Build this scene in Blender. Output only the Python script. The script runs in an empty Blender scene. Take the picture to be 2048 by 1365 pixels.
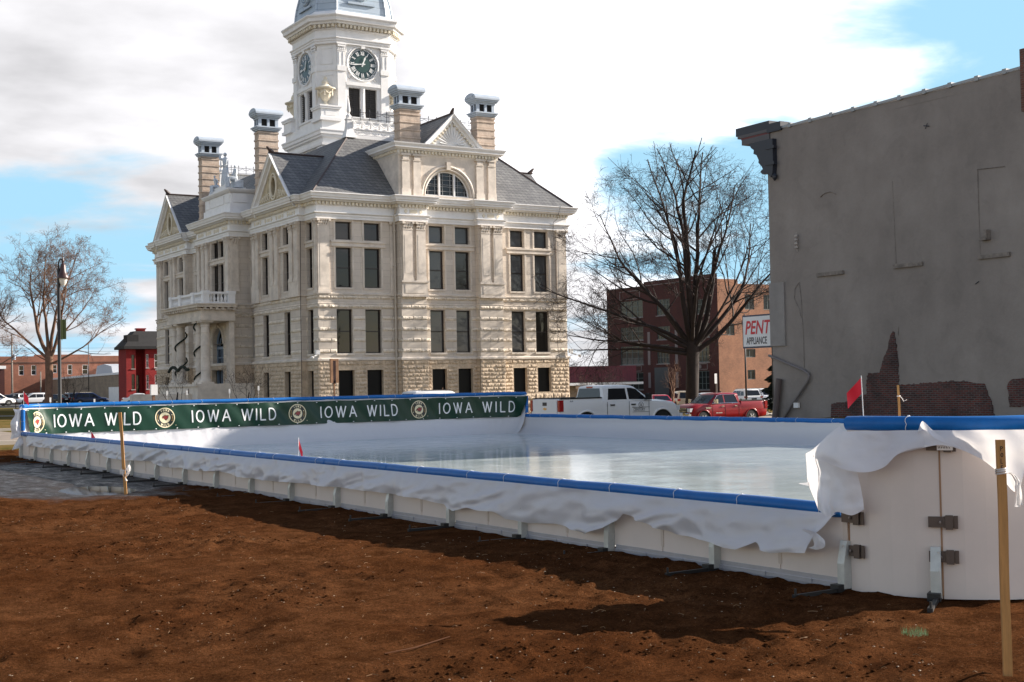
import bpy, math, random
import numpy as np
from mathutils import Vector, Matrix, noise
random.seed(7); rng = np.random.default_rng(7)
scene = bpy.context.scene
R = math.radians
# ---------------------------------------------------------------- camera
cam_d = bpy.data.cameras.new("camera"); cam = bpy.data.objects.new("camera", cam_d)
scene.collection.objects.link(cam); scene.camera = cam
cam_d.sensor_width = 36; cam_d.lens = 36*2631/2048; cam_d.clip_start = 0.05; cam_d.clip_end = 6000
rt = Vector((0.84876284, -0.52839108, -0.02011249)); up = Vector((0.00070003, -0.03691322, 0.99931823)); bk = Vector((-0.52877326, -0.84819825, -0.03096068))
m = Matrix((rt, up, bk)).transposed().to_4x4(); m.translation = Vector((0, 0, 1.6)); cam.matrix_world = m
# ---------------------------------------------------------------- sun and sky
SUN_EL, SUN_AZ = 24.0, -11.0          # azimuth measured from +X towards +Y
world = bpy.data.worlds.new("World"); scene.world = world; world.use_nodes = True
sd = bpy.data.lights.new("sun", 'SUN'); sd.energy = 5.0; sd.angle = R(0.5); sd.color = (1.0, 0.905, 0.80)
sun = bpy.data.objects.new("sun", sd); scene.collection.objects.link(sun)
sv = Vector((math.cos(R(SUN_EL))*math.cos(R(SUN_AZ)), math.cos(R(SUN_EL))*math.sin(R(SUN_AZ)), math.sin(R(SUN_EL))))
sun.rotation_euler = sv.to_track_quat('Z', 'Y').to_euler()
scene.view_settings.view_transform = 'Standard'; scene.view_settings.look = 'None'
scene.view_settings.exposure = 1.2; scene.view_settings.gamma = 1
def build_world():
    nt = world.node_tree; nt.nodes.clear(); N = nt.nodes.new; L = nt.links.new
    out = N('ShaderNodeOutputWorld'); bg = N('ShaderNodeBackground'); bg.inputs[1].default_value = 0.1
    sky = N('ShaderNodeTexSky'); sky.sky_type = 'NISHITA'; sky.sun_disc = False
    sky.sun_elevation = R(SUN_EL); sky.sun_rotation = math.atan2(sv.x, sv.y); sky.altitude = 250; sky.air_density = 1.0; sky.dust_density = 0.0; sky.ozone_density = 2.5
    tc = N('ShaderNodeTexCoord')
    def vm(op, a, b=None):
        n = N('ShaderNodeVectorMath'); n.operation = op
        if isinstance(a, tuple): n.inputs[0].default_value = a
        else: L(a, n.inputs[0])
        if b is not None:
            if isinstance(b, tuple): n.inputs[1].default_value = b
            else: L(b, n.inputs[1])
        return n
    def ma(op, a, b=0.0, c=None, clamp=False):
        n = N('ShaderNodeMath'); n.operation = op; n.use_clamp = clamp
        for i, v in enumerate((a, b) if c is None else (a, b, c)):
            if isinstance(v, (int, float)): n.inputs[i].default_value = v
            else: L(v, n.inputs[i])
        return n.outputs[0]
    d = vm('NORMALIZE', tc.outputs['Generated']).outputs[0]
    sep = N('ShaderNodeSeparateXYZ'); L(d, sep.inputs[0])
    z = ma('MAXIMUM', sep.outputs[2], 0.0); zz = ma('ADD', z, 0.13)
    cx = ma('DIVIDE', sep.outputs[0], zz); cy = ma('DIVIDE', sep.outputs[1], zz)
    com = N('ShaderNodeCombineXYZ'); L(cx, com.inputs[0]); L(cy, com.inputs[1]); com.inputs[2].default_value = 3.7
    n1 = N('ShaderNodeTexNoise'); n1.inputs['Scale'].default_value = 1.15; n1.inputs['Detail'].default_value = 9; n1.inputs['Roughness'].default_value = 0.55; n1.inputs['Distortion'].default_value = 0.25; L(com.outputs[0], n1.inputs['Vector'])
    n2 = N('ShaderNodeTexNoise'); n2.inputs['Scale'].default_value = 2.3; n2.inputs['Detail'].default_value = 6; n2.inputs['Roughness'].default_value = 0.5
    off = vm('ADD', com.outputs[0], (11.3, 4.1, 0.0)); L(off.outputs[0], n2.inputs['Vector'])
    # broad weather: where the cloud deck is thick and where the blue gaps lie
    def blob(v, lo, hi, amp):
        v = Vector(v).normalized(); dt = vm('DOT_PRODUCT', d, tuple(v))
        mr = N('ShaderNodeMapRange'); mr.interpolation_type = 'SMOOTHSTEP'
        L(dt.outputs['Value'], mr.inputs[0]); mr.inputs[1].default_value = lo; mr.inputs[2].default_value = hi; mr.inputs[3].default_value = 0; mr.inputs[4].default_value = amp
        return mr.outputs[0]
    dens = ma('MULTIPLY_ADD', n1.outputs[0], 1.5, -0.25)
    for b in BLOBS: dens = ma('ADD', dens, blob(*b))
    cov = N('ShaderNodeMapRange'); cov.interpolation_type = 'SMOOTHSTEP'; L(dens, cov.inputs[0]); cov.inputs[1].default_value = 0.44; cov.inputs[2].default_value = 0.72
    # brightness of the cloud: thick sunny part white, elsewhere grey undersides
    gl = 0.0
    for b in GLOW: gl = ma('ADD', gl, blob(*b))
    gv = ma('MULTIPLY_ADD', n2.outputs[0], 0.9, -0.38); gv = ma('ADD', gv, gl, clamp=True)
    cr = N('ShaderNodeMix'); cr.data_type = 'RGBA'; L(gv, cr.inputs[0]); cr.inputs[6].default_value = (1.2, 1.2, 1.25, 1); cr.inputs[7].default_value = (7.5, 7.4, 7.6, 1)
    skm = N('ShaderNodeMix'); skm.data_type = 'RGBA'; skm.blend_type = 'MULTIPLY'; skm.inputs[0].default_value = 1.0
    L(sky.outputs[0], skm.inputs[6]); skm.inputs[7].default_value = SKYTINT
    vl = 0.0
    for b in VEIL: vl = ma('ADD', vl, blob(*b))
    vm_ = N('ShaderNodeMix'); vm_.data_type = 'RGBA'; L(vl, vm_.inputs[0]); L(skm.outputs[2], vm_.inputs[6]); vm_.inputs[7].default_value = (1.85, 3.35, 4.4, 1)
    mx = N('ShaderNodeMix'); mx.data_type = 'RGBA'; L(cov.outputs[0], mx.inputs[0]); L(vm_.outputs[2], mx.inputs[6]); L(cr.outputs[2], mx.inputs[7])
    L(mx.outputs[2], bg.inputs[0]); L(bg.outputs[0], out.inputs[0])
def cdir(px, py):   # a compass direction in the sky, worked out from where a cloud is seen in the photograph
    v = rt*(px-1024) - up*(py-682.5) - bk*2631
    return tuple(v.normalized())
SKYTINT = (1.2, 0.96, 0.83, 1)
BLOBS = [(cdir(500, 120), 0.95, 0.995, 0.30), (cdir(1250, 60), 0.955, 0.99, 0.30), (cdir(190, 500), 0.993, 0.9998, -0.38),
         (cdir(1980, 200), 0.975, 0.9985, -0.34), (cdir(60, 300), 0.985, 0.9995, 0.1), (cdir(1400, 430), 0.9925, 0.9998, -0.36), (cdir(1290, 660), 0.997, 0.9999, 0.1), (cdir(200, 640), 0.995, 0.9998, 0.16)]
GLOW = [(cdir(1350, 80), 0.975, 0.995, 0.7), (cdir(1750, 300), 0.97, 0.999, 0.4), (cdir(900, 300), 0.83, 0.94, 0.37), ((0.25, -0.9, 0.40), 0.25, 0.9, 1.1)]  # last lobe: unseen bright cloud added behind the camera to light the right-hand face
VEIL = [(cdir(1150, 300), 0.76, 0.90, 0.95)]
build_world()
# ---------------------------------------------------------------- object helpers
COL = scene.collection
def tag(o, label=None, cat=None, group=None, kind=None):
    if label: o['label'] = label
    if cat: o['category'] = cat
    if group: o['group'] = group
    if kind: o['kind'] = kind
    return o
def empty(name, loc=(0, 0, 0), rz=0.0, label=None, cat=None, group=None):
    o = bpy.data.objects.new(name, None); COL.objects.link(o); o.location = loc; o.rotation_euler = (0, 0, rz); o.empty_display_size = 0.3
    return tag(o, label, cat, group)
def copy_tree(o, parent=None):
    c = o.copy(); COL.objects.link(c); c.parent = parent
    for ch in list(o.children): copy_tree(ch, c)
    return c
class MB:
    def __init__(s): s.v = []; s.f = []; s.m = []
    def quad(s, *p, mi=0):
        n = len(s.v); s.v += [tuple(q) for q in p]; s.f.append(tuple(range(n, n+len(p)))); s.m.append(mi); return s
    def box(s, x0, x1, y0, y1, z0, z1, mi=0):
        n = len(s.v)
        s.v += [(x0, y0, z0), (x1, y0, z0), (x1, y1, z0), (x0, y1, z0), (x0, y0, z1), (x1, y0, z1), (x1, y1, z1), (x0, y1, z1)]
        for f in ((0, 3, 2, 1), (4, 5, 6, 7), (0, 1, 5, 4), (1, 2, 6, 5), (2, 3, 7, 6), (3, 0, 4, 7)): s.f.append(tuple(n+i for i in f)); s.m.append(mi)
        return s
    def fbox(s, F, s0, s1, o0, o1, z0, z1, mi=0):      # box in facade coordinates
        n = len(s.v)
        for z in (z0, z1):
            for (a, b) in ((s0, o0), (s1, o0), (s1, o1), (s0, o1)): s.v.append(F(a, b, z))
        for f in ((0, 3, 2, 1), (4, 5, 6, 7), (0, 1, 5, 4), (1, 2, 6, 5), (2, 3, 7, 6), (3, 0, 4, 7)): s.f.append(tuple(n+i for i in f)); s.m.append(mi)
        return s
    def prism(s, poly, fn, a, b, mi=0, mcap=None):      # polygon (u,v) extruded from a to b; fn(u,v,w)->xyz
        n = len(s.v); k = len(poly)
        for w in (a, b): s.v += [tuple(fn(u, v, w)) for u, v in poly]
        for i in range(k): j = (i+1) % k; s.f.append((n+i, n+j, n+k+j, n+k+i)); s.m.append(mi)
        s.f.append(tuple(n+i for i in reversed(range(k)))); s.m.append(mi if mcap is None else mcap)
        s.f.append(tuple(n+k+i for i in range(k))); s.m.append(mi if mcap is None else mcap)
        return s
    def tube(s, path, r, n=8, mi=0, cap=True, closed=False):
        P = [Vector(p) for p in path]; K = len(P); rr = r if isinstance(r, (list, tuple)) else [r]*K
        base = len(s.v); t0 = None; nrm = None
        for i in range(K):
            if closed: t = (P[(i+1) % K]-P[i-1])
            else: t = (P[min(i+1, K-1)]-P[max(i-1, 0)])
            t = t.normalized() if t.length > 1e-9 else Vector((0, 0, 1))
            if nrm is None:
                a = Vector((0, 0, 1)) if abs(t.z) < 0.9 else Vector((1, 0, 0)); nrm = t.cross(a).normalized()
            else:
                nrm = (nrm - t*nrm.dot(t)); nrm = nrm.normalized() if nrm.length > 1e-6 else t.orthogonal().normalized()
            bn = t.cross(nrm)
            for k in range(n):
                an = 2*math.pi*k/n; q = P[i]+(nrm*math.cos(an)+bn*math.sin(an))*rr[i]; s.v.append(tuple(q))
        for i in range(K if closed else K-1):
            i2 = (i+1) % K
            for k in range(n): k2 = (k+1) % n; s.f.append((base+i*n+k, base+i*n+k2, base+i2*n+k2, base+i2*n+k)); s.m.append(mi)
        if cap and not closed:
            s.f.append(tuple(base+k for k in reversed(range(n)))); s.m.append(mi); s.f.append(tuple(base+(K-1)*n+k for k in range(n))); s.m.append(mi)
        return s
    def lathe(s, c, prof, n=16, mi=0, sx=1, sy=1):       # prof [(r,z)]
        base = len(s.v); K = len(prof)
        for r, z in prof:
            for k in range(n): a = 2*math.pi*(k+0.5)/n; s.v.append((c[0]+r*sx*math.cos(a), c[1]+r*sy*math.sin(a), c[2]+z))
        for i in range(K-1):
            for k in range(n): k2 = (k+1) % n; s.f.append((base+i*n+k, base+i*n+k2, base+(i+1)*n+k2, base+(i+1)*n+k)); s.m.append(mi)
        s.f.append(tuple(base+k for k in reversed(range(n)))); s.m.append(mi); s.f.append(tuple(base+(K-1)*n+k for k in range(n))); s.m.append(mi)
        return s
    def sweep(s, plan, prof, closed=False, mi=0, rh=True):   # prof [(out,z)] swept along a plan polyline, outward = right hand
        K = len(plan); base = len(s.v); P = [Vector((p[0], p[1])) for p in plan]; nn = []
        for i in range(K):
            a = P[i]-P[i-1] if (i > 0 or closed) else P[1]-P[0]; b = P[(i+1) % K]-P[i] if (i < K-1 or closed) else P[i]-P[i-1]
            a.normalize(); b.normalize(); na = Vector((a.y, -a.x)); nb = Vector((b.y, -b.x)); q = na+nb
            q = q/(max(q.dot(na), 0.35)) if q.length > 1e-6 else na
            nn.append(q)
        M = len(prof)
        for i in range(K):
            for o, z in prof: s.v.append((P[i].x+nn[i].x*o, P[i].y+nn[i].y*o, z))
        for i in range(K if closed else K-1):
            i2 = (i+1) % K
            for j in range(M-1): s.f.append((base+i*M+j, base+i2*M+j, base+i2*M+j+1, base+i*M+j+1)); s.m.append(mi)
        return s
    def grid(s, fn, nu, nv, mi=0):
        base = len(s.v)
        for j in range(nv+1):
            for i in range(nu+1): s.v.append(tuple(fn(i/nu, j/nv)))
        for j in range(nv):
            for i in range(nu): a = base+j*(nu+1)+i; s.f.append((a, a+1, a+nu+2, a+nu+1)); s.m.append(mi)
        return s
    def build(s, name, mats, parent=None, smooth=False, loc=None):
        me = bpy.data.meshes.new(name); me.from_pydata(s.v, [], s.f); o = bpy.data.objects.new(name, me); COL.objects.link(o)
        if not isinstance(mats, (list, tuple)): mats = [mats]
        for mt in mats: me.materials.append(mt)
        if len(mats) > 1: me.polygons.foreach_set('material_index', s.m)
        if smooth is True: me.polygons.foreach_set('use_smooth', [True]*len(s.f))
        elif smooth: 
            me.polygons.foreach_set('use_smooth', [True]*len(s.f)); me.set_sharp_from_angle(angle=R(smooth))
        me.update()
        if parent: o.parent = parent; o.matrix_parent_inverse = parent_inv(parent)
        return o
def parent_inv(p):
    mm = Matrix.Identity(4); q = p
    chain = []
    while q: chain.append(q); q = q.parent
    for q in reversed(chain): mm = mm @ (q.matrix_parent_inverse @ q.matrix_basis if q.parent else q.matrix_basis)
    return mm.inverted()
def build_local(mb, name, mats, parent, smooth=False):   # mesh given in the parent's own coordinates
    o = mb.build(name, mats, None, smooth); o.parent = parent; return o
# ---------------------------------------------------------------- materials
def mat(name, col, rough=0.8, metal=0.0, spec=0.5, var=0.0, vscale=3.0, bump=0.0, bscale=20.0, bdist=0.02, coat=0.0, trans=0.0, emis=None, col2=None, detail=6, stretch=None):
    mt = bpy.data.materials.new(name); mt.use_nodes = True; nt = mt.node_tree; b = nt.nodes['Principled BSDF']; N = nt.nodes.new; L = nt.links.new
    b.inputs['Base Color'].default_value = (*col, 1); b.inputs['Roughness'].default_value = rough; b.inputs['Metallic'].default_value = metal
    b.inputs['Specular IOR Level'].default_value = spec; b.inputs['Coat Weight'].default_value = coat; b.inputs['Transmission Weight'].default_value = trans
    if var or bump: tc = N('ShaderNodeTexCoord'); src = tc.outputs['Object']
    if (var or bump) and stretch:
        mp = N('ShaderNodeMapping'); mp.inputs['Scale'].default_value = stretch; L(src, mp.inputs[0]); src = mp.outputs[0]
    if var:
        n = N('ShaderNodeTexNoise'); n.inputs['Scale'].default_value = vscale; n.inputs['Detail'].default_value = detail; n.inputs['Roughness'].default_value = 0.65; L(src, n.inputs['Vector'])
        mx = N('ShaderNodeMix'); mx.data_type = 'RGBA'; c2 = col2 or tuple(max(0, c*(1-var)) for c in col)
        c1 = tuple(min(1, c*(1+var*0.6)) for c in col) if col2 is None else col
        mr = N('ShaderNodeMapRange'); mr.inputs[1].default_value = 0.32; mr.inputs[2].default_value = 0.68; L(n.outputs[0], mr.inputs[0])
        L(mr.outputs[0], mx.inputs[0]); mx.inputs[6].default_value = (*c2, 1); mx.inputs[7].default_value = (*c1, 1); L(mx.outputs[2], b.inputs['Base Color'])
    if bump:
        n = N('ShaderNodeTexNoise'); n.inputs['Scale'].default_value = bscale; n.inputs['Detail'].default_value = 5; L(src, n.inputs['Vector'])
        bp = N('ShaderNodeBump'); bp.inputs['Strength'].default_value = bump; bp.inputs['Distance'].default_value = bdist; L(n.outputs[0], bp.inputs['Height']); L(bp.outputs[0], b.inputs['Normal'])
    if emis: b.inputs['Emission Color'].default_value = (*emis[0], 1); b.inputs['Emission Strength'].default_value = emis[1]
    return mt
def brickmat(name, c1, c2, mortar, bw=0.215, bh=0.075, msize=0.012, rough=0.85, var=0.35, bump=0.3, patches=None, offset=0.5):
    mt = bpy.data.materials.new(name); mt.use_nodes = True; nt = mt.node_tree; b = nt.nodes['Principled BSDF']; N = nt.nodes.new; L = nt.links.new
    b.inputs['Roughness'].default_value = rough
    tc = N('ShaderNodeTexCoord'); sp = N('ShaderNodeSeparateXYZ'); L(tc.outputs['Object'], sp.inputs[0]); ad = N('ShaderNodeMath'); L(sp.outputs[0], ad.inputs[0]); L(sp.outputs[1], ad.inputs[1])
    cb = N('ShaderNodeCombineXYZ'); L(ad.outputs[0], cb.inputs[0]); L(sp.outputs[2], cb.inputs[1])
    br = N('ShaderNodeTexBrick'); L(cb.outputs[0], br.inputs['Vector']); br.offset = offset
    br.inputs['Scale'].default_value = 1; br.inputs['Brick Width'].default_value = bw; br.inputs['Row Height'].default_value = bh; br.inputs['Mortar Size'].default_value = msize; br.inputs['Mortar Smooth'].default_value = 0.2
    br.inputs['Color1'].default_value = (*c1, 1); br.inputs['Color2'].default_value = (*c2, 1); br.inputs['Mortar'].default_value = (*mortar, 1)
    n = N('ShaderNodeTexNoise'); n.inputs['Scale'].default_value = 0.6; n.inputs['Detail'].default_value = 8; n.inputs['Roughness'].default_value = 0.7; L(tc.outputs['Object'], n.inputs['Vector'])
    mr = N('ShaderNodeMapRange'); mr.inputs[1].default_value = 0.3; mr.inputs[2].default_value = 0.7; mr.inputs[3].default_value = 1-var; mr.inputs[4].default_value = 1+var*0.4; L(n.outputs[0], mr.inputs[0])
    mx = N('ShaderNodeMix'); mx.data_type = 'RGBA'; mx.blend_type = 'MULTIPLY'; mx.inputs[0].default_value = 1; L(br.outputs[0], mx.inputs[6]); L(mr.outputs[0], mx.inputs[7]); L(mx.outputs[2], b.inputs['Base Color'])
    bp = N('ShaderNodeBump'); bp.inputs['Strength'].default_value = bump; bp.inputs['Distance'].default_value = 0.02; bp.invert = True; L(br.outputs[1], bp.inputs['Height']); L(bp.outputs[0], b.inputs['Normal'])
    return mt
# ---------------------------------------------------------------- palette
M_stone = brickmat('limestone', (0.66, 0.585, 0.50), (0.60, 0.53, 0.45), (0.38, 0.32, 0.27), bw=1.15, bh=0.46, msize=0.008, var=0.16, bump=0.15)
M_stone2 = mat('limestone_trim', (0.67, 0.595, 0.51), 0.85, var=0.22, vscale=1.3, bump=0.15, bscale=9)
M_rock = mat('rockfaced_limestone', (0.70, 0.615, 0.505), 0.9, var=0.22, vscale=2.2, bump=0.7, bscale=11, bdist=0.05)
M_base = mat('basement_sandstone', (0.56, 0.445, 0.325), 0.92, var=0.3, vscale=2.4, bump=0.8, bscale=9, bdist=0.05)
M_white = mat('white_painted_trim', (0.80, 0.79, 0.775), 0.55, var=0.08, vscale=1.5, bump=0.05, bscale=8)
M_cream = mat('cream_trim', (0.74, 0.67, 0.53), 0.6, var=0.12, vscale=2)
M_grey = mat('painted_metal_cap', (0.42, 0.48, 0.55), 0.45, var=0.1, vscale=2)
M_chim = mat('chimney_stone', (0.56, 0.45, 0.36), 0.88, var=0.3, vscale=1.7, bump=0.4, bscale=12)
M_slate = brickmat('slate_roof', (0.18, 0.18, 0.175), (0.12, 0.12, 0.122), (0.05, 0.05, 0.052), bw=0.36, bh=0.24, msize=0.02, rough=0.6, var=0.25, bump=0.6)
M_ridge = mat('ridge_metal', (0.05, 0.03, 0.025), 0.5)
M_frame = mat('dark_window_frame', (0.018, 0.011, 0.009), 0.4)
M_void = mat('dark_interior', (0.006, 0.005, 0.005), 0.9)
def glassmat(name, col, rough=0.03, wave=0.25, spec=0.42):
    g = mat(name, col, rough, spec=spec, bump=wave, bscale=1.1, bdist=0.02); return g
M_glass = glassmat('window_glass', (0.006, 0.006, 0.007)); M_glass_l = glassmat('sky_painted_window_glass', (0.075, 0.078, 0.082)); M_glass_m = glassmat('blind_behind_glass', (0.03, 0.027, 0.024)); M_glassd = glassmat('dull_window_glass', (0.02, 0.024, 0.024), 0.08, spec=0.22)  # M_glass_l: pale sky reflection painted into the pane colour
M_metal = mat('galvanised_steel', (0.52, 0.53, 0.50), 0.45, metal=0.4, var=0.15, vscale=9)
M_iron = mat('black_iron', (0.012, 0.012, 0.014), 0.45, spec=0.4)
M_pipe = mat('beige_downspout', (0.52, 0.46, 0.38), 0.5)
M_door = mat('blue_grey_door', (0.16, 0.22, 0.30), 0.5)
M_statue = mat('painted_statue_metal', (0.55, 0.60, 0.65), 0.5, var=0.2, vscale=4)
M_garland = mat('evergreen_garland', (0.012, 0.022, 0.012), 0.9, var=0.5, vscale=20, bump=0.9, bscale=40)
# ---------------------------------------------------------------- wall builders
def facade(p0, p1, off=0.0):
    a = Vector(p0); b = Vector(p1); d = (b-a).normalized(); n = Vector((d.y, -d.x)); L = (b-a).length
    def F(s, o, z): q = a+d*s+n*(o+off); return (q.x, q.y, z)
    F.L = L; F.p0 = a; F.d = d; F.n = n
    return F
def wall(mb, F, z0, z1, ops, depth=0.32, mi=0, s0=0.0, s1=None):
    s1 = F.L if s1 is None else s1
    ops = [(max(a, s0), min(b, s1), max(c, z0), min(e, z1)) for a, b, c, e in ops if a < s1 and b > s0 and c < z1 and e > z0]
    S = sorted(set([s0, s1]+[o[0] for o in ops]+[o[1] for o in ops])); Z = sorted(set([z0, z1]+[o[2] for o in ops]+[o[3] for o in ops]))
    for i in range(len(S)-1):
        for j in range(len(Z)-1):
            sm = (S[i]+S[i+1])/2; zm = (Z[j]+Z[j+1])/2
            if any(o[0] < sm < o[1] and o[2] < zm < o[3] for o in ops): continue
            mb.quad(F(S[i], 0, Z[j]), F(S[i+1], 0, Z[j]), F(S[i+1], 0, Z[j+1]), F(S[i], 0, Z[j+1]), mi=mi)
    for a, b, c, e in ops:
        d = -depth
        mb.quad(F(a, 0, c), F(a, 0, e), F(a, d, e), F(a, d, c), mi=mi); mb.quad(F(b, 0, c), F(b, d, c), F(b, d, e), F(b, 0, e), mi=mi)
        mb.quad(F(a, 0, e), F(b, 0, e), F(b, d, e), F(a, d, e), mi=mi); mb.quad(F(a, 0, c), F(a, d, c), F(b, d, c), F(b, 0, c), mi=mi)
def rock(mb, F, s0, s1, z0, z1, o, amp, cell=0.09, block=0.7, row=None, mi=0, seed=0):
    """rock-faced masonry: blocks with a broken face and drafted joints"""
    if s1-s0 < 0.05: return
    rows = 1 if row is None else max(1, round((z1-z0)/row)); hz = (z1-z0)/rows
    for r in range(rows):
        za = z0+r*hz; zb = za+hz; s = s0; k = 0
        while s < s1-1e-4:
            e = s+block*(0.75+0.5*random.random())*(0.55 if (k == 0 and r % 2) else 1)
            if s1-e < block*0.4: e = s1
            nu = max(2, round((e-s)/cell)); nv = max(2, round(hz/cell)); ph = random.random()*100
            pk = random.uniform(0.65, 1.15)
            def fn(u, v, s=s, e=e, za=za, zb=zb, ph=ph, pk=pk):
                edge = min(u, 1-u)*(e-s); ez = min(v, 1-v)*(zb-za)
                t = min(1, min(edge, ez)/0.055)
                nz = noise.noise(Vector(((s+u*(e-s))*4.5, ph, (za+v*(zb-za))*5.5)))*0.62+noise.noise(Vector(((s+u*(e-s))*14, ph+9, za+v*15*(zb-za))))*0.42
                h = o-0.02+0.02*t+amp*pk*t*(0.55+0.75*nz)
                return F(s+u*(e-s), h, za+v*(zb-za))
            mb.grid(fn, nu, nv, mi); s = e; k += 1
ZB0, ZB1 = 0.80, 2.63; ROWS = [(3.8, 6.87), (8.37, 11.15), (11.7, 12.95)]
ch = empty('courthouse', (46.7, 101, -0.5), 0, 'cream stone courthouse with slate roofs, corner chimneys and a white domed clock tower', 'courthouse')
parts = {}
def P(k): return parts.setdefault(k, MB())
class Slot:      # writes into another builder with a fixed material slot
    def __init__(s, mb, mi): s.mb, s.mi = mb, mi
    def __getattr__(s, k):
        fn = getattr(s.mb, k)
        return lambda *a, **q: fn(*a, **{**q, 'mi': s.mi})
def window_obj(parent, F, a, b, c, e, kind='sash', inset=0.26, fw=0.09, matf=None, matg=None, name='window', mull=0, bars=0):
    mb = MB(); o0, o1 = -inset-0.05, -inset+0.02
    mb.fbox(F, a, a+fw, o0, o1, c, e); mb.fbox(F, b-fw, b, o0, o1, c, e); mb.fbox(F, a+fw, b-fw, o0, o1, e-fw, e); mb.fbox(F, a+fw, b-fw, o0, o1, c, c+fw)
    if kind == 'sash': zm = (c+e)/2; mb.fbox(F, a+fw, b-fw, o0, o1+0.01, zm-0.035, zm+0.035)
    for i in range(mull): x = a+(b-a)*(i+1)/(mull+1); mb.fbox(F, x-0.035, x+0.035, o0, o1-0.004, c+fw, e-fw)
    for i in range(bars): z = c+(e-c)*(i+1)/(bars+1); mb.fbox(F, a+fw, b-fw, o0, o1-0.008, z-0.025, z+0.025)
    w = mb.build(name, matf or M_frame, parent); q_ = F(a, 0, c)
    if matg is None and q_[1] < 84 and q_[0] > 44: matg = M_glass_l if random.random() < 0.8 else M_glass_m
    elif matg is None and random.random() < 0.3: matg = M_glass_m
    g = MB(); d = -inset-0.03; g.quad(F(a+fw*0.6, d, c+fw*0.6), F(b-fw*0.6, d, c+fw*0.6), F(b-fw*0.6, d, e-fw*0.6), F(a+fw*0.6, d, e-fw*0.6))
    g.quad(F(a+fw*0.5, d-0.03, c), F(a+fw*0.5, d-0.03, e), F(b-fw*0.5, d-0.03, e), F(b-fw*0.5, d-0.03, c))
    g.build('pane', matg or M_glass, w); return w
def pilaster(k, F, s0, s1, z0, z1, o=0.0, pr=0.14, cap=0.62, base=True, fluted=False):
    mb = MB(); w = s1-s0
    mb.fbox(F, s0, s1, o-0.05, o+pr, z0, z1-cap)
    mb.fbox(F, s0+w*0.16, s1-w*0.16, o, o+pr+0.012, z0+0.5, z1-cap-0.35)
    if base: mb.fbox(F, s0-0.05, s1+0.05, o-0.05, o+pr+0.05, z0, z0+0.16); mb.fbox(F, s0-0.025, s1+0.025, o-0.05, o+pr+0.03, z0+0.16, z0+0.28)
    c0 = z1-cap; mb.fbox(F, s0-0.03, s1+0.03, o-0.05, o+pr+0.03, c0, c0+0.06)
    n = max(3, int(w/0.16))
    for r in range(2):
        for i in range(n):
            a = s0+w*(i+0.1+(0.5 if r else 0)-(0.25 if r else 0))/n; hh = cap*0.36; zz = c0+0.07+r*hh
            fl = 0.02+r*0.05
            mb.fbox(F, a, a+w/n*0.72, o-0.05, o+pr+fl, zz, zz+hh*0.62); mb.fbox(F, a-0.01, a+w/n*0.8, o-0.05, o+pr+fl+0.06, zz+hh*0.6, zz+hh*0.95)
    for a in (s0-0.09, s1-0.07): mb.fbox(F, a, a+0.16, o-0.05, o+pr+0.16, z1-0.2, z1-0.07)
    mb.fbox(F, s0-0.12, s1+0.12, o-0.05, o+pr+0.15, z1-0.075, z1); mb.build('pilaster', M_stone2, ch)
segs_built = []
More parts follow.
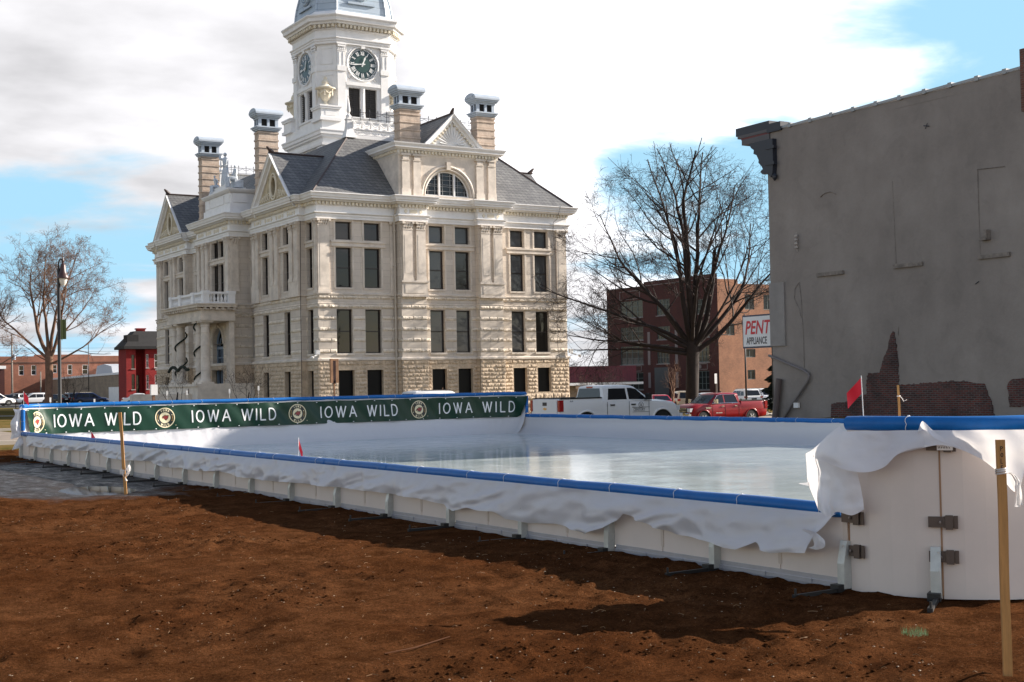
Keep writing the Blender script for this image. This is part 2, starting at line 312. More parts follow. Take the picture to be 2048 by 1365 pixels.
def segment(p0, p1, wins, kind='bay', skip_first=None, ends=(0, 0)):
    """one vertical strip of the main walls; wins = openings along it (metres from p0)"""
    F = facade(p0, p1); FB = facade(p0, p1, 0.07); L = F.L
    wb, wu = MB(), MB(); segs_built.append((wb, wu))
    bw = [(a+0.05, b+0.05, ZB0, ZB1) for a, b in wins] if not skip_first else [(skip_first[0], skip_first[1], 1.9, 3.3)]
    e0, e1 = ends
    wall(wb, FB, -2.2, 3.3, bw, 0.36, s0=-0.07*e0, s1=L+0.07*e1)
    ops = [(a, b, c, d) for a, b in wins for c, d in ROWS if not (skip_first and c < 4)]+([(skip_first[0], skip_first[1], 3.3, 7.1)] if skip_first else [])
    wall(wu, F, 3.3, 14.85, ops)
    rb = wb; cuts = [0]+[x for a, b, _z0, _z1 in bw for x in (a-0.04, b+0.04)]+[L]
    for i in range(0, len(cuts), 2): rock(rb, FB, cuts[i]-(0.05*e0 if i == 0 else 0), cuts[i+1]+(0.05*e1 if i == len(cuts)-2 else 0), 0.72, 2.9, 0.0, 0.085, 0.1, 0.55, row=0.273)
    rock(rb, FB, -0.05*e0, L+0.05*e1, -0.3, 0.68, 0.03, 0.1, 0.11, 0.8, row=0.45)
    rock(rb, FB, -0.05*e0, L+0.05*e1, 2.95, 3.3, 0.0, 0.09, 0.09, 0.9)
    c1 = [0]+([x for a, b in wins for x in (a-0.03, b+0.03)] if not skip_first else [])+[L]
    if skip_first: c1 = [0, skip_first[0], skip_first[1], L]
    for z0, z1 in ((6.12, 6.38), (5.34, 5.6), (4.58, 4.84), (3.82, 4.08)):
        for i in range(0, len(c1), 2): rock(wu, F, c1[i], c1[i+1], z0, z1, 0.02, 0.085, 0.075, 0.8, mi=1)
    for z0, z1 in ((6.93, 7.19), (7.58, 7.83)): rock(wu, F, 0, L, z0, z1, 0.04, 0.1, 0.075, 0.9, mi=1)
    def tb(*q): wu.fbox(F, *q, mi=2)
    for a, b in wins:
        if not skip_first: tb(a-0.1, b+0.1, -0.3, 0.09, 3.66, 3.8)
        tb(a-0.1, b+0.1, -0.3, 0.05, 8.24, 8.37)
    if kind == 'bay' and wins:
        a = wins[0][0]; b = wins[-1][1]
        for x in [w[0]-0.16 for w in wins]+[w[1]+0.04 for w in wins]: tb(x, x+0.12, 0, 0.045, 8.37, 13.02)
        for w in wins: tb(w[0]-0.16, w[1]+0.16, 0.0, 0.05, 13.02, 13.14)
        tb(max(a-0.35, 0.02), min(b+0.35, L-0.02), 0, 0.1, 11.22, 11.34); tb(max(a-0.35, 0.02), min(b+0.35, L-0.02), 0, 0.06, 11.34, 11.5); tb(max(a-0.4, 0.02), min(b+0.4, L-0.02), 0, 0.13, 11.5, 11.62)
    for a, b in wins:
        if not skip_first: window_obj(ch, F, a, b, 3.8, 6.87)
        window_obj(ch, F, a, b, 8.37, 11.15); window_obj(ch, F, a, b, 11.7, 12.95, kind='one')
        if skip_first: continue
        g = MB(); g.quad(FB(a, -0.3, ZB0), FB(b+0.1, -0.3, ZB0), FB(b+0.1, -0.3, ZB1), FB(a, -0.3, ZB1)); g.build('basement_window', [M_glass2], ch)
    return F
M_glass2 = mat('dark_basement_glass', (0.004, 0.004, 0.005), 0.35, spec=0.15)
# right-hand face, seen square to the sun
XL, YN, XR, YF = 36.4, 83.4, 57.0, 120.3
segment((XL, YN), (42.4, YN), [(1.37, 2.57), (3.55, 4.8)], ends=(1, 0))
Fp1 = segment((42.4, 82.6), (44.4, 82.6), [], ends=(1, 1)); segment((44.4, 83.15), (48.8, 83.15), [(0.58, 1.78), (2.72, 3.93)])
Fp2 = segment((48.8, 82.6), (50.8, 82.6), [], ends=(1, 1)); segment((50.8, YN), (XR, YN), [(1.2, 2.4), (3.35, 4.55)], ends=(0, 1))
for x0, x1, y in ((42.4, 42.4, 1), (44.4, 44.4, 0), (48.8, 48.8, 1), (50.8, 50.8, 0)):
    yb = 83.5
    F = facade((x0, yb), (x0, 82.6)) if y else facade((x0, 82.6), (x0, yb))
    wb, wu = MB(), MB(); segs_built.append((wb, wu)); wall(wb, facade((x0, yb), (x0, 82.6), 0.07) if y else facade((x0, 82.6), (x0, yb), 0.07), -2.2, 3.3, []); wall(wu, F, 3.3, 14.85, [])
    for z0, z1 in ((6.12, 6.38), (5.34, 5.6), (4.58, 4.84), (3.82, 4.08), (6.93, 7.19), (7.58, 7.83)): rock(wu, F, 0, 0.85, z0, z1, 0.02, 0.07, 0.08, mi=1)
    rock(wb, F, 0.0, 0.85, 0.72, 2.9, 0.07, 0.08, 0.1, 0.5, row=0.273)
# left-hand face (in shade), listed from the far end to the near corner
def left_seg(x, ya, yb, wins, **k): return segment((x, ya), (x, yb), sorted([(ya-b, ya-a) for a, b in wins]), **k)
left_seg(36.4, 120.3, 118.2, []); Ffar = left_seg(36.0, 118.2, 110.0, [(115.4, 116.5), (111.2, 112.3)]); Frec2 = left_seg(36.4, 110.0, 103.6, [(107.9, 108.95)])
Fcp = left_seg(34.8, 103.6, 96.1, [(97.6, 98.9), (99.1, 100.4)], skip_first=(3.1, 5.7)); left_seg(36.4, 96.1, 94.4, [(95.0, 95.95)])
Fnp = left_seg(36.0, 94.4, 85.4, [(91.5, 92.6), (87.4, 88.5)]); Fnb = left_seg(36.4, 85.4, 83.4, [(84.25, 85.25)], ends=(0, 1))
for x0, x1, y, d in ((36.0, 36.45, 118.2, -1), (36.0, 36.45, 110.0, 1), (34.8, 36.45, 103.6, -1), (34.8, 36.45, 96.1, 1), (36.0, 36.45, 94.4, -1), (36.0, 36.45, 85.4, 1)):
    a, b = ((x0, y), (x1, y)) if d == 1 else ((x1, y), (x0, y))
    wb, wu = MB(), MB(); segs_built.append((wb, wu)); wall(wb, facade(a, b, 0.07), -2.2, 3.3, [], s0=-0.06); wall(wu, facade(a, b), 3.3, 14.85, [])
    if x1-x0 > 1:
        G = facade(a, b)
        for z0, z1 in ((6.12, 6.38), (5.34, 5.6), (4.58, 4.84), (3.82, 4.08), (6.93, 7.19), (7.58, 7.83)): rock(wu, G, 0, G.L, z0, z1, 0.02, 0.07, 0.08, mi=1)
# hidden sides, plain
wall(P('basement_wall'), facade((57, 83.4), (57, 120.3), 0.07), -2.2, 3.3, []); wall(P('basement_wall'), facade((57, 120.3), (36.4, 120.3), 0.07), -2.2, 3.3, [])
right_w = [(1.2+a, 2.4+a) for a in (0, 4, 8.5, 13, 17, 21.5, 26, 30, 33.5)]
Fr = facade((57, 83.4), (57, 120.3)); wall(P('wall'), Fr, 3.3, 14.85, [(a, b, c, d) for a, b in right_w for c, d in ROWS])
for a, b in right_w: 
    for c, d in ROWS: window_obj(ch, Fr, a, b, c, d)
Fk = facade((57, 120.3), (36.4, 120.3)); wall(P('wall'), Fk, 3.3, 14.85, [])
for wb, wu in segs_built: wb.build('basement_wall', M_base, ch); wu.build('wall', [M_stone, M_rock, M_stone2], ch)
# pilasters
pilaster('pilaster', facade((36.4, 83.4), (57, 83.4)), 0.0, 0.85, 7.95, 13.12, pr=0.10, cap=0.5)
pilaster('pilaster', facade((36.4, 83.4), (57, 83.4)), 19.72, 20.6, 7.95, 13.12, pr=0.10, cap=0.5)
pilaster('pilaster', Fnb, 1.62, 2.0, 7.95, 13.12, pr=0.10, cap=0.5)
pilaster('pilaster', facade((36.4, 83.4), (57, 83.4)), 5.55, 5.95, 7.95, 13.12, pr=0.06, cap=0.4)
for Fq in (Fp1, Fp2):
    q = MB(); q.fbox(Fq, -0.02, 2.02, 0, 0.2, 7.85, 8.75); q.fbox(Fq, 0.2, 1.8, 0.2, 0.225, 8.0, 8.6); q.fbox(Fq, -0.08, 2.08, 0, 0.28, 8.75, 8.9); q.fbox(Fq, -0.08, 2.08, 0, 0.28, 7.75, 7.87); q.build('pedestal', M_stone2, ch)
    for s0 in (0.1, 1.15): pilaster('pilaster', Fq, s0, s0+0.75, 8.9, 13.1, pr=0.2, cap=0.62)
for Fq, base in ((Fnp, 94.4), (Ffar, 118.2)):
    for y in ((85.5, 86.2), (86.45, 87.1), (89.2, 89.85), (90.1, 90.75), (93.0, 93.6), (93.7, 94.3)) if base < 100 else ((110.1, 110.7), (113.0, 113.6), (113.8, 114.4), (117.0, 117.5), (117.6, 118.15)):
        pilaster('pilaster', Fq, base-y[1], base-y[0], 8.9, 13.1, pr=0.2, cap=0.62)
    for y in ((85.4, 87.2), (89.1, 90.85), (92.9, 94.4)) if base < 100 else ((110.0, 110.8), (112.9, 114.5), (116.9, 118.2)): q = MB(); q.fbox(Fq, base-y[1], base-y[0], 0, 0.22, 7.85, 8.9); q.build('pedestal', M_stone2, ch)
for y in ((96.15, 96.85), (100.8, 101.5), (101.7, 102.4), (102.8, 103.5)): pilaster('pilaster', Fcp, 103.6-y[1], 103.6-y[0], 8.9, 13.1, pr=0.2, cap=0.62)
Fcs = facade((34.8, 96.1), (36.4, 96.1)); pilaster('pilaster', Fcs, 0.02, 0.6, 8.9, 13.1, pr=0.12, cap=0.62)
# mouldings that run round the whole building
plan = [(36.4, 120.3), (36.4, 118.2), (36.0, 118.2), (36.0, 110.0), (36.4, 110.0), (36.4, 103.6), (34.8, 103.6), (34.8, 96.1), (36.4, 96.1), (36.4, 94.4), (36.0, 94.4), (36.0, 85.4), (36.4, 85.4), (36.4, 83.4),
        (42.4, 83.4), (42.4, 82.6), (44.4, 82.6), (44.4, 83.15), (48.8, 83.15), (48.8, 82.6), (50.8, 82.6), (50.8, 83.4), (57.0, 83.4), (57.0, 120.3)]
ent = P('entablature'); cor = P('cornice'); st = P('string_course')
ent.sweep(plan, [(0, 13.1), (0.16, 13.1), (0.16, 13.3), (0.2, 13.3), (0.2, 13.42), (0.3, 13.5), (0.3, 13.56), (0.1, 13.56), (0.1, 14.04), (0.14, 14.04)], closed=True)
cor.sweep(plan, [(0.1, 14.02), (0.16, 14.05), (0.16, 14.08), (0.2, 14.3), (0.42, 14.3), (0.44, 14.34), (0.62, 14.42), (0.62, 14.52), (0.68, 14.56), (0.72, 14.72), (0.78, 14.8), (0.78, 14.86), (-0.2, 14.9)], closed=True)
dn = Slot(cor, 1)
for i in range(len(plan)-1):
    G = facade(plan[i], plan[i+1]); n = int((G.L+0.2)/0.27)
    if i == len(plan)-2 or n < 1: continue
    for k in range(n): s = -0.1+(k+0.3)*(G.L+0.2)/n; dn.fbox(G, s, s+0.14, 0.14, 0.34, 14.08, 14.28)
for prof in ([(0, 7.84), (0.1, 7.84), (0.12, 7.95), (0, 8.0)], [(0.07, 3.28), (0.16, 3.3), (0.16, 3.42), (0.05, 3.5), (0, 3.5)], [(0, 7.2), (0.04, 7.22), (0.04, 7.3), (0, 7.32)]): st.sweep(plan, prof, closed=True)
# frieze ornaments: diamonds and panels
fo = Slot(ent, 1)
def ornaments(F, s0, s1, o, z=13.8):
    c = (s0+s1)/2; fo.fbox(F, c-0.3, c+0.3, o, o+0.03, z-0.12, z+0.12); fo.fbox(F, c-0.22, c+0.22, o+0.03, o+0.045, z-0.06, z+0.06)
    for q in (s0+0.3, s1-0.3):
        fo.prism([(q-0.15, z), (q, z-0.17), (q+0.15, z), (q, z+0.17)], lambda u, v, w: F(u, w, v), o, o+0.04)
for Fq in (Fp1, Fp2): ornaments(Fq, 0.1, 1.9, 0.1)
for q in range(4): ornaments(Fnp, 0.3+q*2.15, 2.1+q*2.15, 0.1); ornaments(Fcp, 0.2+q*1.85, 1.8+q*1.85, 0.1)
for q in range(4): ornaments(Ffar, 0.2+q*2.0, 1.9+q*2.0, 0.1)
# ---------------------------------------------------------------- roofs
rf = P('roof')
ex0, ey0, ex1, ey1, ez = 35.95, 82.95, 57.45, 120.75, 14.9; t = 5.0
A = [(ex0, ey0), (ex1, ey0), (ex1, ey1), (ex0, ey1)]; B = [(ex0+t, ey0+t), (ex1-t, ey0+t), (ex1-t, ey1-t), (ex0+t, ey1-t)]
for i in range(4):
    j = (i+1) % 4; rf.quad((*A[i], ez), (*A[j], ez), (*B[j], ez+t), (*B[i], ez+t))
rf.quad(*[(*b, ez+t-0.02) for b in B])
def gable(px, dirx, y0, y1, zb, zt, back, mbn='roof', ov=0.12):
    """gabled roof running in from the left (or right) face"""
    ym = (y0+y1)/2; x0 = px; x1 = px+dirx*back; f = P(mbn)
    for ya in (y0-ov, y1+ov):
        f.quad((x0, ya, zb-0.05), (x0, ym, zt), (x1, ym, zt), (x1, ya, zb-0.05)); f.quad((x0, ya, zb-0.17), (x1, ya, zb-0.17), (x1, ym, zt-0.12), (x0, ym, zt-0.12))
gable(35.35, 1, 85.5, 92.7, 14.92, 18.42, 5.6); gable(35.35, 1, 109.5, 117.1, 14.92, 18.6, 5.6); gable(58.05, -1, 86.0, 93.4, 14.92, 18.5, 5.6); gable(58.05, -1, 109.5, 117.1, 14.92, 18.6, 5.6)
rg = Slot(rf, 1)
for i in range(4): rg.tube([(*A[i], ez+0.02), (*B[i], ez+t+0.02)], 0.07, 5)
for x0, x1, y, z in ((35.2, 39.7, 89.1, 18.46), (35.2, 39.7, 113.3, 18.64), (58.2, 53.6, 89.7, 18.54)):
    rg.tube([(x0, y, z), (x1, y, z)], 0.08, 6); sx = 1 if x1 > x0 else -1
    rg.tube([(x0+sx*0.35, y, z+0.02), (x0+sx*0.1, y, z+0.2), (x0-sx*0.12, y, z+0.42)], [0.13, 0.14, 0.07], 6)
M_tymp = mat('tympanum_stone', (0.5, 0.42, 0.28), 0.9, var=0.4, vscale=2.5)
# pediments on the left face
pd = orn = None
def pediment_left(x, y0, y1, zb, zt):
    pd = MB(); orn = Slot(pd, 1); tp = Slot(pd, 2)
    ym = (y0+y1)/2
    # raking cornice
    for ya in (y0, y1):
        sgn = 1 if ya < ym else -1
        prof = [(0.0, -0.42), (0.12, -0.42), (0.14, -0.3), (0.34, -0.22), (0.36, -0.08), (0.44, 0.0)]
        base = len(pd.v); sl = (zt-zb)/(ym-y0); hy = 1/math.sqrt(1+sl*sl)
        for (yy, zz) in ((ya-sgn*0.15, zb-0.15*sl), (ym, zt)):
            for o, w in prof: pd.v.append((x+0.25-o-0.1, yy, zz+w/hy*1.0+0.02))
            pd.v.append((x+0.5, yy, zz+0.02)); pd.v.append((x+0.5, yy, zz-0.42/hy))
        k = len(prof)+2
        for i in range(k): j = (i+1) % k; pd.f.append((base+i, base+j, base+k+j, base+k+i)); pd.m.append(0)
    # tympanum, set back, with an oval light
    N = 28; cy, cz, ry, rz = ym, zb+1.15, 0.42, 0.62
    tri = [(y0+0.35, zb), (y1-0.35, zb), (ym, zt-0.45)]
    ell = [(cy+ry*math.cos(2*math.pi*i/N), cz+rz*math.sin(2*math.pi*i/N)) for i in range(N)]
    # cast rays from the ellipse to the triangle edge
    def hit(a):
        d = (math.cos(a), math.sin(a)); best = 9e9
        for i in range(3):
            p, q = tri[i], tri[(i+1) % 3]; ex, ey = q[0]-p[0], q[1]-p[1]; den = d[0]*ey-d[1]*ex
            if abs(den) < 1e-9: continue
            tt = ((p[0]-cy)*ey-(p[1]-cz)*ex)/den; uu = ((p[0]-cy)*d[1]-(p[1]-cz)*d[0])/den
            if tt > 0 and -1e-6 <= uu <= 1+1e-6: best = min(best, tt)
        return (cy+d[0]*best, cz+d[1]*best)
    angs = sorted([2*math.pi*i/N for i in range(N)]+[math.atan2(p[1]-cz, p[0]-cy) % (2*math.pi) for p in tri])
    for i in range(len(angs)):
        a, b = angs[i], angs[(i+1) % len(angs)]
        e1 = (cy+ry*math.cos(a), cz+rz*math.sin(a)); e2 = (cy+ry*math.cos(b), cz+rz*math.sin(b)); h1, h2 = hit(a), hit(b)
        tp.quad((x+0.12, *e1), (x+0.12, *h1), (x+0.12, *h2), (x+0.12, *e2)); tp.quad((x+0.12, *e1), (x+0.12, *e2), (x+0.5, *e2), (x+0.5, *e1))
    for s, r in ((1.5, 0.07), (1.18, 0.05)): orn.tube([(x+0.08, cy+ry*s*math.cos(2*math.pi*i/24), cz+rz*s*math.sin(2*math.pi*i/24)) for i in range(24)], r, 6, closed=True)
    # scrolling leaves either side
    for sg in (-1, 1):
        for k in range(5):
            yy = cy+sg*(0.9+0.42*k); rr = 0.34-0.045*k; zz = zb+0.28+rr*0.6
            orn.tube([(x+0.09, yy+rr*(1-i/14*0.7)*math.cos(i*0.75)*sg*0.8, zz+rr*(1-i/14*0.7)*math.sin(i*0.75)) for i in range(14)], [0.055*(1-i/22) for i in range(14)], 5)
    g = MB(); g.quad(*[(x+0.42, *e) for e in ell]); g.build('oval_window', M_glass2, ch); pd.build('pediment', [M_white, M_cream, M_tymp], ch)
pediment_left(35.45, 85.5, 92.7, 14.86, 18.4); pediment_left(35.45, 109.5, 117.1, 14.86, 18.55)
# ---------------------------------------------------------------- attic with the fan window over the right-hand pavilion
at = P('attic_wall'); FA = facade((42.3, 82.55), (50.35, 82.55)); az0, az1 = 14.86, 17.95
cxw, czw, rw = 3.95, 15.05, 1.83
def arch_wall(mb, F, s0, s1, z0, z1, c, zc, r, depth=0.35, n=20):
    pts = [(c-r, zc)]+[(c-r*math.cos(math.pi*i/n), zc+r*math.sin(math.pi*i/n)) for i in range(1, n)]+[(c+r, zc)]
    mb.quad(F(s0, 0, z0), F(c-r, 0, z0), F(c-r, 0, zc), F(c-r, 0, z1), F(s0, 0, z1)); mb.quad(F(c+r, 0, z0), F(s1, 0, z0), F(s1, 0, z1), F(c+r, 0, z1), F(c+r, 0, zc))
    if zc-z0 > 0.01 and depth < 0.4: mb.quad(F(c-r, 0, z0), F(c+r, 0, z0), F(c+r, 0, zc), F(c-r, 0, zc))
    for i in range(n):
        a, b = pts[i], pts[i+1]; mb.quad(F(a[0], 0, a[1]), F(b[0], 0, b[1]), F(b[0], 0, z1), F(a[0], 0, z1)); mb.quad(F(a[0], 0, a[1]), F(a[0], -depth, a[1]), F(b[0], -depth, b[1]), F(b[0], 0, b[1]))
arch_wall(at, FA, 0, 8.05, az0, az1, cxw, czw, rw)
for G in (facade((42.3, 89), (42.3, 82.55)), facade((50.35, 82.55), (50.35, 89))): wall(at, G, az0, az1, [])
atr = P('attic_trim')
atr.tube([FA(cxw-(rw+0.3)*math.cos(math.pi*i/24), 0.02, czw+(rw+0.3)*math.sin(math.pi*i/24)) for i in range(25)], 0.12, 6); atr.tube([FA(cxw-(rw+0.08)*math.cos(math.pi*i/24), 0.03, czw+(rw+0.08)*math.sin(math.pi*i/24)) for i in range(25)], 0.07, 6)
atr.fbox(FA, cxw-0.16, cxw+0.16, 0, 0.24, czw+rw+0.05, czw+rw+0.62); atr.fbox(FA, cxw-2.3, cxw+2.3, 0, 0.16, az0, az0+0.14)
for s in (0.22, 1.12, 6.3, 7.3):
    atr.fbox(FA, s, s+0.6, 0, 0.16, 15.4, 17.4); atr.fbox(FA, s-0.06, s+0.66, 0, 0.22, az0, 15.4); atr.fbox(FA, s-0.03, s+0.63, 0, 0.2, 17.4, 17.46); atr.fbox(FA, s+0.06, s+0.54, 0, 0.19, 17.48, 17.74); atr.fbox(FA, s-0.08, s+0.68, 0, 0.24, 17.76, 17.9)
fwm = MB(); N = 24
fwm.tube([FA(cxw-(rw-0.05)*math.cos(math.pi*i/N), -0.2, czw+(rw-0.05)*math.sin(math.pi*i/N)) for i in range(N+1)], 0.06, 6); fwm.fbox(FA, cxw-rw, cxw+rw, -0.28, -0.12, az0+0.1, czw+0.08)
for s in (-0.62, 0.62): fwm.fbox(FA, cxw+s-0.065, cxw+s+0.065, -0.26, -0.1, czw, czw+math.sqrt(rw**2-0.62**2)-0.03)
fw = fwm.build('fan_window', M_white, ch)
fb = MB()
for z in (0.38, 0.72, 0.86, 1.2, 1.5):
    h = math.sqrt(max(0, (rw-0.1)**2-z*z)); fb.fbox(FA, cxw-h, cxw+h, -0.245, -0.215, czw+z-0.012, czw+z+0.012)
for s in (-1.5, -0.95, -0.3, 0.3, 0.95, 1.5): fb.fbox(FA, cxw+s-0.012, cxw+s+0.012, -0.25, -0.22, czw+0.05, czw+math.sqrt((rw-0.08)**2-s*s))
fb.build('glazing_bars', mat('grey_lead', (0.3, 0.3, 0.3), 0.5), fw)
g = MB(); g.quad(*[FA(cxw-rw*math.cos(math.pi*i/N), -0.28, czw+rw*math.sin(math.pi*i/N)) for i in range(N+1)]); g.build('pane', M_glass, fw)
cor.sweep([(42.3, 89), (42.3, 82.55), (50.35, 82.55), (50.35, 89)], [(0.0, 17.86), (0.08, 17.95), (0.08, 17.98), (0.12, 18.18), (0.3, 18.18), (0.32, 18.22), (0.48, 18.3), (0.48, 18.4), (0.58, 18.56), (0.6, 18.64), (-0.3, 18.68)])
for G in (facade((42.3, 89), (42.3, 82.55)), FA, facade((50.35, 82.55), (50.35, 89))):
    n = int((G.L)/0.27)
    for k in range(n): s = (k+0.3)*G.L/n; dn.fbox(G, s, s+0.14, 0.08, 0.24, 17.97, 18.16)
rf.quad((41.8, 82.1, 18.67), (50.9, 82.1, 18.67), (50.9, 89.5, 18.69), (41.8, 89.5, 18.69))
# gable above the attic
pd = MB(); gx0, gx1, gxm, gz0, gz1, gy = 44.2, 48.95, 46.58, 18.66, 21.0, 82.2
for sg, xa in ((1, gx0), (-1, gx1)):
    sl = (gz1-gz0)/(gxm-gx0); hy = 1/math.sqrt(1+sl*sl); prof = [(0.0, -0.4), (0.1, -0.4), (0.12, -0.28), (0.28, -0.2), (0.3, -0.08), (0.36, 0.0)]; base = len(pd.v)
    for (xx, zz) in ((xa, gz0), (gxm, gz1)):
        for o, w in prof: pd.v.append((xx, gy+0.15-o, zz+w/hy+0.0))
        pd.v.append((xx, gy+0.5, zz)); pd.v.append((xx, gy+0.5, zz-0.4/hy))
    k = len(prof)+2
    for i in range(k): j = (i+1) % k; pd.f.append((base+i, base+j, base+k+j, base+k+i)); pd.m.append(0)
    for q in range(11):
        tt = (q+0.7)/11.6; xx = xa+(gxm-xa)*tt; zz = gz0+(gz1-gz0)*tt-0.4/hy
        if zz > gz0+0.05: dn.box(xx-0.07, xx+0.07, gy-0.0, gy+0.16, zz-0.12, zz)
    P('roof').quad((xa-sg*0.12, gy+0.1, gz0-0.02), (gxm, gy+0.1, gz1+0.03), (gxm, 93.5, gz1+0.03), (xa-sg*0.12, 93.5, gz0-0.02))
pd.quad((gx0+0.4, gy+0.2, gz0), (gx1-0.4, gy+0.2, gz0), (gxm, gy+0.2, gz1-0.5))
for i in range(13):   # sunburst
    a = math.pi*(i+0.5)/13; r = 1.5*(0.62+0.38*abs(math.sin(a))); c0 = (gxm, gz0+0.08)
    orn2 = pd; w = 0.075
    orn2.quad((c0[0]+0.12*math.cos(a), gy+0.13, c0[1]+0.12*math.sin(a)), (c0[0]+r*math.cos(a-w), gy+0.17, c0[1]+r*math.sin(a-w)), (c0[0]+r*1.04*math.cos(a), gy+0.1, c0[1]+r*1.04*math.sin(a)))
    orn2.quad((c0[0]+0.12*math.cos(a), gy+0.13, c0[1]+0.12*math.sin(a)), (c0[0]+r*1.04*math.cos(a), gy+0.1, c0[1]+r*1.04*math.sin(a)), (c0[0]+r*math.cos(a+w), gy+0.17, c0[1]+r*math.sin(a+w)))
pd.build('pediment', M_white, ch)
rg.tube([(gxm, gy-0.1, gz1+0.05), (gxm, 93.5, gz1+0.05)], 0.08, 6); rg.tube([(gxm, gy+0.25, gz1+0.05), (gxm, gy+0.05, gz1+0.2), (gxm, gy-0.15, gz1+0.4)], [0.13, 0.14, 0.07], 6)
# ---------------------------------------------------------------- chimneys
def chimney(x0, x1, y0, y1, zb, zs):
    mb = MB(); z = zb; k = 0; mb.box(x0-0.08, x1+0.08, y0-0.08, y1+0.08, zb-0.1, zb+0.12)
    while z < zs-0.05:
        h = min(0.56, zs-z); e = 0.0; mb.box(x0-e, x1+e, y0-e, y1+e, z, z+h-0.16)
        mb.box(x0-0.05, x1+0.05, y0-0.05, y1+0.05, z+h-0.16, z+h-0.03); mb.box(x0+0.02, x1-0.02, y0+0.02, y1-0.02, z+h-0.03, z+h); z += h; k += 1
    c = mb.build('chimney', M_chim, ch); cp = MB()
    for o, a, b in ((0.07, 0, 0.1), (0.16, 0.1, 0.22), (0.24, 0.22, 0.32)): cp.box(x0-o, x1+o, y0-o, y1+o, zs+a, zs+b)
    v0, v1 = zs+0.32, zs+0.9; p = 0.12
    xs = [x0-0.02, x0+0.22, (x0+x1)/2-0.1, (x0+x1)/2+0.1, x1-0.22, x1+0.02]
    for i in (0, 2, 4): cp.box(xs[i], xs[i+1], y0-0.02, y0+p, v0, v1); cp.box(xs[i], xs[i+1], y1-p, y1+0.02, v0, v1)
    ym = (y0+y1)/2
    cp.box(x0+0.1, x1-0.1, y0+0.09, y1-0.09, v0, v1, mi=1)
    cp.box(x0-0.02, x0+0.1, ym-0.07, ym+0.07, v0, v1)
    for o, a, b in ((0.06, 0, 0.12), (0.16, 0.12, 0.22), (0.25, 0.22, 0.34), (0.32, 0.34, 0.46)): cp.box(x0-o, x1+o, y0-o, y1+o, v1+a, v1+b)
    hw = (y1-y0)/2+0.32; zc = v1+0.46; n = 12
    poly = [(ym-hw*math.cos(math.pi*i/n), zc+hw*0.46*math.sin(math.pi*i/n)) for i in range(n+1)]
    cp.prism(poly, lambda u, v, w: (w, u, v), x0-0.34, x1+0.34); cp.prism([(ym+(a-ym)*0.7, zc+0.03+(b-zc)*0.66) for a, b in poly], lambda u, v, w: (w, u, v), x0-0.38, x0-0.34)
    cp.build('chimney_cap', [M_grey, M_void], c, smooth=35)
chimney(42.65, 44.25, 82.85, 83.75, 18.68, 21.2); chimney(49.0, 50.5, 82.85, 83.75, 18.68, 21.2); chimney(36.55, 38.1, 94.4, 95.3, 14.9, 21.1); chimney(36.5, 38.0, 107.4, 108.3, 14.9, 21.15)
# ---------------------------------------------------------------- parapet and statues above the entrance
pp = P('parapet')
pp.box(34.75, 37.0, 95.95, 102.0, 14.88, 15.6); pp.box(34.85, 37.0, 96.05, 101.9, 15.6, 16.55)
for (a, b) in ((96.2, 97.1), (97.5, 100.4), (100.8, 101.75)): pp.box(34.8, 34.86, a, b, 15.75, 16.4)
pp.box(35.0, 36.2, 95.98, 96.06, 15.75, 16.4)
pp.sweep([(37, 102.0), (34.8, 102.0), (34.8, 95.95), (37, 95.95)], [(0, 16.5), (0.06, 16.55), (0.14, 16.62), (0.2, 16.72), (0.2, 16.78), (-0.4, 16.8)]); pp.box(34.8, 36.9, 96.1, 101.9, 16.7, 16.79)
pp.box(34.95, 36.4, 96.9, 101.3, 16.79, 17.05); pp.box(35.1, 36.3, 97.6, 100.9, 17.05, 17.35)
def statue(x, y, z, h, seated=False, lean=0.0):
    mb = MB(); prof = [(0.34, 0), (0.36, 0.1), (0.3, 0.35), (0.25, 0.5), (0.2, 0.56), (0.24, 0.66), (0.26, 0.76), (0.2, 0.83), (0.075, 0.86), (0.07, 0.885)]
    n = 14; base = len(mb.v)
    for r, t in prof:
        for k in range(n):
            a = 2*math.pi*k/n; rr = r*h*0.42*(1+0.10*math.sin(a*5+t*6)*(1 if t < 0.7 else 0.2)); mb.v.append((x+lean*t*h+rr*math.cos(a)*(0.8), y+rr*math.sin(a)*1.1, z+t*h))
    for i in range(len(prof)-1):
        for k in range(n): k2 = (k+1) % n; mb.f.append((base+i*n+k, base+i*n+k2, base+(i+1)*n+k2, base+(i+1)*n+k)); mb.m.append(0)
    hx = x+lean*0.9*h; mb.lathe((hx, y, z+0.885*h), [(0.01, 0), (0.045*h, 0.02*h), (0.058*h, 0.06*h), (0.04*h, 0.105*h), (0.008, 0.12*h)], 10)
    for sg in (-1, 1):
        sh = (x+lean*0.78*h, y+sg*0.115*h, z+0.8*h)
        if sg > 0 and not seated: mb.tube([sh, (x-0.1*h, y+sg*0.2*h, z+0.84*h), (x-0.08*h, y+sg*0.23*h, z+0.96*h)], [0.045*h, 0.035*h, 0.025*h], 7)
        else: mb.tube([sh, (x-0.04*h, y+sg*0.17*h, z+0.64*h), (x-0.14*h, y+sg*0.08*h, z+0.56*h)], [0.045*h, 0.038*h, 0.025*h], 7)
    if seated:
        for sg in (-1, 1): mb.tube([(x, y+sg*0.09*h, z+0.38*h), (x-0.34*h, y+sg*0.11*h, z+0.4*h), (x-0.36*h, y+sg*0.11*h, z+0.02*h)], [0.11*h, 0.09*h, 0.06*h], 8)
        mb.box(x-0.1*h, x+0.28*h, y-0.24*h, y+0.24*h, z, z+0.34*h)
    mb.build('statue', M_statue, ch, smooth=60)
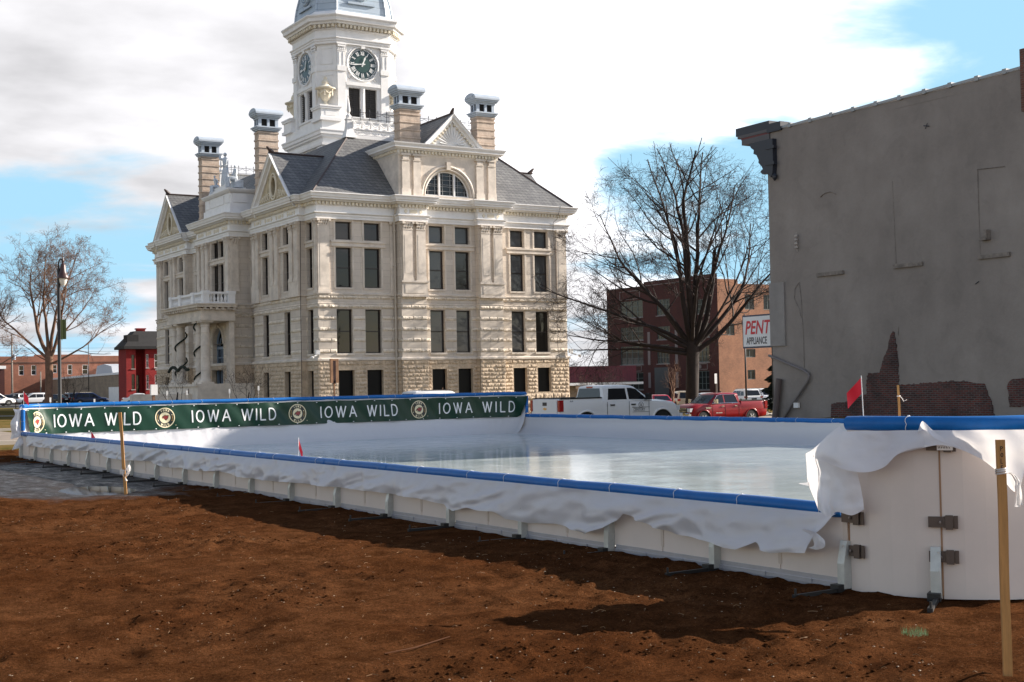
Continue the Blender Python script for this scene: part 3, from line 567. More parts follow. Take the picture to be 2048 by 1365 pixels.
statue(35.35, 98.55, 17.35, 2.6); statue(35.5, 96.75, 16.95, 1.75, True); statue(35.5, 100.7, 16.95, 1.5, True, -0.2)
# ---------------------------------------------------------------- crest on the roof deck
dk = [B[0], B[1], B[2], B[3]]; zt0 = ez+t
crs = [MB(), MB()]
for cr, _pl in zip(crs, ([dk[0], dk[1]], [dk[2], dk[3]])): cr.sweep(_pl, [(0.12, zt0-0.12), (0.12, zt0+0.1), (0.02, zt0+0.16), (-0.1, zt0+0.5), (-0.02, zt0+0.54), (-0.02, zt0+0.6), (-0.14, zt0+0.66), (-0.22, zt0+1.12), (-0.12, zt0+1.2), (-0.12, zt0+1.28), (-0.4, zt0+1.3)])
for i in (0, 2):
    rl = MB(); cr = crs[i//2]
    G = facade(dk[i], dk[(i+1) % 4])
    n = int(G.L/0.72)
    for k in range(n):
        s0 = 0.4+k*(G.L-0.8)/n; w = (G.L-0.8)/n; s1 = s0+w
        for r in range(1): cr.tube([G(s0+w*(0.06+0.88*q/8), 0.0+0.12*(1 if True else 0)+0.05, zt0+1.08-0.26*math.sin(math.pi*q/8)) for q in range(9)], 0.035, 5)
        cr.fbox(G, s0-0.04, s0+0.04, 0.02, 0.2, zt0+0.68, zt0+1.14)
        for q in range(3): cr.tube([G(s0+w*(0.17+0.33*q)+0.09*math.cos(a*0.9), 0.13, zt0+0.33+0.11*math.sin(a*0.9)) for a in range(7)], 0.022, 4)
        rl.tube([G(s0, -0.1, zt0+1.28), G(s0, -0.1, zt0+2.0)], 0.022, 4); rl.tube([G(s0, -0.1, zt0+2.0), G(s0, -0.1, zt0+2.16)], [0.05, 0.004], 4)
        rl.tube([G(s0+w*q/8, -0.1, zt0+1.86+0.0*q-0.16*abs(math.cos(math.pi*q/8))) for q in range(9)], 0.016, 4)
    rl.tube([G(0.1, -0.1, zt0+1.9), G(G.L-0.1, -0.1, zt0+1.9)], 0.02, 4); rl.tube([G(0.1, -0.1, zt0+1.42), G(G.L-0.1, -0.1, zt0+1.42)], 0.018, 4)
    rl.build('crest_railing', M_iron, ch)
for (x, y) in dk:
    sx = 1 if x < 45 else -1; sy = 1 if y < 100 else -1; cr = crs[0 if y < 100 else 1]
    cr.lathe((x+sx*0.15, y+sy*0.15, zt0-0.1), [(0.62, 0), (0.5, 0.25), (0.36, 0.6), (0.28, 1.0), (0.27, 1.3), (0.33, 1.36), (0.33, 1.44)], 4)
    cr.lathe((x+sx*0.15, y+sy*0.15, zt0+1.34), [(0.14, 0), (0.2, 0.1), (0.2, 0.22), (0.1, 0.34), (0.07, 0.42), (0.13, 0.5), (0.15, 0.58), (0.08, 1.2), (0.03, 1.62), (0.06, 1.68), (0.01, 1.78)], 10)
for cr in crs: cr.build('roof_crest', M_white, ch)
M_louv = mat('dark_louvre', (0.035, 0.03, 0.028), 0.6)
# ---------------------------------------------------------------- clock tower
TX, TY = 46.67, 100.7
tw = MB(); tz0, tz1 = 16.0, 21.45; hb = 3.6
sq = lambda h: [(TX-h, TY-h), (TX+h, TY-h), (TX+h, TY+h), (TX-h, TY+h)]
for i in range(4):
    q = sq(hb); G = facade(q[i], q[(i+1) % 4]); c = hb
    # twin round-headed louvres per side
    for cc in (c-0.72, c+0.72):
        pass
    wall(tw, G, tz0, tz1, [(c-1.3, c-0.12, 17.2, 20.0), (c+0.12, c+1.3, 17.2, 20.0)], 0.4)
    for cc in (c-0.71, c+0.71):   # arch heads
        tw.tube([G(cc-0.62*math.cos(math.pi*k/12), 0.02, 19.75+0.62*math.sin(math.pi*k/12)) for k in range(13)], 0.09, 6)
        n = 10
        for k in range(n):
            a0, a1 = math.pi*k/n, math.pi*(k+1)/n; tw.quad(G(cc-0.59*math.cos(a0), -0.03, 19.4+0.6*math.sin(a0)), G(cc-0.59*math.cos(a1), -0.03, 19.4+0.6*math.sin(a1)), G(cc-0.59*math.cos(a1), -0.03, 20.05), G(cc-0.59*math.cos(a0), -0.03, 20.05))
        for z in range(9): tw.fbox(G, cc-0.55, cc+0.55, -0.34, -0.2, 17.3+z*0.3, 17.5+z*0.3)
    for s in (0.0, 2*hb-0.85): tw.fbox(G, s-0.0, s+0.85, 0, 0.12, tz0, 20.55); tw.fbox(G, s-0.05, s+0.9, 0, 0.2, 20.55, 20.85)
    tw.fbox(G, 0.85, 2*hb-0.85, -0.0, 0.08, 20.55, 20.8)
tw.sweep(sq(hb), [(0, 20.9), (0.22, 20.92), (0.25, 21.1), (0.1, 21.12), (0.1, 21.5), (0.3, 21.6), (0.32, 21.72), (0.42, 21.8), (0.44, 22.0), (0.5, 22.1), (0.5, 22.2), (0.2, 22.26), (0.2, 22.9), (-1.5, 22.95)], closed=True)
def octo(h, c): return [(TX-c, TY-h), (TX+c, TY-h), (TX+h, TY-c), (TX+h, TY+c), (TX+c, TY+h), (TX-c, TY+h), (TX-h, TY+c), (TX-h, TY-c)]
H, Cc = 3.5, 2.32
o8 = octo(H, Cc)
for i in range(8):
    G = facade(o8[i], o8[(i+1) % 8]); L = G.L; c = L/2
    if i % 2 == 0:
        louv = MB()
        wall(tw, G, 22.9, 29.3, [(c-1.27, c-0.2, 23.45, 25.85), (c+0.2, c+1.27, 23.45, 25.85)], 0.35)
        for a, b in ((c-1.27, c-0.2), (c+0.2, c+1.27)):
            louv.fbox(G, a, b, -0.34, -0.26, 23.45, 25.85)
            for z in range(14): louv.fbox(G, a+0.04, b-0.04, -0.27, -0.18, 23.5+z*0.168, 23.5+z*0.168+0.07)
            louv.fbox(G, (a+b)/2-0.025, (a+b)/2+0.025, -0.28, -0.16, 23.45, 25.85)
        louv.build('tower_louvre', M_louv, ch)
        for s in (c-0.12, ): tw.lathe(G(c, 0.02, 23.45), [(0.13, 0), (0.13, 0.15), (0.09, 0.2), (0.085, 2.0), (0.12, 2.05), (0.15, 2.3), (0.15, 2.38)], 10)
        tw.fbox(G, c-1.5, c+1.5, 0, 0.08, 25.9, 26.02); tw.fbox(G, c-1.55, c+1.55, 0, 0.16, 26.02, 26.3); tw.fbox(G, c-1.45, c+1.45, 0, 0.12, 23.3, 23.45)
        # square clock surround with corner carving
        for a, b, e, f in ((c-1.5, c-1.42, 26.3, 29.25), (c+1.42, c+1.5, 26.3, 29.25)): tw.fbox(G, a, b, 0, 0.06, e, f)
        tw.tube([G(c+1.40*math.cos(math.pi*2*k/40), 0.05, 27.85+1.40*math.sin(math.pi*2*k/40)) for k in range(40)], 0.09, 6, closed=True)
        tw.tube([G(c+1.52*math.cos(math.pi*(k/20)), 0.03, 27.9+1.5*math.sin(math.pi*(k/20))) for k in range(21)], 0.07, 6)
        tw.fbox(G, c-0.17, c+0.17, 0, 0.22, 29.1, 29.62)
        for sx in (-1, 1):
            for k in range(4): tw.tube([G(c+sx*(1.2-0.1*k)+0.12*math.cos(a), 0.03, 26.55+0.13*k+0.1*math.sin(a)) for a in range(6)], 0.035, 4)
        for s0 in (0.02, L-0.72):     # paired order: lower pier, mid band, panelled upper pier with capital
            tw.fbox(G, s0, s0+0.7, 0, 0.16, 22.9, 27.1); tw.fbox(G, s0-0.04, s0+0.74, 0, 0.24, 27.1, 27.5); tw.fbox(G, s0+0.02, s0+0.68, 0, 0.14, 27.5, 28.75)
            tw.fbox(G, s0+0.14, s0+0.2, 0.14, 0.17, 27.6, 28.65); tw.fbox(G, s0+0.5, s0+0.56, 0.14, 0.17, 27.6, 28.65)
            tw.fbox(G, s0-0.02, s0+0.72, 0, 0.18, 28.75, 28.82)
            for r in range(2):
                for k in range(4): a = s0+0.03+k*0.175; tw.fbox(G, a-0.02*r, a+0.13+0.02*r, 0.1, 0.2+0.06*r, 28.86+r*0.22, 29.03+r*0.2)
            tw.fbox(G, s0-0.06, s0+0.76, 0, 0.28, 29.26, 29.36)
    else:
        wall(tw, G, 22.9, 29.3, [])
        tw.fbox(G, 0.0, L, 0, 0.05, 27.15, 27.45)
        for z0, z1 in ((27.7, 29.0), (24.9, 26.8)):
            for a, b, e, f in ((0.3, 0.36, z0, z1), (L-0.36, L-0.3, z0, z1), (0.3, L-0.3, z0, z0+0.06), (0.3, L-0.3, z1-0.06, z1)): tw.fbox(G, a, b, 0, 0.04, e, f)
tw.sweep(octo(H, Cc), [(0, 29.28), (0.24, 29.34), (0.24, 29.5), (0.3, 29.55), (0.3, 29.66), (0.38, 29.74), (0.38, 29.82), (0.16, 29.84), (0.16, 30.42), (0.26, 30.5), (0.3, 30.56)], closed=True)
tw.sweep(octo(H, Cc), [(0.2, 30.5), (0.3, 30.85), (0.62, 30.86), (0.66, 31.0), (0.86, 31.06), (0.9, 31.3), (1.02, 31.45), (1.02, 31.55), (0.4, 31.75), (0.2, 32.0), (-1, 32.05)], closed=True)
o9 = octo(H+0.28, Cc+0.1)
md = Slot(tw, 1)
for i in range(8):
    G = facade(o9[i], o9[(i+1) % 8]); n = max(3, int(G.L/0.34))
    for k in range(n): s = (k+0.5)*G.L/n; md.fbox(G, s-0.09, s+0.09, -0.02, 0.3, 30.6, 30.84)
for sx in (-1, 1):
    for sy in (-1, 1):
        x, y = TX+sx*3.1, TY+sy*3.1
        for h, a, b in ((0.95, 22.9, 23.15), (0.82, 23.15, 23.85), (0.93, 23.85, 24.0), (0.98, 24.0, 24.12)): tw.box(x-h, x+h, y-h, y+h, a, b)
        tw.box(x-0.45, x+0.45, y-sy*0-0.84*1.0, y+0.84, 23.3, 23.75)
        ur = MB(); ur.lathe((x+sx*0.1, y+sy*0.1, 24.12), [(0.42, 0), (0.42, 0.1), (0.3, 0.16), (0.16, 0.3), (0.14, 0.42), (0.24, 0.52), (0.42, 0.75), (0.52, 1.05), (0.56, 1.3), (0.82, 1.42), (0.84, 1.5), (0.6, 1.58), (0.4, 1.7), (0.28, 1.85), (0.3, 1.95), (0.22, 2.15), (0.12, 2.25), (0.15, 2.36), (0.02, 2.48)], 20)
        for k in range(6):
            a = 2*math.pi*k/6; a2 = a+2*math.pi/6
            ur.tube([(x+sx*0.1+0.62*math.cos(a+(a2-a)*q/6), y+sy*0.1+0.62*math.sin(a+(a2-a)*q/6), 24.12+1.3-0.28*math.sin(math.pi*q/6)) for q in range(7)], 0.055, 5)
            ur.tube([(x+sx*0.1+0.68*math.cos(a), y+sy*0.1+0.68*math.sin(a), 25.45), (x+sx*0.1+0.66*math.cos(a), y+sy*0.1+0.66*math.sin(a), 24.95)], [0.05, 0.06], 5)
        ur.build('tower_urn', M_cream, ch, smooth=40)
tower = tw.build('clock_tower', [M_white, M_cream], ch)
# clocks: painted dial, minute ring, numerals, hands at a quarter to one
M_dial = mat('dark_green_dial', (0.012, 0.035, 0.035), 0.25); M_num = mat('white_dial_paint', (0.8, 0.8, 0.78), 0.4)
def clock(G, c, z):
    mb = MB(); R0 = 1.31
    def q(r, a, o): return G(c+r*math.sin(a), o, z+r*math.cos(a))
    N = 48
    mb.v.append(G(c, 0.02, z)); 
    for i in range(N): mb.v.append(q(R0, 2*math.pi*i/N, 0.02))
    for i in range(N): mb.f.append((0, 1+(i+1) % N, 1+i)); mb.m.append(0)
    for i in range(N): mb.quad(q(0.66, 2*math.pi*i/N, 0.024), q(0.66, 2*math.pi*(i+1)/N, 0.024), q(0.0, 0, 0.024), mi=2)
    for i in range(60):
        a = 2*math.pi*(i+0.5)/60; mb.quad(q(1.16, a-0.028, 0.035), q(1.27, a-0.028, 0.035), q(1.27, a+0.028, 0.035), q(1.16, a+0.028, 0.035), mi=1)
    def stroke(a, x0, r0, x1, r1, w=0.028, o=0.036):
        ca, sa = math.cos(a), math.sin(a)
        def pt(x, r): return (c+r*sa+x*ca, z+r*ca-x*sa)
        p0, p1 = pt(x0, r0), pt(x1, r1); dx, dz = p1[0]-p0[0], p1[1]-p0[1]; l = math.hypot(dx, dz); nx, nz = -dz/l*w, dx/l*w
        mb.quad(G(p0[0]+nx, o, p0[1]+nz), G(p1[0]+nx, o, p1[1]+nz), G(p1[0]-nx, o, p1[1]-nz), G(p0[0]-nx, o, p0[1]-nz), mi=1)
    rom = ['XII', 'I', 'II', 'III', 'IIII', 'V', 'VI', 'VII', 'VIII', 'IX', 'X', 'XI']
    for i, s in enumerate(rom):
        a = 2*math.pi*i/12; wd = {'I': 0.085, 'V': 0.17, 'X': 0.17}; tot = sum(wd[k] for k in s); x = -tot/2
        for k in s:
            w = wd[k]; 
            if k == 'I': stroke(a, x+w/2, 0.74, x+w/2, 1.09)
            elif k == 'V': stroke(a, x+0.02, 1.09, x+w/2, 0.74); stroke(a, x+w-0.02, 1.09, x+w/2, 0.74, 0.016, 0.037)
            else: stroke(a, x+0.02, 1.09, x+w-0.02, 0.74); stroke(a, x+w-0.02, 1.09, x+0.02, 0.74, 0.016, 0.037)
            x += w
    def hand(a, L, w):
        ca, sa = math.cos(a), math.sin(a)
        pts = [(-w*0.5, -0.22), (-w, 0.0), (-w*0.5, L*0.3), (-w*0.9, L*0.62), (-w*0.35, L*0.8), (0, L), (w*0.35, L*0.8), (w*0.9, L*0.62), (w*0.5, L*0.3), (w, 0), (w*0.5, -0.22)]
        mb.prism([(c+r*sa+x*ca, z+r*ca-x*sa) for x, r in pts], lambda u, v, w2: G(u, w2, v), 0.08, 0.1, mi=1)
    hand(2*math.pi*(12.72/12), 0.78, 0.085); hand(2*math.pi*44/60, 1.12, 0.065); mb.fbox(G, c-0.06, c+0.06, 0.02, 0.12, z-0.06, z+0.06, mi=1)
    mb.build('clock_face', [M_dial, M_num, mat('green_dial_centre', (0.02, 0.06, 0.05), 0.3)], tower)
for i in (0, 2, 4, 6): G = facade(o8[i], o8[(i+1) % 8]); clock(G, G.L/2, 27.85)
# dome: eight curved metal facets with standing seams
M_dome = brickmat('dome_metal', (0.42, 0.49, 0.56), (0.38, 0.46, 0.53), (0.2, 0.25, 0.3), bw=9, bh=0.52, msize=0.02, rough=0.35, var=0.15, bump=0.3)
dm = MB(); prof = [(3.45, 31.95), (3.4, 32.6), (3.3, 33.3), (3.1, 34.2), (2.75, 35.1), (2.3, 35.9), (1.7, 36.6), (1.25, 37.0)]
for i in range(len(prof)-1):
    a, b = octo(prof[i][0], prof[i][0]*0.64), octo(prof[i+1][0], prof[i+1][0]*0.64)
    for k in range(8): k2 = (k+1) % 8; dm.quad((*a[k], prof[i][1]), (*a[k2], prof[i][1]), (*b[k2], prof[i+1][1]), (*b[k], prof[i+1][1]))
for k in range(8): dm.tube([(*octo(r+0.02, (r+0.02)*0.64)[k], z) for r, z in prof], 0.09, 6)
for k in range(0, 8, 2):   # round dormers in the dome
    a = (k/2)*math.pi/2-math.pi/2; cx, cy = TX+math.cos(a)*3.0, TY+math.sin(a)*3.0
    u = Vector((-math.sin(a), math.cos(a), 0)); nrm = Vector((math.cos(a), math.sin(a), 0))
    for r, tk, off in ((0.75, 0.16, 0.42), (0.5, 0.08, 0.5)): dm.tube([tuple(Vector((cx, cy, 34.0))+u*(r*math.cos(b*math.pi/10))+Vector((0, 0, r*math.sin(b*math.pi/10)))+nrm*off) for b in range(20)], tk, 6, closed=True)
    dm.prism([(0.9*math.cos(b*math.pi/10), 0.9*math.sin(b*math.pi/10)) for b in range(20)], lambda p, q, w, u=u, nrm=nrm, cx=cx, cy=cy: tuple(Vector((cx, cy, 34.0))+u*p+Vector((0, 0, q))+nrm*w), -1.0, 0.4)
    dm.fbox(facade((cx-u.x, cy-u.y), (cx+u.x, cy+u.y)), -0.2, 2.2, -0.1, 0.55, 32.75, 32.95)
dm.lathe((TX, TY, 36.95), [(1.5, 0), (1.5, 0.2), (1.15, 0.3), (1.05, 2.6), (1.35, 2.8), (1.35, 3.0), (0.9, 3.6), (0.35, 4.3), (0.08, 5.0), (0.05, 6.2), (0.01, 6.9)], 8)
dm.build('tower_dome', M_dome, ch)
# ---------------------------------------------------------------- entrance: porch, steps, door
po = P('porch'); PY0, PY1, PX = 95.2, 103.2, 32.15
po.box(PX-0.1, 34.75, PY0-0.1, PY1+0.1, 6.62, 6.95); po.box(PX, 34.75, PY0, PY1, 6.95, 7.42)
po.box(PX-0.15, 34.75, PY0-0.15, PY1+0.15, 7.42, 7.55); po.box(PX-0.45, 34.75, PY0-0.45, PY1+0.45, 7.62, 7.8); po.box(PX-0.55, 34.78, PY0-0.55, PY1+0.55, 7.8, 7.9)
for k in range(17): y = PY0+0.05+k*(PY1-PY0-0.1)/16; po.box(PX-0.36, PX-0.02, y-0.1, y+0.1, 7.42+0.03, 7.62)
for k in range(6): x = PX+0.2+k*0.45; po.box(x-0.1, x+0.1, PY0-0.36, PY0-0.02, 7.45, 7.62)
stp = MB(); stp.box(31.6, 36.3, 94.6, 103.8, -1.5, 1.9); stp.box(31.45, 31.6, 94.5, 103.9, 1.72, 1.9)
for k in range(9): stp.box(28.9+k*0.33, 31.5, 96.6, 101.8, -1.5, -0.9+k*0.31)
for y in (96.3, 102.1): stp.box(28.8, 31.65, y-0.3, y+0.3, -1.5, 1.2)
stp.build('porch_steps', M_stone2, ch)
cp_ = [(0.48, 0), (0.48, 0.14), (0.42, 0.2), (0.36, 0.3), (0.36, 1.6), (0.34, 3.2), (0.31, 4.15), (0.35, 4.2), (0.35, 4.25), (0.31, 4.3), (0.4, 4.45), (0.46, 4.5), (0.46, 4.62)]
for y in (95.7, 96.9, 101.5, 102.7):
    col = MB(); col.lathe((32.6, y, 2.02), cp_, 20); col.box(32.1, 33.1, y-0.5, y+0.5, 1.9, 2.04); col.box(32.12, 33.08, y-0.48, y+0.48, 6.5, 6.63)
    for z in range(4): col.tube([(32.6+0.37*math.cos(a*math.pi/8), y+0.37*math.sin(a*math.pi/8), 2.9+z*0.95) for a in range(16)], 0.02, 4, closed=True)
    col.build('porch_column', M_stone2, ch, smooth=40)
for y in (95.7, 102.7): col = MB(); col.box(34.35, 34.75, y-0.35, y+0.35, 1.9, 6.62); col.box(34.25, 34.75, y-0.45, y+0.45, 1.9, 2.25); col.build('porch_column', M_stone2, ch)
# balustrade
bz = 7.9; bl = MB()
bx = PX+0.35
for (a, b) in (((34.75, PY0+0.1), (bx, PY0+0.1)), ((bx, PY0+0.1), (bx, PY1-0.1)), ((bx, PY1-0.1), (34.75, PY1-0.1))):
    G = facade(a, b); bl.fbox(G, 0, G.L, -0.14, 0.14, bz, bz+0.14); bl.fbox(G, 0, G.L, -0.15, 0.15, bz+0.74, bz+0.9)
    n = int(G.L/0.27)
    for k in range(n): bl.lathe(G((k+0.5)*G.L/n, 0, bz+0.14), [(0.06, 0), (0.05, 0.05), (0.1, 0.18), (0.1, 0.26), (0.045, 0.42), (0.04, 0.48), (0.07, 0.54), (0.07, 0.6)], 8)
for x, y in ((bx, PY0+0.1), (bx, PY1-0.1), (bx, 97.7), (bx, 100.8), (34.5, PY0+0.1)): bl.box(x-0.24, x+0.24, y-0.24, y+0.24, bz, bz+0.74); bl.box(x-0.28, x+0.28, y-0.28, y+0.28, bz+0.7, bz+0.96)
bl.build('balcony_balustrade', M_white, ch)
# door in an arched opening
Fd = facade((34.8, 103.6), (34.8, 96.1)); dc = 4.4
wp = P('wall'); arch_wall(wp, facade((34.8, 103.6), (34.8, 96.1)), 3.1, 5.7, 5.0, 7.1, dc, 5.0, 1.25, 0.6); wall(wp, facade((34.8, 103.6), (34.8, 96.1)), 3.3, 5.0, [(3.15, 5.65, 3.3, 5.0)], 0.6, s0=3.1, s1=5.7)
da = MB(); da.tube([Fd(dc-1.42*math.cos(math.pi*k/20), 0.03, 5.0+1.42*math.sin(math.pi*k/20)) for k in range(21)], 0.11, 6); da.fbox(Fd, dc-0.16, dc+0.16, 0, 0.2, 6.3, 6.75); da.build('door_arch', M_stone2, ch)
dr = MB()
dr.fbox(Fd, dc-1.25, dc-1.1, -0.5, -0.35, 1.9, 5.0); dr.fbox(Fd, dc+1.1, dc+1.25, -0.5, -0.35, 1.9, 5.0); dr.fbox(Fd, dc-0.42, dc-0.34, -0.5, -0.36, 1.9, 4.6); dr.fbox(Fd, dc+0.34, dc+0.42, -0.5, -0.36, 1.9, 4.6)
dr.fbox(Fd, dc-1.1, dc+1.1, -0.5, -0.34, 4.6, 4.8); dr.fbox(Fd, dc-0.04, dc+0.04, -0.52, -0.38, 1.9, 4.6); dr.fbox(Fd, dc-1.1, dc+1.1, -0.5, -0.4, 3.9, 4.0)
dr.tube([Fd(dc-1.17*math.cos(math.pi*k/16), -0.42, 5.0+1.17*math.sin(math.pi*k/16)) for k in range(17)], 0.1, 6); dr.tube([Fd(dc-0.7*math.cos(math.pi*k/16), -0.42, 4.85+0.7*math.sin(math.pi*k/16)) for k in range(17)], 0.05, 6)
door = dr.build('entrance_door', M_door, ch); g = MB(); g.quad(Fd(dc-1.25, -0.5, 1.9), Fd(dc+1.25, -0.5, 1.9), Fd(dc+1.25, -0.5, 6.3), Fd(dc-1.25, -0.5, 6.3)); g.build('pane', M_glass, door)
# garlands wound round the columns
for y in (96.9, 101.5): gd = MB(); gd.tube([(32.6+0.46*math.cos(a*0.35+y), y+0.46*math.sin(a*0.35+y), 2.2+a*0.11) for a in range(40)], 0.065, 6); gd.build('garland', M_garland, ch)
gd = MB(); gd.tube([(31.6, 101.5-0.4*k, 2.9+0.35*abs(math.sin(k*0.55))) for k in range(13)], 0.12, 6)
gd.build('garland', M_garland, ch)
# iron arm over the porch, downspout, lightning cable, cameras
mi = MB(); mi.tube([(36.3, 95.2, 7.05), (34.0, 94.6, 7.55)], 0.045, 6); mi.build('drain_arm', M_pipe, ch)
dsp = MB(); dsp.tube([(42.25, 82.78, 14.3), (42.25, 83.12, 13.6), (42.22, 83.2, 12.9), (42.22, 83.2, 0.2)], 0.075, 8); dsp.tube([(50.93, 82.85, 14.3), (50.93, 83.25, 13.5), (50.93, 83.25, 0.0)], 0.06, 8)
for z in (12.4, 9.9, 7.3, 4.8, 2.2): dsp.box(42.11, 42.33, 83.1, 83.3, z, z+0.06)
dsp.build('downspout', M_pipe, ch)
cb = MB(); cb.tube([(56.1, 82.6, 14.9), (56.0, 83.02, 13.9), (55.7, 83.05, 13.7), (55.75, 83.2, 13.0), (55.95, 83.25, 11), (55.98, 83.25, 8), (56.05, 83.2, 6.8), (55.9, 83.22, 6.2), (56.05, 83.2, 5.4), (55.95, 83.22, 4.5), (56.1, 83.2, 3.4)], 0.018, 5)
cb.tube([(36.3, 86.0, 14.0), (36.0, 85.35, 13.3), (35.95, 85.3, 10), (35.9, 85.28, 7), (35.88, 85.2, 3.6), (35.85, 85.2, 0)], 0.025, 5); cb.build('lightning_cable', M_ridge, ch)
def camera_unit(x, y, z, sx):
    c = MB(); c.box(x-0.14, x+0.14, y-0.14, y+0.1, z, z+0.3); c.tube([(x, y, z-0.02), (x+sx*0.35, y-0.25, z-0.12)], 0.045, 6); c.lathe((x+sx*0.55, y-0.4, z-0.32), [(0.05, 0), (0.12, 0.06), (0.14, 0.14), (0.05, 0.2)], 10); c.build('security_camera', M_white, ch)
camera_unit(36.2, 83.2, 3.72, -1); camera_unit(57.15, 83.2, 3.72, 1)
ln = MB(); ln.box(36.4, 36.5, 94.0, 94.1, 3.0, 3.1)
MATS = dict(basement_wall=M_base, wall=M_stone, attic_trim=M_stone2, entablature=[M_white, M_cream], cornice=[M_white, M_cream], string_course=M_stone2, roof=[M_slate, M_ridge], attic_wall=M_stone2, parapet=M_white,
            porch=M_stone2)
for k, mb in parts.items(): mb.build(k, MATS[k], ch)
# ---------------------------------------------------------------- terrain
def vnoise(x, y, seed=0):
    xi = np.floor(x).astype(np.int64); yi = np.floor(y).astype(np.int64); xf = x-xi; yf = y-yi
    def h(a, b):
        n = (a*374761393+b*668265263+seed*1442695041) & 0x7fffffff; n = (n ^ (n >> 13))*1274126177 & 0x7fffffff; return ((n ^ (n >> 16)) & 0xffff)/65535.0
    u = xf*xf*(3-2*xf); v = yf*yf*(3-2*yf)
    return (h(xi, yi)*(1-u)+h(xi+1, yi)*u)*(1-v)+(h(xi, yi+1)*(1-u)+h(xi+1, yi+1)*u)*v
def zbase(x, y):
    x = np.asarray(x, float); y = np.asarray(y, float)
    k = np.clip((y-36)/5, 0, 1); k = k*k*(3-2*k)
    q = np.clip((y-88)/30, 0, 1); return -0.03*np.clip(x-12, 0, 45)*k*(1-q)-0.016*np.clip(x-20, 0, 75)*q
def zg(x, y): return float(zbase(x, y))
def wetmask(x, y):
    c = np.clip(1-(((x-5.3)/2.6)**2+((y-25)/6.2)**2), 0, 1)
    return np.clip(c*2.2+0.9*(vnoise(x*0.9, y*0.35, 5)-0.5), 0, 1)
xs = np.concatenate([-np.geomspace(2500, 1.6, 26), np.arange(-1.5, 0.6, 0.25), np.arange(0.7, 8.4, 0.05), np.arange(8.6, 30, 0.6), np.geomspace(31, 2600, 40)])
ys = np.concatenate([-np.geomspace(2500, 4, 20), np.arange(-3.5, 3.2, 0.4), np.arange(3.4, 15, 0.055), np.arange(15.1, 34, 0.12), np.arange(34.2, 41.3, 0.4), np.arange(42, 70, 2), np.geomspace(72, 3000, 40)])
X, Y = np.meshgrid(xs, ys); Z = zbase(X, Y)
amp = np.clip((41-Y)/3, 0, 1)*np.clip((X+4)/3, 0, 1)*np.clip((9.5-X)/1.0, 0, 1)*np.clip((Y-0)/3, 0, 1)
wm = wetmask(X, Y)
n = 0.05*(vnoise(X*0.5, Y*0.5, 1)-0.5)+0.03*(vnoise(X*1.7, Y*1.7, 2)-0.5)+0.022*(vnoise(X*4.3, Y*4.3, 3)-0.5)
cl = np.clip(vnoise(X*1.1, Y*1.1, 8)*1.6-0.45, 0, 1)
n += (0.012+0.035*cl)*np.clip(vnoise(X*8, Y*8, 4)*1.5-0.45, 0, 1)+(0.012+0.022*cl)*(vnoise(X*17, Y*17, 6)-0.5)+0.012*(vnoise(X*0.8+Y*0.5, Y*7-X*3.5, 17)-0.5)
Z = Z+amp*(n*(1-0.85*wm)-0.012*wm)+0.01*(amp > 0)
pud = np.clip(1-(((X-5.55)/0.75)**2+((Y-21.6)/1.5)**2), 0, 1); Z -= 0.05*pud*amp
nx, ny = len(xs), len(ys)
me = bpy.data.meshes.new('ground'); V = np.stack([X, Y, Z], -1).reshape(-1, 3).astype(np.float32)
ii = (np.arange(ny-1)[:, None]*nx+np.arange(nx-1)[None, :]).reshape(-1); Fq = np.stack([ii, ii+1, ii+1+nx, ii+nx], -1).astype(np.int32)
def np_mesh(me, V, Fq, smooth=True):
    k = Fq.shape[1]; me.vertices.add(len(V)); me.vertices.foreach_set('co', np.ascontiguousarray(V, dtype=np.float32).reshape(-1)); me.loops.add(Fq.size); me.loops.foreach_set('vertex_index', np.ascontiguousarray(Fq, dtype=np.int32).reshape(-1))
    me.polygons.add(len(Fq)); me.polygons.foreach_set('loop_start', np.arange(0, Fq.size, k, dtype=np.int32)); me.polygons.foreach_set('loop_total', np.full(len(Fq), k, dtype=np.int32))
    if smooth: me.polygons.foreach_set('use_smooth', np.ones(len(Fq), dtype=bool))
    me.update(calc_edges=True); me.validate()
np_mesh(me, V, Fq)
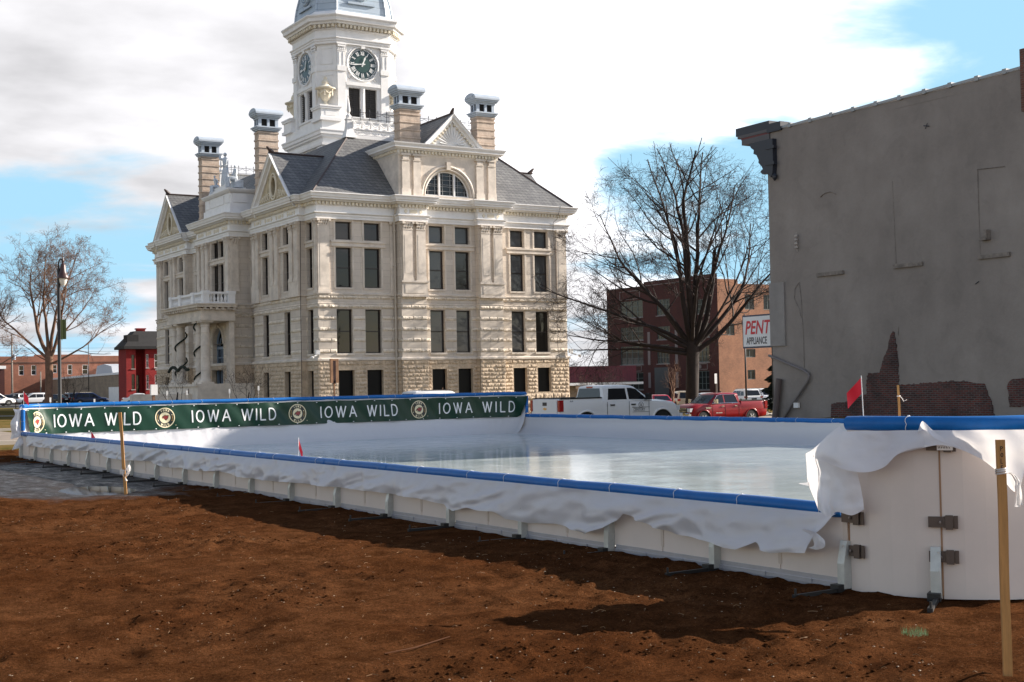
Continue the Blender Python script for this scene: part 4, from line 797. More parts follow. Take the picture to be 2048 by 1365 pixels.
def dirt_material():
    mt = bpy.data.materials.new('bare_dirt'); mt.use_nodes = True; nt = mt.node_tree; b = nt.nodes['Principled BSDF']; N = nt.nodes.new; L = nt.links.new
    tc = N('ShaderNodeTexCoord'); src = tc.outputs['Object']
    def noise_(sc, det=6, ro=0.6, vec=src, dist=0.0):
        n = N('ShaderNodeTexNoise'); n.inputs['Scale'].default_value = sc; n.inputs['Detail'].default_value = det; n.inputs['Roughness'].default_value = ro; n.inputs['Distortion'].default_value = dist; L(vec, n.inputs['Vector']); return n.outputs[0]
    def mr(a, lo, hi, x=0.0, y=1.0):
        n = N('ShaderNodeMapRange'); L(a, n.inputs[0]); n.inputs[1].default_value = lo; n.inputs[2].default_value = hi; n.inputs[3].default_value = x; n.inputs[4].default_value = y; return n.outputs[0]
    def mix(f, a, c, mode='MIX'):
        n = N('ShaderNodeMix'); n.data_type = 'RGBA'; n.blend_type = mode
        if isinstance(f, float): n.inputs[0].default_value = f
        else: L(f, n.inputs[0])
        for i, q in ((6, a), (7, c)):
            if isinstance(q, tuple): n.inputs[i].default_value = (*q, 1)
            else: L(q, n.inputs[i])
        return n.outputs[2]
    def ma(op, a, c=0.0, clamp=False):
        n = N('ShaderNodeMath'); n.operation = op; n.use_clamp = clamp
        for i, v in enumerate((a, c)):
            if isinstance(v, (int, float)): n.inputs[i].default_value = v
            else: L(v, n.inputs[i])
        return n.outputs[0]
    big = mr(noise_(0.55, 5), 0.35, 0.65); mid = mr(noise_(3.2, 8, 0.7), 0.33, 0.67); fine = mr(noise_(62, 8, 0.85), 0.36, 0.64)
    c = mix(big, (0.142, 0.051, 0.018), (0.230, 0.098, 0.040)); c = mix(mid, (0.060, 0.022, 0.008), c); c = mix(ma('MULTIPLY', fine, 0.85), c, (0.022, 0.009, 0.004)); 
    cr_ = mr(noise_(24, 5, 0.8, dist=0.8), 0.52, 0.60); c = mix(ma('MULTIPLY', cr_, 0.6), c, (0.028, 0.011, 0.005)); cr2 = mr(noise_(1.3, 6, 0.7), 0.55, 0.66); c = mix(ma('MULTIPLY', cr2, 0.45), c, (0.045, 0.018, 0.008))
    sp = mr(noise_(95, 3, 0.5), 0.69, 0.73); c = mix(ma('MULTIPLY', sp, 0.55), c, (0.42, 0.30, 0.18))
    # wet, smeared mud beside the far boards
    s = N('ShaderNodeSeparateXYZ'); L(src, s.inputs[0])
    ex = ma('MULTIPLY', ma('SUBTRACT', s.outputs[0], 5.3), 1/2.7); ey = ma('MULTIPLY', ma('SUBTRACT', s.outputs[1], 25.2), 1/6.3)
    r2 = ma('ADD', ma('MULTIPLY', ex, ex), ma('MULTIPLY', ey, ey)); mp = N('ShaderNodeMapping'); mp.inputs['Scale'].default_value = (0.9, 0.35, 1); L(src, mp.inputs[0])
    wet = ma('ADD', ma('MULTIPLY', ma('SUBTRACT', 1.0, r2), 2.0), ma('MULTIPLY', ma('SUBTRACT', noise_(1.2, 6, 0.65, mp.outputs[0]), 0.5), 4.0), clamp=True)
    c = mix(wet, c, mix(mid, (0.012, 0.009, 0.008), (0.034, 0.025, 0.021)))
    # short winter grass beyond the rink
    gy = ma('ADD', s.outputs[1], ma('MULTIPLY', noise_(0.8, 4), 2.0)); gm = mr(gy, 38.4, 39.6)
    gm2 = mr(s.outputs[0], 24.0, 26.0); gm = ma('MAXIMUM', gm, gm2)
    gcol = mix(mr(noise_(0.35, 6, 0.7), 0.38, 0.62), (0.085, 0.085, 0.022), (0.23, 0.15, 0.062)); gcol = mix(ma('MULTIPLY', fine, 0.5), gcol, (0.05, 0.035, 0.012)); c = mix(gm, c, gcol)
    L(c, b.inputs['Base Color'])
    rr = mix(wet, (0.92, 0.92, 0.92), mix(mr(noise_(5, 5, 0.7, mp.outputs[0]), 0.35, 0.62), (0.34, 0.34, 0.34), (0.75, 0.75, 0.75))); L(rr, b.inputs['Roughness']); L(ma('MULTIPLY', wet, 0.28), b.inputs['Specular IOR Level'])
    b1 = N('ShaderNodeBump'); b1.inputs['Distance'].default_value = 0.03; L(noise_(26, 8, 0.75, dist=0.4), b1.inputs['Height']); L(ma('SUBTRACT', 0.95, ma('MULTIPLY', wet, 0.85)), b1.inputs['Strength'])
    b2 = N('ShaderNodeBump'); b2.inputs['Distance'].default_value = 0.008; b2.inputs['Strength'].default_value = 0.7; L(noise_(120, 4, 0.7), b2.inputs['Height']); L(b1.outputs[0], b2.inputs['Normal']); L(b2.outputs[0], b.inputs['Normal'])
    return mt
M_dirt = dirt_material(); me.materials.append(M_dirt)
ground = bpy.data.objects.new('ground', me); COL.objects.link(ground); ground['kind'] = 'structure'
# puddle
M_puddle = mat('puddle_water', (0.012, 0.010, 0.008), 0.02, spec=0.6, bump=0.05, bscale=6, bdist=0.01)
pm = MB(); pm.grid(lambda u, v: (5.55+(u-0.5)*1.7, 21.6+(v-0.5)*3.4, -0.022), 6, 6); tag(pm.build('puddle', M_puddle), kind='structure')
# draped sheets
def sheet(name, x0, x1, y0, y1, mt, dz=0.004, nu=20, nv=6, kind='structure'):
    mb = MB(); mb.grid(lambda u, v: (x0+u*(x1-x0), y0+v*(y1-y0), zg(x0+u*(x1-x0), y0+v*(y1-y0))+dz), nu, nv); o = mb.build(name, mt); o['kind'] = kind; return o
M_road = mat('worn_concrete_road', (0.24, 0.19, 0.145), 0.9, var=0.3, vscale=0.7, bump=0.3, bscale=30, bdist=0.01)
M_conc = mat('concrete', (0.42, 0.37, 0.31), 0.9, var=0.15, vscale=1.2, bump=0.2, bscale=30, bdist=0.01)
M_asph = mat('asphalt', (0.05, 0.048, 0.046), 0.9, var=0.3, vscale=0.6, bump=0.3, bscale=40, bdist=0.01)
sheet('road', -600, 700, 42.2, 57.0, M_road, 0.012, 260, 2)
sheet('road_cross', 62, 74, 57, 400, M_road, 0.02, 3, 40)
sheet('parking_lot', -200, 66, 150, 215, M_asph, 0.02, 40, 6); sheet('parking_lot', 62, 240, 88, 124, M_asph, 0.03, 40, 6)
sheet('sidewalk', -600, 700, 97.5, 99.4, M_conc, 0.02, 200, 1)if False else None
sheet('sidewalk', -200, 28, 97.5, 99.4, M_conc, 0.03, 60, 1); sheet('sidewalk', 62, 240, 76.5, 78.5, M_conc, 0.03, 40, 1); sheet('sidewalk', 33, 120, 39.6, 41.6, M_conc, 0.03, 40, 1)
for y0, y1 in ((41.95, 42.2), (57.0, 57.3)):
    kb = MB()
    for i in range(260): xa = -600+i*5; kb.quad((xa, y0, zg(xa, 45)+0.12), (xa+5, y0, zg(xa+5, 45)+0.12), (xa+5, y1, zg(xa+5, 45)+0.12), (xa, y1, zg(xa, 45)+0.12)); kb.quad((xa, y0, zg(xa, 45)-0.1), (xa+5, y0, zg(xa+5, 45)-0.1), (xa+5, y0, zg(xa+5, 45)+0.12), (xa, y0, zg(xa, 45)+0.12)); kb.quad((xa, y1, zg(xa, 45)-0.1), (xa, y1, zg(xa, 45)+0.12), (xa+5, y1, zg(xa+5, 45)+0.12), (xa+5, y1, zg(xa+5, 45)-0.1))
    kb.build('kerb', M_conc)['kind'] = 'structure'
# loose clods, pale stones and straw lying on the dirt
def hz(x, y):
    i = np.searchsorted(xs, x)-1; j = np.searchsorted(ys, y)-1
    fx = (x-xs[i])/(xs[i+1]-xs[i]); fy = (y-ys[j])/(ys[j+1]-ys[j])
    return float((Z[j, i]*(1-fx)+Z[j, i+1]*fx)*(1-fy)+(Z[j+1, i]*(1-fx)+Z[j+1, i+1]*fx)*fy)
oct_v = np.array([(1, 0, 0), (-1, 0, 0), (0, 1, 0), (0, -1, 0), (0, 0, 1), (0, 0, -0.6), (.7, .7, .4), (-.7, .7, .45), (.6, -.75, .4), (-.7, -.6, .5)])
def lumps(name, count, smin, smax, mt, y1=19, flat=0.6, power=3.0, seed=1, clump=True):
    r = np.random.default_rng(seed); vs, fs = [], []; k = 0
    hull = [(4, 6, 7), (4, 7, 9), (4, 9, 8), (4, 8, 6), (0, 6, 8), (2, 7, 6), (1, 9, 7), (3, 8, 9), (0, 2, 6), (2, 1, 7), (1, 3, 9), (3, 0, 8), (5, 2, 0), (5, 1, 2), (5, 3, 1), (5, 0, 3)]
    while k < count:
        y = 3.3+(y1-3.3)*r.random()**1.7; x = 0.75+6.4*r.random()
        if clump and vnoise(np.array(x*1.1), np.array(y*1.1), 8)+r.random()*0.45 < 0.80: continue
        if wetmask(np.array(x), np.array(y)) > 0.3 and r.random() < 0.9: continue
        s = smin+(smax-smin)*r.random()**power; a = r.random()*6.28; ca, sa = math.cos(a), math.sin(a)
        q = oct_v*(0.75+0.5*r.random((10, 3)))*s*np.array([1, 0.75, flat]); q = np.stack([q[:, 0]*ca-q[:, 1]*sa, q[:, 0]*sa+q[:, 1]*ca, q[:, 2]], -1)+np.array([x, y, hz(x, y)+s*flat*0.25])
        fs += [tuple(i+len(vs)*1 for i in f) for f in hull] if False else [(a_+k*10, b_+k*10, c_+k*10) for a_, b_, c_ in hull]; vs.append(q); k += 1
    me = bpy.data.meshes.new(name); np_mesh(me, np.concatenate(vs), np.array(fs), smooth=False); me.materials.append(mt); o = bpy.data.objects.new(name, me); COL.objects.link(o); o['kind'] = 'stuff'; return o
lumps('dirt_clods', 11000, 0.003, 0.021, M_dirt, seed=3, power=6.0, flat=0.45)['label'] = 'loose brown clods of dirt lying over the bare ground'
lumps('pale_gravel', 1000, 0.002, 0.010, mat('pale_stone', (0.34, 0.25, 0.17), 0.8), seed=4, clump=True, flat=0.5, power=2.5)['label'] = 'small pale stones scattered on the dirt'
st_ = MB(); r_ = random.Random(5)
M_straw = mat('dry_straw', (0.26, 0.15, 0.07), 0.8)
for i in range(520):
    y = 3.3+13*r_.random()**1.6; x = 0.8+6.3*r_.random(); a = r_.random()*6.28; l = 0.015+0.06*r_.random()**2; z = hz(x, y)+0.006
    st_.tube([(x, y, z), (x+l*0.5*math.cos(a), y+l*0.5*math.sin(a), z+0.012*r_.random()), (x+l*math.cos(a+0.4), y+l*math.sin(a+0.4), z)], 0.0012+0.001*r_.random(), 3, cap=False)
o = st_.build('straw', M_straw); o['kind'] = 'stuff'; o['label'] = 'short bits of dry straw and root on the dirt'
tw_ = MB(); tw_.tube([(3.43, 6.98, hz(3.43, 6.98)+0.01), (3.67, 7.06, hz(3.67, 7.06)+0.018), (3.99, 7.2, hz(3.99, 7.2)+0.01)], [0.003, 0.005, 0.003], 6); tag(tw_.build('twig', mat('brown_root', (0.07, 0.03, 0.014), 0.9, spec=0.1)), 'thin brown stick lying on the sunlit dirt', 'stick')
gs = MB()
for (cx, cy, n_, h) in ((6.37, 5.61, 110, 0.05),):
    for i in range(n_):
        a = r_.random()*6.28; rr_ = 0.07*r_.random()**0.5; x = cx+rr_*math.cos(a)*1.3; y = cy+rr_*math.sin(a); z = hz(x, y); hh = h*(0.4+0.7*r_.random()); b = r_.random()*6.28
        gs.quad((x-0.0015, y, z), (x+0.0015, y, z), (x+0.01*math.cos(b)+0.001, y+0.01*math.sin(b), z+hh))
tag(gs.build('grass_tuft', mat('fresh_grass', (0.05, 0.15, 0.04), 0.7)), 'small green grass tuft in shadow in front of the tall corner boards', 'grass')
# ---------------------------------------------------------------- ice rink
rx0, ry0, rph, RL, RW, R0_, ZL, ZH = 7.3156, 7.0225, 0.0237, 25.926, 14.51, 1.15, 0.585, 1.238
_c, _s = math.cos(rph), math.sin(rph)
def K(a, b, z=0.0): return (rx0+_c*a-_s*b, ry0+_s*a+_c*b, z)
rink = empty('ice_rink', K(RW/2, RL/2, 0), rph, 'portable ice rink of low white boards with blue foam caps and a plastic liner', 'ice rink')
M_board = mat('white_plastic_board', (0.66, 0.575, 0.515), 0.42, var=0.05, vscale=2, bump=0.03, bscale=60)  # warm light bounced off the dirt is tinted into the board colour
M_strip = mat('pale_joint_strip', (0.56, 0.47, 0.40), 0.5); M_rail = mat('aluminium_rail', (0.42, 0.42, 0.46), 0.4, metal=0.6, var=0.1, vscale=5)
M_blue = mat('blue_foam_cap', (0.004, 0.115, 0.37), 0.42, spec=0.3, var=0.12, vscale=7, bump=0.05, bscale=30); M_rope = mat('white_cord', (0.7, 0.7, 0.7), 0.7)
M_hinge = mat('brown_steel_hinge', (0.11, 0.085, 0.072), 0.45, metal=0.5); M_hinge2 = mat('grey_steel_plate', (0.25, 0.21, 0.18), 0.45, metal=0.5); M_black = mat('black_steel_foot', (0.015, 0.014, 0.013), 0.5)
def sheetmat(name, col=(0.74, 0.74, 0.77), tl=0.33):
    mt = bpy.data.materials.new(name); mt.use_nodes = True; nt = mt.node_tree; b = nt.nodes['Principled BSDF']; b.inputs['Base Color'].default_value = (*col, 1); b.inputs['Roughness'].default_value = 0.33
    t = nt.nodes.new('ShaderNodeBsdfTranslucent'); t.inputs[0].default_value = (0.92, 0.88, 0.84, 1); mx = nt.nodes.new('ShaderNodeMixShader'); mx.inputs[0].default_value = tl
    tc = nt.nodes.new('ShaderNodeTexCoord'); n = nt.nodes.new('ShaderNodeTexNoise'); n.inputs['Scale'].default_value = 7; n.inputs['Detail'].default_value = 5; bp = nt.nodes.new('ShaderNodeBump'); bp.inputs['Strength'].default_value = 0.35; bp.inputs['Distance'].default_value = 0.03
    L = nt.links.new; L(tc.outputs['Object'], n.inputs['Vector']); L(n.outputs[0], bp.inputs['Height']); L(bp.outputs[0], b.inputs['Normal'])
    out = nt.nodes['Material Output']; L(b.outputs[0], mx.inputs[1]); L(t.outputs[0], mx.inputs[2]); L(mx.outputs[0], out.inputs[0]); return mt
M_liner = sheetmat('white_liner_sheet'); SEG = RL/18
def panel(mp, s0, s1, z0, z1, half=True):   # mp(s, o, z): along, outward, up
    mb = MB(); gaps = [(s0+0.004, (s0+s1)/2-0.006), ((s0+s1)/2+0.006, s1-0.004)] if half else [(s0+0.004, s1-0.004)]
    for a, b in gaps: mb.fbox(mp, a, b, -0.02, 0.02, z0, z1)
    if half: mb.fbox(mp, (s0+s1)/2-0.018, (s0+s1)/2+0.018, 0.02, 0.026, z0+0.05, z1-0.01, mi=1)
    mb.fbox(mp, s0+0.004, s0+0.05, 0.02, 0.034, z0+0.02, z1-0.02, mi=1)
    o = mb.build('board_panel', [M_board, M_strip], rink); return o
def bracket(mp, s, zt=0.36):
    mb = MB(); w = 0.033
    mb.prism([(0.02, 0.02), (0.10, 0.02), (0.097, zt*0.55), (0.06, zt), (0.02, zt)], lambda u, v, t: mp(s+t, u, v), -w, -w+0.012)
    mb.prism([(0.02, 0.0), (0.10, 0.0), (0.097, zt*0.55), (0.06, zt), (0.02, zt)], lambda u, v, t: mp(s+t, u, v), w-0.012, w)
    mb.prism([(0.088, 0.0), (0.10, 0.0), (0.097, zt*0.55), (0.06, zt), (0.052, zt), (0.085, zt*0.55)], lambda u, v, t: mp(s+t, u, v), -w+0.012, w-0.012)
    for z in (0.08, 0.2, zt-0.04): mb.lathe(mp(s-0.02, 0.09, z), [(0.008, 0), (0.008, 0.012)], 6)
    b = mb.build('board_bracket', M_metal, rink)
    ft = MB(); ft.fbox(mp, s-0.02, s+0.005, 0.1, 0.6, 0.0, 0.028); ft.fbox(mp, s-0.03, s+0.05, 0.02, 0.16, 0.0, 0.055); ft.tube([mp(s-0.01, 0.58, -0.1), mp(s-0.01, 0.58, 0.07)], 0.009, 6); ft.build('foot', M_black, b)
near = lambda s, o, z: K(-o, s, z)             # outer face of the near side
far = lambda s, o, z: K(RW+o, s, z)
for i in range(18):
    panel(near, i*SEG, (i+1)*SEG, 0.075, ZL-0.03); panel(far, i*SEG, (i+1)*SEG, 0.075, ZL-0.03)
    bracket(near, i*SEG+(0.02 if i == 0 else 0), 0.37 if i == 0 else 0.35)
bracket(near, RL-0.06)
mb = MB()
for i in range(9):
    a, b = i*2*SEG+0.06, (i+1)*2*SEG-0.06
    mb.fbox(near, a, b, 0.0, 0.045, 0.0, 0.05); mb.fbox(near, a, b, -0.02, 0.03, 0.05, 0.085); mb.fbox(near, a, b, 0.045, 0.05, 0.018, 0.026)
    for k in range(5): mb.fbox(near, a+0.3+k*0.5, a+0.315+k*0.5, 0.045, 0.055, 0.02, 0.05)
mb.build('base_rail', M_rail, rink)
def arc(corner, n=8):   # plan points of a rounded corner: list of (a,b)
    cs = {'nl': (R0_, RL, math.pi, math.pi/2), 'fl': (RW-R0_, RL, math.pi/2, 0), 'fr': (RW-R0_, 0, 0, -math.pi/2), 'nr': (R0_, 0, -math.pi/2, -math.pi)}
    cx, cy, a0, a1 = cs[corner]; return [(cx+R0_*math.cos(a0+(a1-a0)*i/n), cy+R0_*math.sin(a0+(a1-a0)*i/n)) for i in range(n+1)]
endL = arc('nl')+arc('fl'); endR = arc('fr')+arc('nr')
def path_fn(pts):
    P_ = [Vector((p[0], p[1], 0)) for p in pts]; D = [0]
    for i in range(1, len(P_)): D.append(D[-1]+(P_[i]-P_[i-1]).length)
    def f(s, o, z):
        s_ = min(max(s, 0), D[-1]-1e-6); i = max(0, min(len(D)-2, int(np.searchsorted(D, s_, side='right'))-1)); t = (s_-D[i])/(D[i+1]-D[i])
        def tang(j):
            a = P_[min(j+1, len(P_)-1)]-P_[max(j-1, 0)]; return a.normalized()
        tg = (tang(i)*(1-t)+tang(i+1)*t).normalized(); p = P_[i].lerp(P_[i+1], t)+tg*(s-s_); nr = Vector((tg.y, -tg.x, 0))
        q = p-nr*o; return K(q.x, q.y, z)     # outward is left of travel (paths run clockwise)
    f.L = D[-1]; f.D = D; return f
fL, fR = path_fn(endL), path_fn(endR)
# tall end boards follow the curve in short panels
def tall(f, bounds):
    for i in range(len(bounds)-1):
        s0, s1 = bounds[i]+0.004, bounds[i+1]-0.004; mb = MB(); n = 4
        for q in range(n):
            a, b = s0+(s1-s0)*q/n, s0+(s1-s0)*(q+1)/n
            for o in (0.02, -0.02): mb.quad(*( [f(a, o, 0.0), f(a, o, ZH-0.03), f(b, o, ZH-0.03), f(b, o, 0.0)] if o > 0 else [f(a, o, 0.0), f(b, o, 0.0), f(b, o, ZH-0.03), f(a, o, ZH-0.03)]))
            mb.quad(f(a, -0.02, ZH-0.03), f(b, -0.02, ZH-0.03), f(b, 0.02, ZH-0.03), f(a, 0.02, ZH-0.03))
        for a in (s0, s1): mb.quad(f(a, -0.02, 0), f(a, 0.02, 0), f(a, 0.02, ZH-0.03), f(a, -0.02, ZH-0.03))
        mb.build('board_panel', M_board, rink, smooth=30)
LR = fR.L; bR = [0, 0.72, 1.45]; k = 1.45
while k+1.44 < LR-1.6: k += 1.44; bR.append(k)
bR += [LR-1.28-0.02, LR-0.70, LR]; bR = sorted(set(bR)); tall(fR, bR)
bLn = [0, 0.72, 1.45]+[1.45+(fL.L-2.9)*i/9 for i in range(1, 10)]+[fL.L-0.72, fL.L]; tall(fL, bLn)
# hinges and tall brackets at the near right-hand corner
def hinge(f, s, z):
    mb = MB(); mb.fbox(f, s-0.012, s+0.095, 0.024, 0.045, z-0.038, z+0.038); mb.fbox(f, s-0.085, s-0.02, 0.05, 0.062, z-0.062, z+0.03) if False else None
    mb.fbox(f, s-0.09, s-0.012, 0.024, 0.036, z-0.042, z+0.042, mi=1); mb.fbox(f, s-0.068, s-0.02, 0.036, 0.065, z-0.05, z+0.05)
    mb.fbox(f, s-0.10, s-0.075, 0.04, 0.052, z-0.046, z+0.046); mb.lathe(f(s+0.015, 0.055, z), [(0.009, -0.009), (0.011, 0), (0.006, 0.009)], 8, mi=1)
    mb.build('hinge', [M_hinge, M_hinge2], rink)
jt = MB(); jt.fbox(fR, LR-0.706, LR-0.694, 0.0, 0.024, 0.02, ZH-0.04); jt.fbox(fR, LR-0.006, LR+0.006, 0.0, 0.024, 0.02, ZL); jt.build('joint_strip', mat('brown_joint', (0.30, 0.17, 0.09), 0.7), rink)
for z in (0.30, 0.545): hinge(fR, LR-0.045, z)
for z in (0.30, 0.545, 1.09): hinge(fR, LR-0.70-0.01, z)
bracket(fR, LR-0.66, 0.37)
def text_mesh(txt, size, mp, mt, name, parent, shear=0.0, ex=0.0, sp=1.0, sx=1.0):
    """lettering laid on a surface: mp(x, y, h)->xyz"""
    cu = bpy.data.curves.new('lettering', 'FONT'); cu.body = txt; cu.size = size; cu.shear = shear; cu.space_character = sp; cu.offset = ex; cu.resolution_u = 3
    ob = bpy.data.objects.new('lettering', cu); COL.objects.link(ob); dg = bpy.context.evaluated_depsgraph_get(); dg.update(); me_ = bpy.data.meshes.new_from_object(ob.evaluated_get(dg)); bpy.data.objects.remove(ob)
    v = [tuple(mp(q.co.x*sx, q.co.y, 0.0)) for q in me_.vertices]; f = [tuple(p.vertices) for p in me_.polygons]; bpy.data.meshes.remove(me_)
    mb = MB(); mb.v = v; mb.f = f; mb.m = [0]*len(f); return mb.build(name, mt, parent)
M_ink = mat('black_ink', (0.01, 0.01, 0.01), 0.7)
hl = MB(); hl.fbox(fR, LR-0.79, LR-0.69, 0.0755, 0.079, 1.055, 1.095); hlb = hl.build('paper_label', M_white, rink)
for k_ in range(5): 
    q = MB(); q.tube([fR(LR-0.705-0.016*k_-0.004*math.cos(t_), 0.0805, 1.075+0.008*math.sin(t_*1.3+k_)) for t_ in range(6)], 0.0012, 3); q.build('handwriting', M_ink, hlb)
# blue foam caps with cord ties
def caps(f, L, z, r=0.056, seg=1.9, s0=0.0, ties=True, end_drop=0):
    s = s0; k = 0
    while s < L-0.02:
        e = min(L, s+seg*(0.85+0.3*random.random())); 
        if L-e < 0.5: e = L
        n = max(4, int((e-s)/0.12)); ph = random.random()*9
        mb = MB(); mb.tube([f(s+(e-s)*i/n, 0.004*math.sin(i*0.7+ph), z+0.003*math.sin(ph+i*0.5)) for i in range(n+1)], [r*(1 if 0 < i < n else 0.96) for i in range(n+1)], 18)
        if ties:
            for q in (0.12, 0.62+0.2*random.random()):
                sc = s+(e-s)*q; lo = [f(sc+0.012*math.sin(a), (r+0.002)*math.cos(a*math.pi/8), z+(r+0.002)*math.sin(a*math.pi/8)) for a in range(16)]; mb.tube(lo, 0.0028, 4, mi=1, closed=True)
                mb.lathe(f(sc, 0.0, z+r), [(0.008, -0.004), (0.008, 0.008)], 6, mi=1)
        mb.build('foam_cap', [M_blue, M_rope], rink, smooth=60); s = e; k += 1
caps(near, RL-0.0, ZL, s0=0.06); caps(far, RL, ZL); caps(fL, fL.L-0.03, ZH, s0=0.03); caps(fR, fR.L-0.0, ZH)
for f, s in ((fL, 0.0), (fL, fL.L)):   # upright caps on the ends of the tall boards
    mb = MB(); dr_ = near if s == 0 else far; b_ = RL-0.03
    for z0, z1 in ((ZL+0.08, ZL+0.30), (ZL+0.305, ZH-0.07)): mb.tube([dr_(b_, 0, z0), dr_(b_, 0, z1)], 0.05, 14)
    mb.build('upright_cap', M_blue, rink, smooth=60)
mb = MB(); mb.tube([(near(0.03, 0.0, ZH-0.1)), near(0.035, 0.0, ZL+0.1)], 0.004, 4); mb.build('cord', M_rope, rink)
# liner inside: hangs on the far side and both ends, meets the ice in a soft fold
def liner_in(f, L, ztop, name='liner', foldamp=0.035, n=420, reach=0.42, lam=None):
    mb = MB(); prof = 12
    def fn(u, v):
        s = u*L; fold = vn1(s*2.2)*0.6+vn1(s*6.1+30)*0.4; t = v
        z = ztop*(1-t)**1.15+0.035*t; inw = 0.03+reach*(t**3.2); amp = foldamp*(0.25+t*(1.6-t))*(1 if t < 0.98 else 0)
        return f(s+0.35*t*(vn1(s*0.5+7)-0.5), -(inw+amp*(fold-0.5)*2), z)
    mb.grid(fn, n, prof); o = mb.build(name, M_liner, rink, smooth=True); return o
def vn1(x): return float(vnoise(np.array(x), np.array(0.37), 11))
liner_in(far, RL, ZL-0.0, n=300); liner_in(fL, fL.L, ZH-0.03, n=420); liner_in(fR, fR.L, ZH-0.03, n=200); liner_in(near, RL, ZL, n=160)
# ice
def ice_material():
    mt = bpy.data.materials.new('wet_ice'); mt.use_nodes = True; nt = mt.node_tree; b = nt.nodes['Principled BSDF']; N = nt.nodes.new; L = nt.links.new
    tc = N('ShaderNodeTexCoord'); n = N('ShaderNodeTexNoise'); n.inputs['Scale'].default_value = 0.5; n.inputs['Detail'].default_value = 6; L(tc.outputs['Object'], n.inputs['Vector'])
    mx = N('ShaderNodeMix'); mx.data_type = 'RGBA'; mr = N('ShaderNodeMapRange'); mr.inputs[1].default_value = 0.35; mr.inputs[2].default_value = 0.65; L(n.outputs[0], mr.inputs[0]); L(mr.outputs[0], mx.inputs[0]); mx.inputs[6].default_value = (0.40, 0.47, 0.47, 1); mx.inputs[7].default_value = (0.56, 0.62, 0.61, 1); L(mx.outputs[2], b.inputs['Base Color'])
    rz_ = N('ShaderNodeMapRange'); rn = N('ShaderNodeTexNoise'); rn.inputs['Scale'].default_value = 1.6; rn.inputs['Detail'].default_value = 7; L(tc.outputs['Object'], rn.inputs['Vector']); L(rn.outputs[0], rz_.inputs[0]); rz_.inputs[1].default_value = 0.4; rz_.inputs[2].default_value = 0.7; rz_.inputs[3].default_value = 0.04; rz_.inputs[4].default_value = 0.13; L(rz_.outputs[0], b.inputs['Roughness']); b.inputs['IOR'].default_value = 1.33; b.inputs['Specular IOR Level'].default_value = 0.5
    mp = N('ShaderNodeMapping'); mp.inputs['Scale'].default_value = (1, 1, 1); L(tc.outputs['Object'], mp.inputs[0]); w = N('ShaderNodeTexNoise'); w.inputs['Scale'].default_value = 3.6; w.inputs['Detail'].default_value = 7; w.inputs['Roughness'].default_value = 0.6; L(mp.outputs[0], w.inputs['Vector'])
    bp = N('ShaderNodeBump'); bp.inputs['Strength'].default_value = 0.19; bp.inputs['Distance'].default_value = 0.02; L(w.outputs[0], bp.inputs['Height']); L(bp.outputs[0], b.inputs['Normal']); return mt
ic = MB(); _rim = [(0.05, 0.0), (0.05, RL)]+[(RW/2+(a-RW/2)*0.992, RL/2+(b-RL/2)*0.996) for a, b in endL]+[(RW-0.05, RL), (RW-0.05, 0.0)]+[(RW/2+(a-RW/2)*0.992, RL/2+(b-RL/2)*0.996) for a, b in endR]; ic.v = [K(a, b, 0.048) for a, b in _rim]; ic.f = [tuple(reversed(range(len(_rim))))]; ic.m = [0]; tag(ic.build('ice', ice_material()), kind='structure')
# liner turned out over the near side, hanging in folds
HEM = [(24.9, 0.33), (24.46, 0.35), (22.03, 0.336), (19.95, 0.39), (17.89, 0.29), (16.16, 0.33), (15.38, 0.25), (14.28, 0.288), (13.61, 0.269), (12.64, 0.313), (11.75, 0.264), (10.6, 0.264), (9.62, 0.295), (8.71, 0.291), (7.87, 0.30), (7.11, 0.302), (6.4, 0.292), (5.84, 0.255), (5.59, 0.2), (5.28, 0.259), (4.98, 0.248), (4.7, 0.263), (4.56, 0.195), (4.16, 0.175), (3.75, 0.207), (3.5, 0.193), (3.18, 0.153), (2.85, 0.245), (2.74, 0.30), (2.54, 0.397), (2.38, 0.354), (2.05, 0.288), (1.84, 0.263), (1.64, 0.254), (1.38, 0.24), (1.23, 0.212), (1.06, 0.216), (0.86, 0.298), (0.76, 0.244), (0.68, 0.224), (0.5, 0.249), (0.28, 0.266), (0.23, 0.388), (0.09, 0.542)]
hb_ = np.array([h[0] for h in HEM])[::-1]; hz_ = np.array([h[1] for h in HEM])[::-1]
mb = MB(); NU, NV = 900, 16; uu = np.linspace(0.09, 25.2, NU+1); hem = np.interp(uu, hb_, hz_)
hem = hem+0.018*(vnoise(uu*2.3, uu*0, 21)-0.5)*(uu > 6)
ridge = vnoise(uu*1.1, uu*0+0.4, 22)*0.5+vnoise(uu*2.9, uu*0+0.2, 23)*0.35+vnoise(uu*8, uu*0+0.2, 24)*0.15
def skirt(u, v):
    i = min(NU, int(round(u*NU))); s = uu[i]; zt = ZL-0.02; zb = hem[i]; z = zt+(zb-zt)*v
    swag = abs(vn2(s*0.9+z*2.0, z*7+s*1.3+ridge[i]*2)-0.5)*2; fine = abs(vn2(s*3.1-z*4, z*12+s*2.2+40)-0.5)*2; gath = (vn2(s*8.5, z*3+90)-0.5)*(1-v)
    g = (0.5-swag)*0.085*v**0.6+(0.45-fine)*0.035*v**0.5+gath*0.035*min(1, v*5)
    out = 0.06+0.05*math.sin(min(1, v*1.2)*math.pi*0.5)+(ridge[i]-0.45)*0.20*v**0.8+g
    return near(s+0.03*(vn2(s*3, z*7)-0.5)*v, max(0.036, out), z)
def vn2(a, b): return float(vnoise(np.array(a), np.array(b), 31))
mb.grid(skirt, NU, NV); mb.build('liner_skirt', M_liner, rink, smooth=True)
